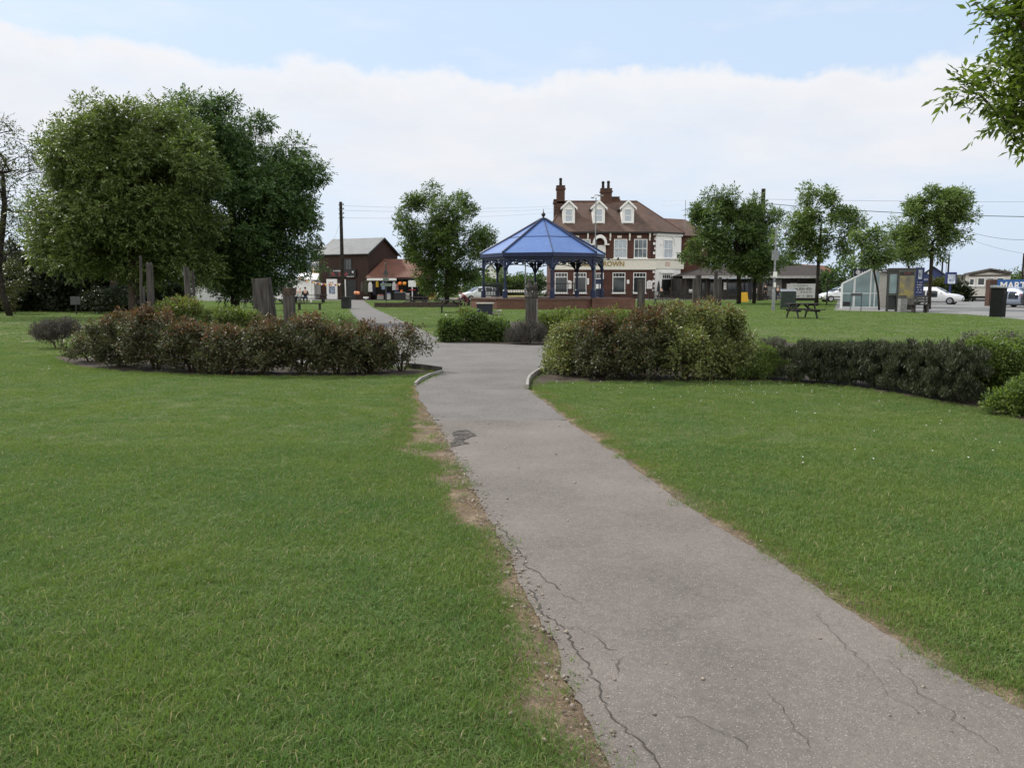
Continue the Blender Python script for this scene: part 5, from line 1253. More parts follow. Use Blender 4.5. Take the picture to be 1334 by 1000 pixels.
# lettered banner on the fence
bt = thing('banner', 'white banner with four rows of black print on a timber frame', 'banner', (GX(1043.5,70),70,0)); k = 70/F; hw = 18.5*k
mb = MB(); mb.bx(-hw,hw,-.02,.0,ZY(388,70),ZY(369.5,70)); mb.build('sheet', M('banner_vinyl', (.62,.61,.6), .5, var=.05), bt)
mb = MB(); g_ = np.random.default_rng(4)
glyphs(mb, -hw*.5, ZY(372.8,70), hw*1.0, .1, 12, -.022, g_, th=.006); glyphs(mb, -hw*.42, ZY(377.7,70), hw*1.22, .2, 10, -.022, g_, th=.006, heavy=.36)
glyphs(mb, -hw*.0, ZY(381.6,70), hw*.8, .15, 4, -.022, g_, th=.006); glyphs(mb, -hw*.45, ZY(386.6,70), hw*.45, .12, 7, -.022, g_, th=.006); glyphs(mb, hw*.12, ZY(386.8,70), hw*.75, .17, 6, -.022, g_, th=.006, heavy=.4)
mb.build('black_print', m_black, bt)
for s in (-1,1): mb = MB(); mb.bx(s*(hw+.08)-.07,s*(hw+.08)+.07,.0,.12,0,ZY(368,70)); mb.build('upright', m_bench, bt)
mb = MB(); mb.bx(-hw,hw,.01,.06,.3,.55); mb.build('rail', m_bench, bt)
# dark green bin box and lamp post
t = thing('storage_bin', 'dark green domed lid bin beside the white banner', 'bin', (GX(1027,57),57,0), R(-12)); mb = MB(); mb.prism([(-.5,-.42,.08),(.5,-.42,.08),(.46,.42,.08),(-.46,.42,.08)], (0,0,1.12)); mb.build('body', M('dark_green_plastic', (.018,.03,.025), .5), t, bevel=.04)
mb = MB(); mb.prism([(-.52,-.46,1.2),(-.52,-.2,1.34),(-.52,.2,1.36),(-.52,.46,1.2)], (1.04,0,0)); mb.build('lid', m_grey, t, bevel=.03)
mb = MB(); mb.lathe([(.12,-.04),(.12,.04)], 10, (-.4,.3,.12), axis='x'); mb.lathe([(.12,-.04),(.12,.04)], 10, (.4,.3,.12), axis='x'); mb.build('wheel', m_rubber, t)
def lamp(label, p, Y, pytop, style):
    x, z = GX(p, Y), ZY(pytop, Y); t = thing('street_lamp', label, 'street lamp', (x, Y, 0)); mb = MB(); mb.lathe([(.11,0),(.11,1.2),(.07,1.35),(.05,z-.3)], 10); mb.build('column', m_grey if style != 'dark' else m_dkgrey, t)
    if style == 'crook':
        mb = MB(); pts = [(.0,0,z-.35)]+[(.32-.32*math.cos(a), 0, z-.35+.36*math.sin(a)) for a in np.linspace(0, PI, 10)]+[(.64,0,z-.5)]; mb.tube(pts, .028, 6); mb.build('curved_arm', m_grey, t)
        mb = MB(); mb.lathe([(.03,.1),(.14,.02),(.16,-.06),(.05,-.1)], 12, (.64,0,z-.58)); mb.build('lantern', m_dkgrey, t)
        mb = MB(); k = Y/F; mb.bx(-5*k,-.6*k,-.09,-.06,ZY(339,Y),ZY(326,Y)); mb.bx(.8*k,4.6*k,-.03,.0,ZY(339,Y),ZY(326.5,Y)); mb.build('sign_plate', M('grey_sign_back', (.2,.21,.22), .5, metal=.3), t)
        mb = MB(); mb.bx(-2.4*k,2.2*k,-.16,-.12,ZY(361,Y),ZY(354,Y)); mb.bx(-1.3*k,1.3*k,-.14,-.115,ZY(374,Y),ZY(368,Y)); mb.build('notice_plate', m_white, t)
    else:
        mb = MB(); mb.tube([(-.3,0,z-.35),(-.1,0,z-.08),(.1,0,z-.08),(.35,0,z-.15)], .04, 6); mb.bx(.2,.75,-.12,.12,z-.2,z-.08); mb.bx(-.5,-.2,-.1,.1,z-.42,z-.3); mb.build('lantern', m_grey, t)
    return t
lamp('grey street lamp with hooped arm and sign plates beside the lawn', 1008.5, 52, 292, 'crook')
lamp('tall grey street lamp rising in front of the pub dormers', 775, 84, 253, 'tall')
lamp('slim grey post with a small lantern seen inside the bandstand', 684.5, 76, 336, 'tall')
# small grey sign left
t = thing('small_sign', 'small grey panel on a post by the dark bushes', 'sign', (GX(97,45),45,0)); mb = MB(); mb.bx(-.27,.27,-.03,0,.55,1.0); mb.build('panel', m_dkgrey, t); mb = MB(); mb.bx(-.03,.03,0,.05,0,.95); mb.build('post', m_bench, t)
# sandwich board yellow
t = thing('pavement_board', 'yellow folding pavement board on the pub terrace', 'board', (GX(970,80),80,0))
for s, nm in ((-1,'front_panel'),(1,'back_panel')):
    mb = MB(); a = .32; mb.prism([(-.34,s*a,0),(.34,s*a,0),(.3,s*.02,.95),(-.3,s*.02,.95)], (0,s*.03,0)); mb.build(nm, m_yellow, t)
# white walls and stalls on the left
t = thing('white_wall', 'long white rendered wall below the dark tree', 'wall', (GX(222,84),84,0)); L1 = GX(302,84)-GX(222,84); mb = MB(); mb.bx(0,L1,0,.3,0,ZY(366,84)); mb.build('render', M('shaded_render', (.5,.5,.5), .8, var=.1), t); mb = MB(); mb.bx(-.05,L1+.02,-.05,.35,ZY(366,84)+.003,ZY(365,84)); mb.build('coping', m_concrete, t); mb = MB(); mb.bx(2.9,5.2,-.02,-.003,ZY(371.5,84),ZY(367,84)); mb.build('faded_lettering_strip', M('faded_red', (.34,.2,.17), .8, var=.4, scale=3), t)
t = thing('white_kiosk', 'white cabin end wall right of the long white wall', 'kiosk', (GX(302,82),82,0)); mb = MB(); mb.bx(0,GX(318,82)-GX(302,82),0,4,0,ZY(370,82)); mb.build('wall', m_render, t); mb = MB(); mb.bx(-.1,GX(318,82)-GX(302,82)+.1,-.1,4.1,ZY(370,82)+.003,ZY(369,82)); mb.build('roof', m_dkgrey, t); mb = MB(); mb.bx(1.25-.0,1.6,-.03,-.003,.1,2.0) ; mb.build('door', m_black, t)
t = thing('white_stall', 'white fabric market stall left of the brown shop', 'stall', (GX(397,94),94,0)); k = 94/F
mb = MB(); mb.bx(-9*k,12*k,0,3,0,ZY(364,94)); mb.build('side_sheet', m_white, t); mb = MB(); mb.prism([(-11*k,-.4,ZY(363.5,94)),(17*k,-.4,ZY(364.5,94)),(15*k,1.5,ZY(357,94)),(-9*k,1.5,ZY(356,94))], (0,.1,.1)); mb.build('roof_sheet', m_white, t); mb = MB(); mb.bx(12.1*k,19*k,.5,.6,.6,ZY(364.5,94)); mb.build('grey_side_sheet', m_render, t)
t = thing('white_cabin', 'white low building glimpsed between the stump and the stall', 'cabin', (GX(350,97),97,0)); mb = MB(); mb.bx(0,GX(390,97)-GX(350,97),0,4,0,ZY(362,97)); mb.build('wall', m_white, t); mb = MB(); mb.bx(-.2,GX(390,97)-GX(350,97)+.2,-.2,4.2,ZY(362,97)+.003,ZY(361,97)); mb.build('roof', m_grey, t)
for q in (.2,.45,.7): window(t, (GX(390,97)-GX(350,97))*q, 0, .9, 2.0, .7, .05, 1, 1, frame=m_grey)
t = thing('upper_house', 'small grey roofed house corner with bay window left of the brown shop', 'house', (GX(412,106),106,0)); k = 106/F; mb = MB(); mb.bx(-6*k,12*k,0,5,0,ZY(347,106)); mb.build('wall', m_cream, t); mb = MB(); mb.prism([(-7*k,-.2,ZY(347,106)),(13*k,-.2,ZY(347,106)),(10*k,2.5,ZY(334,106)),(2*k,2.5,ZY(334,106))], (0,.1,.1)); mb.build('roof', m_dkgrey, t); window(t, 2*k, -.2, ZY(342,106), ZY(336,106), 1.0, .1, 1, 1)
mb = MB(); mb.bx(-5*k,8*k,-.3,-.2,ZY(357,106),ZY(353,106)); mb.build('ochre_fascia', M('ochre_paint', (.4,.26,.08), .7), t)
# feather flag
t = thing('feather_flag', 'tall pale blue banner flag on a white pole left of the brown shop', 'flag', (GX(404,78),78,0)); k = 78/F
mb = MB(); mb.tube([(.8*k,0,0),(.8*k,0,ZY(329,78))], .09, 7); mb.build('pole', m_white, t)
mb = MB(); vs = []
for j in range(10):
    for i in range(4): vs.append((-2.7*k+i*1.8*k*.96, -.1+.05*math.sin(j*.7+i), ZY(355,78)+(ZY(329,78)-ZY(355,78))*j/9))
mb.add(vs, [(j*4+i,j*4+i+1,j*4+i+5,j*4+i+4) for j in range(9) for i in range(3)]); o = mb.build('flag_cloth', M('pale_blue_cloth', (.3,.36,.5), .8, var=.25, scale=2), t); s_ = o.modifiers.new('t','SOLIDIFY'); s_.thickness = .02
# bunting
def cable(name, label, a, b, sag, r, mat, cat='cable', flags=False):
    a, b = Vector(a), Vector(b); t = thing(name, label, cat, a); mb = MB(); n = 24
    pts = [(b-a)*q-Vector((0,0,4*sag*q*(1-q))) for q in np.linspace(0,1,n)]; mb.tube(pts, r, 4); o = mb.build('line', mat, t)
    if flags:
        d = (b-a).normalized()
        for i in range(1, n-1):
            m_ = MB(); p = pts[i]; m_.prism([p-d*.14, p+d*.14, p-Vector((0,0,.26))], (0,.012,0)); m_.build('pennant', (m_white, m_red, m_yellow)[i%3], t)
    return t
cable('bunting', 'string of small pennants from the stall to the brown shop', at(388,360,88), at(447,369,88), .35, .015, m_white, 'bunting', True)

# ============================================================= right hand group
# glazed shelter with gabled ends
SY = 57.0; k = SY/F
t = thing('glass_shelter', 'gabled glass shelter with white frame by the phone kiosk', 'shelter', (GX(1127,SY), SY, 0), R(0)); X = lambda p: (p-1127)*k; Zs = lambda p: max(0, ZY(p, SY))
mf = M('shelter_white', (.66,.68,.68), .4, var=.05)
m_sg, t_, b_, o_ = nt('shelter_glass')
b_.inputs['Base Color'].default_value = (.13,.25,.28,1); b_.inputs['Roughness'].default_value = .12; b_.inputs['Transmission Weight'].default_value = .25; b_.inputs['Specular IOR Level'].default_value = .7
r_ = ramp(t_, [(.3,(.13,.22,.23)),(.7,(.32,.44,.47))], noise(t_, coords(t_), .8, 4)); t_.links.new(r_.outputs[0], b_.inputs['Base Color'])
zr = [(1098,370),(1112,362),(1121.5,357),(1134,351.5),(1143,353),(1155,362)]
mb = MB()
for (p, a), wd in zip([(1098,370),(1113,362.5),(1134,352),(1139.5,352.5)], (1.0,2.6,1.8,1.6)): mb.bx(X(p)-wd*k/2, X(p)+wd*k/2, -.05, .05, 0, Zs(a))
mb.bar((X(1097.5),0,Zs(369.5)), (X(1134),0,Zs(351)), .1, .1); mb.bar((X(1134),0,Zs(351)), (X(1147),0,Zs(354)), .1, .1); mb.bar((X(1098),0,Zs(400.5)), (X(1146),0,Zs(400.5)), .08, .12); mb.bar((X(1098),0,Zs(382)), (X(1146),0,Zs(382)), .05, .06)
for p, a in ((1098,370),(1134,352)): mb.bar((X(p),.05,Zs(a)-.03), (X(p),.16,Zs(a)-.03), .08, .08)
mb.bx(X(1098)-.04,X(1098)+.04,.12,.2,0,Zs(370)); mb.bx(X(1134)-.04,X(1134)+.04,.12,.2,0,Zs(352)); mb.build('frame', mf, t)
mb = MB(); mb.prism([(X(1098.5),-.01,Zs(400)),(X(1145),-.01,Zs(400)),(X(1145),-.01,Zs(353.5)),(X(1134),-.01,Zs(351.8)),(X(1098.5),-.01,Zs(369.8))], (0,.02,0)); mb.build('glass_pane', m_sg, t)
mb = MB(); mb.prism([(X(1098),.06,Zs(370)),(X(1134),.06,Zs(352)),(X(1134),.16,Zs(352)),(X(1098),.16,Zs(370))], (0,0,.02)); mb.build('roof_pane', m_sg, t)
mb = MB(); mb.bx(X(1099.5),X(1108.5),-.04,-.015,Zs(398.5),Zs(393)); mb.build('timetable_panel', m_black, t)
t = thing('white_hut', 'cream boarded hut behind the leaning tree and glass shelter', 'hut', (GX(1152,60), 60, 0), -math.atan(485/F)*.8); k6 = 60/F; mb = MB(); mb.prism([(-9*k6,0,0),(9*k6,0,0),(9*k6,0,ZY(357.5,60)),(0*k6,0,ZY(355,60)),(-9*k6,0,ZY(354,60))], (0,3,0)); mb.build('wall', stripe_mat('cream_boarding', (.5,.47,.42), (.58,.55,.5), 6, 0, .7, 0, .5, .02), t); mb = MB(); mb.prism([(-9.5*k6,-.2,ZY(353.8,60)),(0,-.2,ZY(354.7,60)),(10*k6,-.2,ZY(357.2,60)),(10*k6,-.2,ZY(356.4,60)),(0,-.2,ZY(353.8,60)),(-9.5*k6,-.2,ZY(352.9,60))], (0,3.4,0)); mb.build('roof', m_dkgrey, t)
mb = MB(); mb.bx(9*k6+.02,12.5*k6,.3,2,0,ZY(366,60)); mb.build('grey_store', m_dkgrey, t)
t = thing('roundel_sign', 'dark signboard with white roundels behind the glass shelter', 'sign', (GX(1133,64), 64, 0)); k6 = 64/F
mb = MB(); mb.bx(-21*k6,21.5*k6,-.05,.05,ZY(359.5,64),ZY(350.5,64)); mb.build('board', M('sign_black', (.02,.02,.045), .5), t)
mb = MB()
for p in (-16.5,17.5): mb.lathe([(3.0*k6,-.03),(3.0*k6,0)], 20, (p*k6,-.052,ZY(354.6,64)), axis='y')
mb.build('roundel', M('roundel_grey', (.55,.53,.55), .5, var=.3, scale=8), t)
mb = MB(); glyphs(mb, -11.5*k6, ZY(358,64), 22*k6, .3, 7, -.052, np.random.default_rng(9), th=.02); mb.build('white_print', m_white, t)
for p in (-19,19): mb = MB(); mb.bx(p*k6-.05,p*k6+.05,.055,.15,0,ZY(352,64)); mb.build('upright', m_dkgrey, t)
# phone kiosk
KY = 50.0; k = KY/F
t = thing('phone_kiosk', 'dark framed glazed phone kiosk with an advert panel on its side', 'phone kiosk', (GX(1175,KY), KY, 0), R(-22)); X = lambda p: (p-1175)*k; Zk = lambda p: max(0, ZY(p, KY))
mkf = M('kiosk_frame', (.045,.047,.045), .5)
mb = MB(); tp = Zk(352.5)
for px_ in (1159, 1170.2): 
    for yy in (0, .9): mb.bx(X(px_)-.05, X(px_)+.05, yy-.05, yy+.05, 0, tp)
for z in (.12, 1.02): 
    mb.bx(X(1159)+.05, X(1170.2)-.05, -.03, .03, z, z+.1); mb.bx(X(1159)-.04, X(1159)+.04, .05, .85, z, z+.1)
mb.bx(X(1158)-.02, X(1191), -.1, 1.0, tp+.003, tp+.16); mb.bx(X(1159)+.05, X(1170.2)-.05, -.03,.03, tp-.2, tp); mb.build('frame', mkf, t)
mb = MB(); mb.bx(X(1159)+.05, X(1170)-.05, .01, .02, 1.12, tp-.2); mb.build('glass_pane', m_sg, t)
mb = MB(); mb.bx(X(1159)+.06, X(1170)-.06, .4, .8, .2, 1.0); mb.bx(X(1164), X(1168), .38, .398, 1.1, 1.7); mb.build('telephone', m_dkgrey, t)
mb = MB(); mb.bx(X(1170.6), X(1190), -.08, .95, .1, tp); mb.build('advert_box', M('kiosk_grey', (.1,.095,.085), .5, var=.2), t)
mp, t_, b_, o_ = nt('advert_poster'); co_ = coords(t_); r_ = ramp(t_, [(.32,(.09,.085,.07)),(.5,(.17,.15,.1)),(.62,(.3,.24,.06)),(.75,(.2,.17,.12))], noise(t_, co_, 2.2, 5)); t_.links.new(r_.outputs[0], b_.inputs['Base Color']); b_.inputs['Roughness'].default_value = .2
mb = MB(); mb.bx(X(1172), X(1188.5), -.1, -.083, .8, tp-.32); mb.build('poster', mp, t)
mb = MB(); mb.bx(X(1172), X(1188.5), -.1, -.083, tp-.27, tp-.08); hd = mb.build('header', m_black, t); mb = MB(); glyphs(mb, X(1176), tp-.2, 8*k, .07, 8, -.102, np.random.default_rng(3), th=.006); mb.build('red_print', m_redlet, hd)
# small frame sign on the lawn edge
t = thing('frame_sign', 'small grey panel on two thin legs before the glass shelter', 'sign', (GX(1116.5,50), 50, 0)); k = 50/F; mb = MB(); mb.bx(-7*k,7*k,-.02,.02,ZY(385.5,50),ZY(382,50)); mb.build('panel', m_dkgrey, t); mb = MB(); mb.tube([(7*k,.04,0),(7*k,.04,ZY(381.5,50))], .03, 6); mb.tube([(-7*k,.04,0),(-7*k,.04,ZY(381.5,50))], .02, 6); mb.build('leg', m_dkgrey, t)
# blue totems and kiosk
def totem(label, p, Y, hw, pt, pb_, pw, low, lean=0):
    k = Y/F; t = thing('sign_totem', label, 'sign', (GX(p,Y), Y, 0), lean); mb = MB(); mb.bx(-hw*k,hw*k,-.15,.15,max(0,ZY(pb_,Y)),ZY(pt,Y)); mb.build('panel', m_blue, t, bevel=.02)
    h0, h1 = ZY(pt+3,Y), ZY(pt+15,Y); mb = MB(); mb.bx(-pw*k,pw*k,-.17,-.153,h1,h0); q = mb.build('picture', M('pale_picture', (.5,.55,.62), .4, var=.35, scale=3), t)
    mb = MB(); glyphs(mb, -pw*k*.6, h1+.2, pw*k*1.2, .2, 3, -.172, np.random.default_rng(8), th=.008); mb.build('blue_print', m_blue, q)
    if low:
        mb = MB()
        for j in range(5): glyphs(mb, -hw*k*.6, ZY(pt+20+j*3.2,Y), hw*k*1.2, .08, 6, -.153, np.random.default_rng(j), th=.006)
        mb.build('white_print', m_white, t)
    else: mb = MB(); mb.bx(-hw*k*.15,hw*k*.15,-.05,.05,0,ZY(pb_,Y)); mb.build('post', m_blue, t)
totem('tall navy sign totem with pale picture behind the phone kiosk', 1196.5, 58, 5.6, 348.5, 388, 2.4, True)
totem('navy framed picture sign on a post above the white car roof', 1238, 72, 6.4, 354.5, 369.5, 4.6, False, R(-6))
t = thing('blue_kiosk', 'navy gabled kiosk front with white lettering behind the white car', 'kiosk', (GX(1216,92), 92, 0), -math.atan(549/F)); k = 92/F
mb = MB(); mb.prism([(-17*k,0,0),(18*k,0,0),(18*k,0,ZY(362.5,92)),(-1*k,0,ZY(348.5,92)),(-17*k,0,ZY(360.5,92))], (0,5,0)); mb.build('wall', M('slate_blue_paint', (.04,.06,.16), .6, var=.15), t)
mb = MB()
for a, b in (((-19*k,-.3,ZY(362,92)),(-1*k,-.3,ZY(348,92))),((-1*k,-.3,ZY(348,92)),(20*k,-.3,ZY(363.8,92)))): 
    a, b = Vector(a), Vector(b); u_ = Vector((0,0,.12)); mb.prism([a,b,b+u_,a+u_], (0,5.6,0))
mb.build('roof', m_dkgrey, t)
mb = MB(); glyphs(mb, -13*k, ZY(364.8,92), 19*k, .17, 11, -.0, np.random.default_rng(6), th=.03); mb.lathe([(.16,-.03),(.16,0)], 12, (-6*k,-.0,ZY(355.5,92)), axis='y'); mb.build('white_print', m_white, t)
mb = MB(); mb.bx(-14*k,10*k,-.04,-.003,.3,ZY(367,92)); mb.build('counter_opening', m_glass, t); mb = MB(); mb.bx(-5*k,-4*k,-.08,-.045,.3,ZY(367,92)); mb.bx(2.5*k,3.5*k,-.08,-.045,.3,ZY(367,92)); mb.build('white_post', m_white, t)
t = thing('glass_shed', 'pale glazed shed left of the white caravan', 'shed', (GX(1252,90), 90, 0), -math.atan(585/F)); k = 90/F; mb = MB(); mb.bx(-11*k,12*k,0,4,0,ZY(358.5,90)); mb.build('wall', m_render, t); window(t, 1*k, 0, .8, ZY(369,90), 12*k, .08, 2, 3, frame=m_grey, glass=m_netting)
mb = MB(); mb.bx(-11.5*k,12.3*k,-.2,4.2,ZY(358.4,90),ZY(357.6,90)); mb.build('roof', m_grey, t)
# caravan
CYv = 84.0; k = CYv/F; X = lambda p: (p-1286)*k; Zc = lambda p: ZY(p, CYv)
t = thing('static_caravan', 'cream static caravan with low gabled end and three windows', 'caravan', (GX(1286,CYv), CYv, 0), -math.atan(619/F)); m_cv = M('caravan_cream', (.64,.61,.55), .5, var=.06)
mb = MB(); mb.prism([(X(1261),0,Zc(386)),(X(1311),0,Zc(386)),(X(1311),0,Zc(356)),(X(1286),0,Zc(352.5)),(X(1261),0,Zc(356.5))], (0,9,0)); mb.build('body', m_cv, t, bevel=.05)
mb = MB()
for a, b in (((1258.5,358),(1288.5,351.2)),((1288.5,351.2),(1312.5,355.8))):
    a = Vector((X(a[0]),-.35,Zc(a[1]))); b = Vector((X(b[0]),-.35,Zc(b[1]))); mb.prism([a,b,b+Vector((0,0,.15)),a+Vector((0,0,.15))], (0,9.8,0))
mb.build('roof', M('caravan_roof', (.16,.15,.14), .6), t)
mb = MB(); mb.bar((X(1265),-.06,Zc(359)), (X(1311),-.06,Zc(358.6)), .08, .14); mb.bar((X(1265),-.05,Zc(358)), (X(1287),-.05,Zc(353.8)), .06, .12); mb.bar((X(1287),-.05,Zc(353.8)), (X(1311),-.05,Zc(357.5)), .06, .12); mb.build('trim', M('brown_trim', (.09,.07,.055), .6), t)
for p, w in ((1268.5,.5),(1279,.72),(1289,.72),(1300,.72)): window(t, X(p), 0, Zc(372), Zc(361.5) if p > 1270 else Zc(362.5), w, .06, 1, 1, name='window')
mb = MB(); mb.bx(X(1261)+.1, X(1310), .4, 8.5, .3, Zc(386)-.003); mb.build('chassis', m_black, t)
for dx in (-1.2, .2, 1.3): mb = MB(); mb.lathe([(.26,-.1),(.33,-.06),(.33,.06),(.26,.1)], 14, (dx,.9,.33), axis='x'); mb.build('wheel', m_rubber, t)
# blue lettered hoarding, brick pier, utility cabinet
t = thing('blue_hoarding', 'long blue hoarding with big white letters at the right edge', 'sign', (GX(1296,66), 66, 0)); k = 66/F; mb = MB(); mb.bx(-1.5*k,52*k,-.06,.06,ZY(378.5,66),ZY(364,66)); mb.build('board', M('bright_blue_paint', (.022,.1,.3), .5, var=.15, scale=1.5), t)
mtx = text('white_lettering', 'MART', .78, m_white, t, (22.5*k,-.075,ZY(372.3,66)), .012, width=33*k, bold=.02)
for q in (2, 18, 36, 50): mb = MB(); mb.bx(q*k-.05,q*k+.05,.065,.16,0,ZY(365,66)); mb.build('upright', m_dkgrey, t)
t = thing('brick_pier', 'square brown brick pier in front of the caravan', 'pier', (GX(1291.5,64), 64, 0)); mb = MB(); mb.bx(-.28,.28,-.28,.28,0,ZY(364.5,64)); mb.build('shaft', m_brick_ch, t); mb = MB(); mb.bx(-.32,.32,-.32,.32,ZY(364.5,64)+.003,ZY(363.5,64)); mb.build('cap', m_concrete, t)
t = thing('utility_cabinet', 'tall dark green cabinet with pale sloping lid on the right lawn edge', 'cabinet', (GX(1302,41.5), 41.5, 0), R(33)); 
m_cab = M('dark_green_cabinet', (.007,.009,.008), .7, var=.2, spec=.15); mb = MB(); mb.bx(-.22,.22,-.3,.3,.0,ZY(375,41.5)); mb.build('body', m_cab, t, bevel=.015)
zt = ZY(375,41.5); mb = MB(); mb.prism([(-.25,-.33,zt+.003),(-.25,.33,zt+.003),(-.25,.33,zt+.14),(-.25,-.33,zt+.06)], (.5,0,0)); mb.build('lid', m_grey, t, bevel=.01)
mb = MB(); mb.bx(-.15,.15,-.312,-.303,zt-.3,zt-.15); mb.build('slot', m_rubber, t)
# far houses
t = thing('gabled_house', 'white gabled house far off behind the bandstand', 'house', (GX(636,150), 150, 0)); k = 150/F; mb = MB(); mb.prism([(-7*k,0,0),(13*k,0,0),(13*k,0,ZY(358,150)),(3.5*k,0,ZY(344.5,150)),(-7*k,0,ZY(356,150))], (0,7,0)); mb.build('wall', m_white, t)
mb = MB()
for a, b in (((-8.5*k,-.3,ZY(357.8,150)),(3.5*k,-.3,ZY(344,150))),((3.5*k,-.3,ZY(344,150)),(14.5*k,-.3,ZY(359.5,150)))): a, b = Vector(a), Vector(b); mb.prism([a,b,b+Vector((0,0,.25)),a+Vector((0,0,.25))], (0,7.8,0))
mb.build('roof', m_dkgrey, t); mb = MB(); mb.bx(13*k,24*k,2,7,0,ZY(357,150)); mb.build('side_wall', m_cream, t); mb = MB(); mb.prism([(12*k,1.5,ZY(357,150)),(26*k,1.5,ZY(357,150)),(24*k,4.5,ZY(346.5,150)),(9*k,4.5,ZY(346.5,150))], (0,.1,.2)); mb.build('side_roof', m_dkgrey, t)
window(t, -1*k, 0, ZY(355,150), ZY(350.5,150), 1.0, .06, 2, 1); mb = MB(); mb.bx(1.5*k,3.5*k,3,4,ZY(346,150),ZY(341.5,150)); mb.build('chimney', m_white, t)
for p, hw, pt, lab in ((670,11,360,'cream far caravan left behind the bandstand'),(703,13,358,'pale far caravan with grey roof right behind the bandstand'),(1328,16,361,'pale far caravan beyond the blue hoarding')):
    Y = 138; k = Y/F; t = thing('far_caravan', lab, 'caravan', (GX(p,Y), Y, 0), 0, 'distant caravans'); zt, zg = ZY(pt+4,Y), ZY(pt,Y)
    mb = MB(); mb.prism([(-hw*k,0,.5),(hw*k,0,.5),(hw*k,0,zt),(0,0,zg),(-hw*k,0,zt)], (0,7,0)); mb.build('body', m_cv, t); mb = MB()
    for s in (-1,1): a, b = Vector((s*(hw+.8)*k,-.2,zt-.1)), Vector((0,-.2,zg+.02)); mb.prism([a,b,b+Vector((0,0,.15)),a+Vector((0,0,.15))], (0,7.4,0))
    mb.build('roof', m_grey, t)
    for q in (-.5,.1,.6): window(t, hw*k*q, 0, zt-1.5, zt-.5, 1.0, .05, 1, 1, sill=False)
# boundary building left
t = thing('flat_roofed_building', 'grey flat roofed building almost hidden behind the left bushes', 'building', (GX(-30,60), 60, 0)); mb = MB(); mb.bx(0,GX(62,60)-GX(-30,60),0,5,0,ZY(329,60)); mb.build('wall', M('dim_render', (.1,.1,.1), .9), t); mb = MB(); mb.bx(-.2,GX(62,60)-GX(-30,60)+.2,-.2,5.2,ZY(329,60)+.003,ZY(326,60)); mb.build('roof', m_render, t)
# distant poles and wires
for p, Y, pt, lab in ((875+235,120,320,'distant thin pole left of the small leaning tree'),(1120,125,318,'second distant thin pole above the dark bushy tree'),(1226,110,334,'thin pole behind the blue kiosk roof'),(1234,108,332,'darker thin pole next to the blue kiosk roof'),(1331,95,330,'dark pole at the right frame edge')):
    pole('distant_pole', lab, p, Y, pt, .14, False)
t = thing('tv_aerial', 'tall thin aerial mast with a crossbar above the glazed shed', 'aerial', (GX(1243.5,91), 93, 0)); mb = MB(); mb.tube([(0,0,0),(0,0,ZY(328,91))], .035, 5); mb.tube([(-.6,0,ZY(333.5,91)),(.55,0,ZY(333,91))], .025, 4); mb.build('mast', m_grey, t)
w_ = m_dkgrey; zp = ZY(250, 86)
P_ = Vector((GX(990,86), 86, ZY(250,86)))
cable('overhead_cable', 'thick overhead cable running right from the telegraph pole to the frame edge', at(992,264.5,86), at(1420,283,70), .35, .032, w_)
cable('overhead_cable', 'upper thin overhead wire running right from the telegraph pole', at(992,259.5,86), at(1450,263,90), .1, .012, w_)
cable('overhead_cable', 'sagging overhead wire at the far right above the caravan', at(1252,298,80), at(1450,292,60), 1.1, .018, w_)
cable('overhead_cable', 'low sagging wire descending towards the right frame edge', at(1252,307,80), at(1420,330,85), .9, .01, w_)
for i, (ya, yb) in enumerate(((264,268),(270,271.5),(280,276))):
    cable('overhead_cable', ('top','middle','lower')[i]+' faint wire from the shop path pole towards the pub chimneys', at(447,ya+4,57), at(727,yb,100), .25, .007, m_grey)
for i, (ya, yb) in enumerate(((262,250),(268,254))):
    cable('overhead_cable', ('upper','lower')[i]+' faint wire between the pub roof and the right telegraph pole', at(862,ya,104), at(990,yb,86), .2, .008, m_grey)
cable('overhead_cable', 'faint stay wire left of the shop path pole', at(446,282,57), at(432,318,92), .1, .008, m_grey)

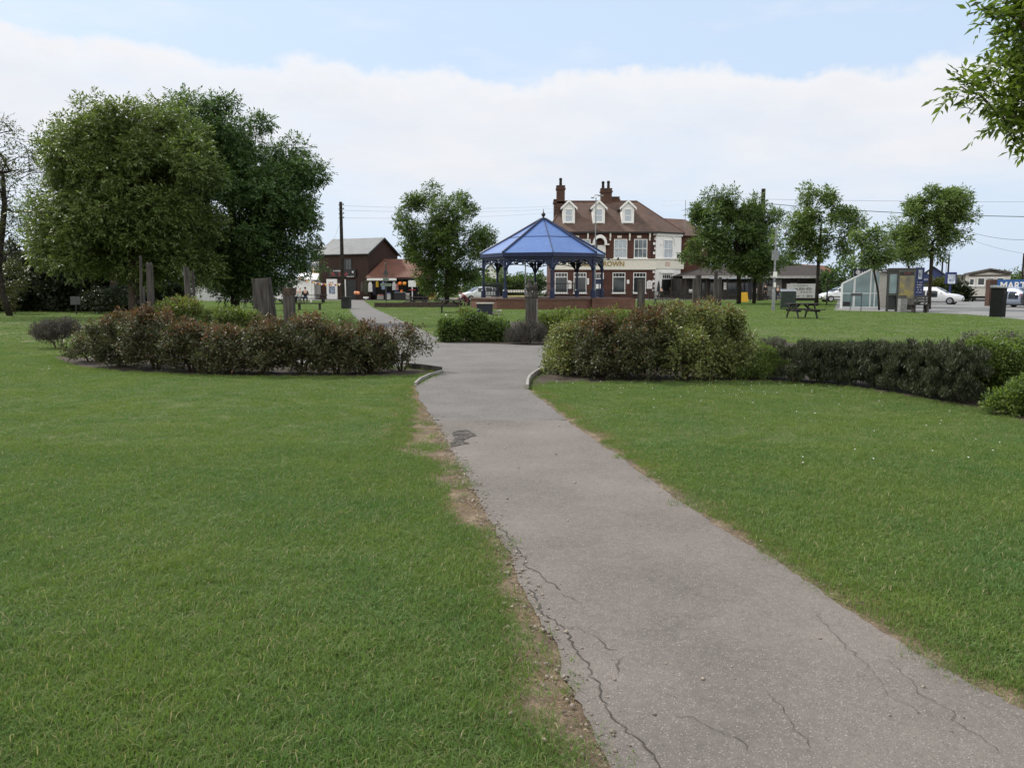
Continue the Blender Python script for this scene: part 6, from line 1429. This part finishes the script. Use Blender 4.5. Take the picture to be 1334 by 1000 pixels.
# ============================================================= cars
m_tyre = m_rubber; m_rim = M('alloy_rim', (.4,.4,.42), .35, metal=.8, var=.1); m_cglass = glass_mat('car_glass', (.012,.016,.02), .05)
m_lens = M('lamp_lens', (.6,.62,.65), .1, var=.05, bmp=0); m_taillens = M('tail_lens', (.35,.02,.02), .15, bmp=0)
def car(label, x, y, rz, paint, kind='estate', name='parked_car', group='parked cars', tail=False):
    """x forward; front at +x. lofted shell with glazed upper body"""
    t = thing(name, label, 'car', (x, y, 0), rz, group)
    if kind == 'estate':
        st = [(-2.2,.42,.62,.78,.80,.60,.78),(-2.14,.3,.95,1.02,.86,.7,1.05),(-1.98,.24,.99,1.36,.88,.66,1.4),(-1.4,.22,.98,1.45,.9,.64,1.47),(-.5,.2,.96,1.48,.9,.64,1.49),(.2,.2,.95,1.46,.9,.63,1.47),(.62,.2,.94,1.26,.9,.66,1.28),(1.12,.2,.93,.95,.9,.74,.97),(1.7,.2,.86,.87,.88,.7,.88),(2.06,.24,.72,.74,.82,.66,.76),(2.22,.36,.5,.6,.7,.6,.62)]
    else:
        st = [(-1.95,.42,.62,.78,.76,.58,.78),(-1.9,.3,.93,1.0,.82,.68,1.05),(-1.7,.24,.97,1.33,.84,.62,1.37),(-1.2,.22,.97,1.44,.86,.62,1.46),(-.4,.2,.95,1.48,.87,.62,1.49),(.2,.2,.95,1.45,.87,.61,1.46),(.62,.2,.94,1.24,.86,.64,1.26),(1.05,.2,.93,.96,.86,.72,.98),(1.5,.2,.86,.87,.84,.68,.88),(1.83,.24,.72,.74,.78,.62,.76),(1.96,.36,.5,.6,.66,.56,.62)]
    def ring(s):
        x_, z0, zb, zt, wb, wr, zc = s
        half = [(wb*.86, z0), (wb*.99, z0+.14), (wb, (z0+zb)/2), (wb*.985, zb), (wr+(wb*.97-wr)*.5 if zt-zb > .1 else wb*.93, zb+(zt-zb)*.5), (wr*1.02 if zt-zb > .1 else wb*.86, zt-.02), (wr*.8, zt), (0, zc)]
        return [(x_, a, b) for a, b in half]+[(x_, -a, b) for a, b in reversed(half[:-1])]
    rings = [ring(s) for s in st]; nr = len(rings[0]); mb = MB(); vs = [p for r in rings for p in r]; f = []
    for i in range(len(rings)-1):
        for k in range(nr): f.append((i*nr+k, i*nr+(k+1)%nr, (i+1)*nr+(k+1)%nr, (i+1)*nr+k))
    f.append(tuple(range(nr))); f.append(tuple(reversed([(len(rings)-1)*nr+k for k in range(nr)]))); mb.add(vs, f); mb.build('body', paint, t, smooth=True)
    def lerp3(a, b, q): return Vector(a).lerp(Vector(b), q)
    mid = 7
    for sgn, side in ((1, 0), (-1, 1)):   # side glazing split in three, with pillars between
        spans = [(1,3,.35,.92),(3,4,.06,.94),(4,6,.04,.8)]
        for (i0, i1, u0, u1) in spans:
            m_ = MB()
            def pt(u, k):
                xx = st[i0][0]+(st[i1][0]-st[i0][0])*u
                j = max(i for i in range(len(st)-1) if st[i][0] <= xx+1e-6); q = (xx-st[j][0])/(st[j+1][0]-st[j][0])
                kk = k if sgn > 0 else nr-1-k+0
                a = rings[j][k] if sgn > 0 else rings[j][nr-k]; b = rings[j+1][k] if sgn > 0 else rings[j+1][nr-k]
                return lerp3(a, b, q)+Vector((0, sgn*.012, 0))
            nU = 5; V_ = []
            for u in np.linspace(u0, u1, nU):
                a, b, c = pt(u, 3), pt(u, 4), pt(u, 5); V_ += [a.lerp(b,.12), b, b.lerp(c,.8)]
            m_.add(V_, [(i*3+j, i*3+j+1, (i+1)*3+j+1, (i+1)*3+j) for i in range(nU-1) for j in range(2)]); m_.build('side_window', m_cglass, t)
    def band(i0, i1, q0, q1, nm):
        m_ = MB(); V_ = []
        for q in (q0, (q0+q1)/2, q1):
            for k in (5,6,7,8,9):
                a = lerp3(rings[i0][k], rings[i1][k], q); V_.append(a+Vector((.012 if i0 > 4 else -.02, 0, .012)))
        m_.add(V_, [(i*5+j, i*5+j+1, (i+1)*5+j+1, (i+1)*5+j) for i in range(2) for j in range(4)]); m_.build(nm, m_cglass, t)
    m_ = MB(); V_ = []
    for i_, q in ((5,.12),(5,.9),(6,.1),(6,.5),(6,.93)):
        for k in (5,6,7,8,9): V_.append(lerp3(rings[i_][k], rings[i_+1][k], q)+Vector((.012,0,.014)))
    m_.add(V_, [(i*5+j, i*5+j+1, (i+1)*5+j+1, (i+1)*5+j) for i in range(4) for j in range(4)]); m_.build('windscreen', m_cglass, t)
    m_ = MB(); V_ = []
    for q in (.12, .5, .9):
        for k in (4,5,6,8,9,10): V_.append(lerp3(rings[1][k], rings[2][k], q)+Vector((-.02,0,.004)))
    m_.add(V_, [(i*6+j, i*6+j+1, (i+1)*6+j+1, (i+1)*6+j) for i in range(2) for j in range(5)]); m_.build('rear_window', m_cglass, t)
    xf, xr = (1.36, -1.38) if kind == 'estate' else (1.22, -1.25)
    for wx in (xf, xr):
        for s in (-1, 1):
            yy = s*(st[4][4]-.1); m_ = MB(); m_.lathe([(.2,-.1),(.3,-.1),(.32,-.07),(.32,.09),(.3,.115),(.2,.115)], 18, (wx, yy, .32), axis='y'); w = m_.build('wheel', m_tyre, t)
            m_ = MB(); m_.lathe([(.05,-.118),(.2,-.12),(.21,-.06),(.21,.1),(.2,.125),(.05,.12)], 10, (wx, yy, .32), axis='y'); m_.build('rim', m_rim, w)
            m_ = MB(); m_.tube([(wx+.38*math.cos(a), yy+s*.035, .32+.38*math.sin(a)) for a in np.linspace(-.1, PI+.1, 12)], .028, 5); m_.build('wheel_arch', m_black, t)
    fx = st[-1][0]
    for s in (-1, 1):
        m_ = MB(); m_.prism([(fx-.16,s*.72,.6),(fx-.06,s*.45,.6),(fx-.1,s*.45,.72),(fx-.2,s*.7,.76)], (.04,0,.0)); m_.build('headlight', m_lens, t)
        m_ = MB(); m_.bx(st[0][0]-.0, st[0][0]+.1, s*.7-.1, s*.7+.1, .75, 1.0); m_.build('tail_light', m_taillens, t)
        m_ = MB(); m_.cb((.72, s*1.0, .98), (.16, .18, .12)); m_.build('mirror', paint, t)
    m_ = MB(); m_.bx(fx-.06, fx+.015, -.55, .55, .3, .46); m_.bx(fx-.04, fx+.01, -.4, .4, .52, .58); m_.build('grille', m_black, t)
    m_ = MB(); m_.bx(fx+.016, fx+.03, -.26, .26, .4, .51); m_.bx(st[0][0]-.03, st[0][0]-.01, -.26, .26, .55, .66); m_.build('number_plate', m_white, t)
    m_ = MB(); m_.bx(-1.0, 1.0, -.75, .75, .16, .3); m_.build('underbody', m_rubber, t)
    return t
m_wcar = M('white_car_paint', (.74,.75,.77), .25, var=.02, bmp=0, coat=.6); m_silver = M('silver_blue_paint', (.3,.35,.46), .3, metal=.3, var=.03, bmp=0, coat=.6); m_dcar = M('dark_car_paint', (.02,.022,.03), .25, var=.03, bmp=0, coat=.6)
car('white estate car driving on the road behind the slim tree trunk', GX(1218,70), 70, R(-38), m_wcar)
car('white car parked left of the bandstand columns', GX(624,82), 82, R(205), m_wcar, 'hatch')
car('white car glimpsed behind the carved post and bandstand', GX(722,122), 122, R(190), m_wcar, 'hatch')
car('silver blue car facing forward below the white hoarding letters', GX(1332,60), 60, R(-72), m_silver, 'hatch')
car('dark car cut by the right frame edge', GX(1372,57), 57, R(-80), m_dcar, 'hatch')
car('white car half seen through the open timber rail fence', GX(1095,80), 80, R(180), m_wcar, 'hatch')

# ============================================================= people
def person(label, x, y, rz, pose, top, legs, hair, z=0, top_long=True):
    t = thing('person', label, 'person', (x, y, z), rz, None); S = {}
    if pose == 'sit':
        J = {'pel':(0,0,.52),'sp':(0,.03,.75),'ch':(0,.02,1.0),'nk':(0,0,1.16),'hd':(0,-.03,1.25),'hc':(0,-.05,1.36)}
        hip = lambda s: [(s*.1,-.02,.52),(s*.14,-.42,.52),(s*.14,-.46,.1),(s*.14,-.62,.04)]
        arm = lambda s: [(s*.2,0,1.08),(s*.27,-.12,.82),(s*.16,-.42,.78)]
    elif pose == 'lean':
        J = {'pel':(0,.05,.52),'sp':(0,-.02,.74),'ch':(0,-.14,.93),'nk':(0,-.25,1.05),'hd':(0,-.33,1.1),'hc':(0,-.4,1.18)}
        hip = lambda s: [(s*.1,.02,.52),(s*.14,-.38,.52),(s*.14,-.42,.1),(s*.14,-.58,.04)]
        arm = lambda s: [(s*.2,-.16,1.0),(s*.3,-.36,.8),(s*.18,-.66,.8)]
    else:
        J = {'pel':(0,0,.92),'sp':(0,0,1.12),'ch':(0,.01,1.36),'nk':(0,0,1.5),'hd':(0,-.02,1.58),'hc':(0,-.03,1.68)}
        hip = lambda s: [(s*.1,0,.88),(s*.11,-.02,.48),(s*.11,.03,.1),(s*.12,-.12,.03)]
        arm = lambda s: [(s*.19,0,1.42),(s*.25,.02,1.15),(s*.24,-.08,.9)]
    def skin(name, chains, mat, parent, lv=1):
        vs, ed, rad = [], [], []
        for pts, par0 in chains:
            prev = par0
            for (p, r) in pts:
                vs.append(p); rad.append(r); i = len(vs)-1
                if prev is not None: ed.append((prev, i))
                prev = i
        me = bpy.data.meshes.new(name); me.from_pydata(vs, ed, []); me.materials.append(mat); o = bpy.data.objects.new(name, me); link(o, parent)
        sk = o.modifiers.new('skin', 'SKIN'); sl = me.skin_vertices[0] if me.skin_vertices else None
        if sl is None:
            bpy.context.view_layer.objects.active = o; sl = me.skin_vertices[0]
        for i, r in enumerate(rad): sl.data[i].radius = (r if not hasattr(r, '__len__') else r) if hasattr(r, '__len__') else (r, r)
        sl.data[0].use_root = True; sk.use_smooth_shade = True; ss = o.modifiers.new('sub', 'SUBSURF'); ss.levels = lv; ss.render_levels = lv
        return o
    ch = [([(J['pel'],(.15,.11)),(J['sp'],(.13,.1)),(J['ch'],(.16,.11)),(J['nk'],.055),(J['hd'],.075),(J['hc'],(.085,.1)),(tuple(Vector(J['hc'])+Vector((0,-.01,.08))),.06)], None)]
    n0 = 7
    for s in (-1, 1):
        h = hip(s); ch.append(([(h[0],.085),(tuple(Vector(h[0]).lerp(Vector(h[1]),.5)),.075),(h[1],.058),(tuple(Vector(h[1]).lerp(Vector(h[2]),.4)),.055),(h[2],.038),(h[3],(.035,.03))], 0)); n0 += 6
        a = arm(s); hd = Vector(a[2])-Vector(a[1]); hd.normalize(); base_i = n0
        ch.append(([(a[0],.055),(a[1],.04),(tuple(Vector(a[2])-hd*.02),.028),(tuple(Vector(a[2])+hd*.06),(.038,.018))], 2)); n0 += 4; palm = n0-1
        sd = Vector((1,0,0)) if abs(hd.x) < .7 else Vector((0,1,0))
        for q, L in ((-.027,.055),(-.009,.068),(.009,.064),(.027,.05)):
            b = Vector(a[2])+hd*.1+sd*q; ch.append(([(tuple(b),.009),(tuple(b+hd*L*.6-Vector((0,0,.008))),.008),(tuple(b+hd*L-Vector((0,0,.02))),.007)], palm)); n0 += 3
        b = Vector(a[2])+hd*.04+sd*(-s*.045); ch.append(([(tuple(b),.011),(tuple(b+hd*.04-sd*s*.012),.009)], palm)); n0 += 2
    body = skin('body', ch, m_skin, t)
    face = MB(); hc = Vector(J['hc']); face.lathe([(.012,0),(.02,.02),(.006,.05)], 6, (hc.x, hc.y-.1, hc.z-.03)); face.build('nose', m_skin, t)
    e = .018
    tp = [([(J['pel'],(.155+e,.115+e)),(J['sp'],(.14+e,.11+e)),(J['ch'],(.17+e,.12+e)),(tuple(Vector(J['nk'])-Vector((0,0,.03))),.06)], None)]; k0 = 4
    for s in (-1, 1):
        a = arm(s); e2 = Vector(a[1]).lerp(Vector(a[2]), .75 if top_long else .0)
        tp.append(([(a[0],.055+e),(a[1],.042+e),(tuple(e2),.04)] if top_long else [(a[0],.055+e),(tuple(Vector(a[0]).lerp(Vector(a[1]),.6)),.055)], 2))
    skin('top', tp, top, t)
    lg = [([(J['pel'],(.155+e/2,.12))], None)]
    for s in (-1, 1):
        h = hip(s); lg.append(([(h[0],.09+e/2),(tuple(Vector(h[0]).lerp(Vector(h[1]),.5)),.085),(h[1],.07),(tuple(Vector(h[1]).lerp(Vector(h[2]),.4)),.066),(tuple(Vector(h[2])+Vector((0,0,.03))),.055)], 0))
    skin('trousers', lg, legs, t)
    for s in (-1, 1): 
        h = hip(s); m_ = MB(); f = Vector(h[3]); m_.cb((f.x, f.y+.06, .045), (.1,.27,.08)); m_.build('shoe', m_black, t, bevel=.02)
    m_ = MB(); m_.lathe([(.1*math.sin(a), -.1*math.cos(a)*1.05) for a in np.linspace(1.25, PI-.02, 7)], 12, (hc.x, hc.y+.02, hc.z+.025)); m_.build('hair', hair, t, smooth=True)
    return t
fab = lambda n, c: M(n, c, .9, var=.15, scale=12)
f_red, f_white, f_dark, f_grey, f_jean = fab('maroon_cloth',(.11,.03,.035)), fab('white_cloth',(.6,.6,.6)), fab('black_cloth',(.02,.02,.022)), fab('grey_cloth',(.2,.2,.21)), fab('denim',(.05,.07,.12))
h_dark, h_white, h_grey = fab('dark_hair',(.03,.022,.016)), fab('white_hat',(.65,.64,.6)), fab('grey_hair',(.3,.29,.28))
person('person in maroon top leaning over the picnic table by the bandstand', GX(607,47.8), 48.9+.0, R(-90)+R(0), 'lean', f_red, f_dark, h_dark)
person('person in a white top seated left at the table by the stall', GX(386,75.5), 75.3, R(180), 'sit', f_white, f_dark, h_dark)
person('person in a white top and pale hat at the table by the stall', GX(391.5,75.5), 75.2, R(170), 'sit', f_white, f_grey, h_white)
person('person in dark grey seated nearest the flag pole', GX(398.5,75.5), 75.2, R(195), 'sit', f_dark, f_jean, h_dark)
person('person in white top and pale hat seated behind the yellow board', GX(985,88.5), 88.6, R(180), 'sit', f_white, f_dark, h_white, .15)
person('person in black standing at the terrace beside the lamp post', GX(999.5,91), 91.6, R(20), 'stand', f_dark, f_dark, h_dark)
person('person in grey seated behind the storage bin', GX(1014,88.5), 88.6, R(160), 'sit', f_dark, f_jean, h_grey, .1)
person('person in black seated by the pub corner door', GX(859,93.5), 92.1, R(170), 'sit', f_dark, f_dark, h_dark)
SKY_VEIL, VEIL_COL, CLOUD_COL, CLOUD_LOW = .78, (6.2, 7.6, 9.5), (8.2, 8.2, 8.35), (7.2, 7.4, 7.9)
SUN_E, SUN_ANG, EXPO, BACK_FILL = 3.6, 5, 0.2, (12.4, 12.4, 12.1)
# ============================================================= light, sky, camera
SUN_EL, SUN_AZ = R(46), math.atan2(-.75, .62)
world = bpy.data.worlds.new('World'); scene.world = world; world.use_nodes = True
t = world.node_tree; t.nodes.clear()
out = t.nodes.new('ShaderNodeOutputWorld'); bg = t.nodes.new('ShaderNodeBackground'); t.links.new(bg.outputs[0], out.inputs[0])
sky = N(t, 'ShaderNodeTexSky', sky_type='NISHITA'); sky.sun_disc = False; sky.sun_elevation = SUN_EL; sky.sun_rotation = SUN_AZ % (2*PI)
sky.air_density = 1.0; sky.dust_density = 2.0; sky.ozone_density = 1.5; sky.altitude = 0
tc = t.nodes.new('ShaderNodeTexCoord'); sep = N(t, 'ShaderNodeSeparateXYZ'); t.links.new(tc.outputs['Generated'], sep.inputs[0])
def math_(op, a, b=None, c=None):
    n = N(t, 'ShaderNodeMath', operation=op)
    for i, s in enumerate((a, b, c)):
        if s is None: continue
        if hasattr(s, 'is_linked'): t.links.new(s, n.inputs[i])
        else: n.inputs[i].default_value = s
    return n.outputs[0]
el = math_('ARCSINE', sep.outputs[2]); az = math_('ARCTAN2', sep.outputs[0], sep.outputs[1])
cv = N(t, 'ShaderNodeCombineXYZ'); t.links.new(az, cv.inputs[0]); t.links.new(el, cv.inputs[1])
def sky_noise(sx, sy, off, detail, rough):
    m = N(t, 'ShaderNodeMapping'); m.inputs['Scale'].default_value = (sx, sy, 1); m.inputs['Location'].default_value = (off, off*.7, 0)
    t.links.new(cv.outputs[0], m.inputs[0]); n = N(t, 'ShaderNodeTexNoise', i_Scale=1.0, i_Detail=detail, i_Roughness=rough); t.links.new(m.outputs[0], n.inputs['Vector']); return n.outputs['Fac']
# bank of cumulus: its upper edge sinks from left to right, bulging; thin veil above and below
n_edge = sky_noise(10, 14, 3.1, 8, .56); n_big = sky_noise(3.0, 9, 8.3, 4, .5); n_body = sky_noise(4, 14, 1.7, 6, .6); n_wisp = sky_noise(3.5, 13, 5.5, 7, .62)
top = math_('MULTIPLY_ADD', az, -.025, .25)
top = math_('MULTIPLY_ADD', math_('SUBTRACT', n_edge, .5), .075, top)
top = math_('MULTIPLY_ADD', math_('SUBTRACT', sky_noise(38, 48, 6.6, 6, .6), .5), .028, top)
top = math_('MULTIPLY_ADD', math_('SUBTRACT', n_big, .5), .05, top)
edge = N(t, 'ShaderNodeMapRange', interpolation_type='SMOOTHSTEP'); t.links.new(math_('SUBTRACT', top, el), edge.inputs['Value']); edge.inputs['From Min'].default_value = -.002; edge.inputs['From Max'].default_value = .018
low = N(t, 'ShaderNodeMapRange', interpolation_type='SMOOTHSTEP'); t.links.new(math_('MULTIPLY_ADD', math_('SUBTRACT', n_body, .5), .16, el), low.inputs['Value']); low.inputs['From Min'].default_value = .03; low.inputs['From Max'].default_value = .17; low.inputs['To Min'].default_value = .15
body = N(t, 'ShaderNodeMapRange'); t.links.new(n_body, body.inputs['Value']); body.inputs['From Min'].default_value = .25; body.inputs['From Max'].default_value = .6; body.inputs['To Min'].default_value = .62; body.inputs['To Max'].default_value = 1
cloud = math_('MULTIPLY', math_('MULTIPLY', edge.outputs[0], low.outputs[0]), body.outputs[0])
wisp = N(t, 'ShaderNodeMapRange', interpolation_type='SMOOTHSTEP'); t.links.new(n_wisp, wisp.inputs['Value']); wisp.inputs['From Min'].default_value = .5; wisp.inputs['From Max'].default_value = .8; wisp.inputs['To Max'].default_value = .55
cloud = math_('MAXIMUM', cloud, wisp.outputs[0])
# overhead, out of frame, broken cloud as well
veil = mixc(t, SKY_VEIL, sky.outputs[0], VEIL_COL)
# sunlit cauliflower rim, greyer belly; unseen sky behind the viewer is a bright fill added to light front faces
rim = N(t, 'ShaderNodeMapRange', interpolation_type='SMOOTHSTEP'); t.links.new(math_('MULTIPLY_ADD', math_('SUBTRACT', n_body, .5), .09, math_('SUBTRACT', top, el)), rim.inputs['Value']); rim.inputs['From Min'].default_value = .0; rim.inputs['From Max'].default_value = .05
lump = N(t, 'ShaderNodeMapRange'); t.links.new(sky_noise(9, 22, 2.2, 5, .6), lump.inputs['Value']); lump.inputs['From Min'].default_value = .3; lump.inputs['From Max'].default_value = .7; lump.inputs['To Min'].default_value = .4; lump.inputs['To Max'].default_value = 1
ccol = mixc(t, math_('MULTIPLY', rim.outputs[0], lump.outputs[0]), CLOUD_COL, CLOUD_LOW)
front = mixc(t, cloud, veil, ccol)
back = N(t, 'ShaderNodeMapRange', interpolation_type='SMOOTHSTEP'); t.links.new(sep.outputs[1], back.inputs['Value']); back.inputs['From Min'].default_value = .4; back.inputs['From Max'].default_value = -.6
t.links.new(mixc(t, back.outputs[0], front, BACK_FILL), bg.inputs['Color']); bg.inputs['Strength'].default_value = .1

sl = bpy.data.lights.new('sun', 'SUN'); sl.energy = SUN_E; sl.angle = R(SUN_ANG); sl.color = (1, .955, .88)
so = bpy.data.objects.new('sun', sl); link(so)
dv = Vector((math.sin(SUN_AZ)*math.cos(SUN_EL), math.cos(SUN_AZ)*math.cos(SUN_EL), math.sin(SUN_EL)))
so.rotation_euler = dv.to_track_quat('Z', 'Y').to_euler(); so.location = dv*100
cam = bpy.data.cameras.new('camera'); cam.sensor_width = 36; cam.lens = 36*F/1334; cam.clip_start = .05; cam.clip_end = 5000
co = bpy.data.objects.new('camera', cam); link(co); co.location = (0, 0, H); co.rotation_euler = (PI/2-PITCH, 0, 0); scene.camera = co
scene.view_settings.view_transform = 'Standard'; scene.view_settings.look = 'None'; scene.view_settings.exposure = EXPO; scene.view_settings.gamma = 1
scene.cycles.max_bounces = 6; scene.cycles.diffuse_bounces = 3; scene.cycles.glossy_bounces = 2; scene.cycles.transmission_bounces = 4; scene.cycles.transparent_max_bounces = 8
scene.cycles.use_denoising = True; scene.cycles.caustics_reflective = False; scene.cycles.caustics_refractive = False
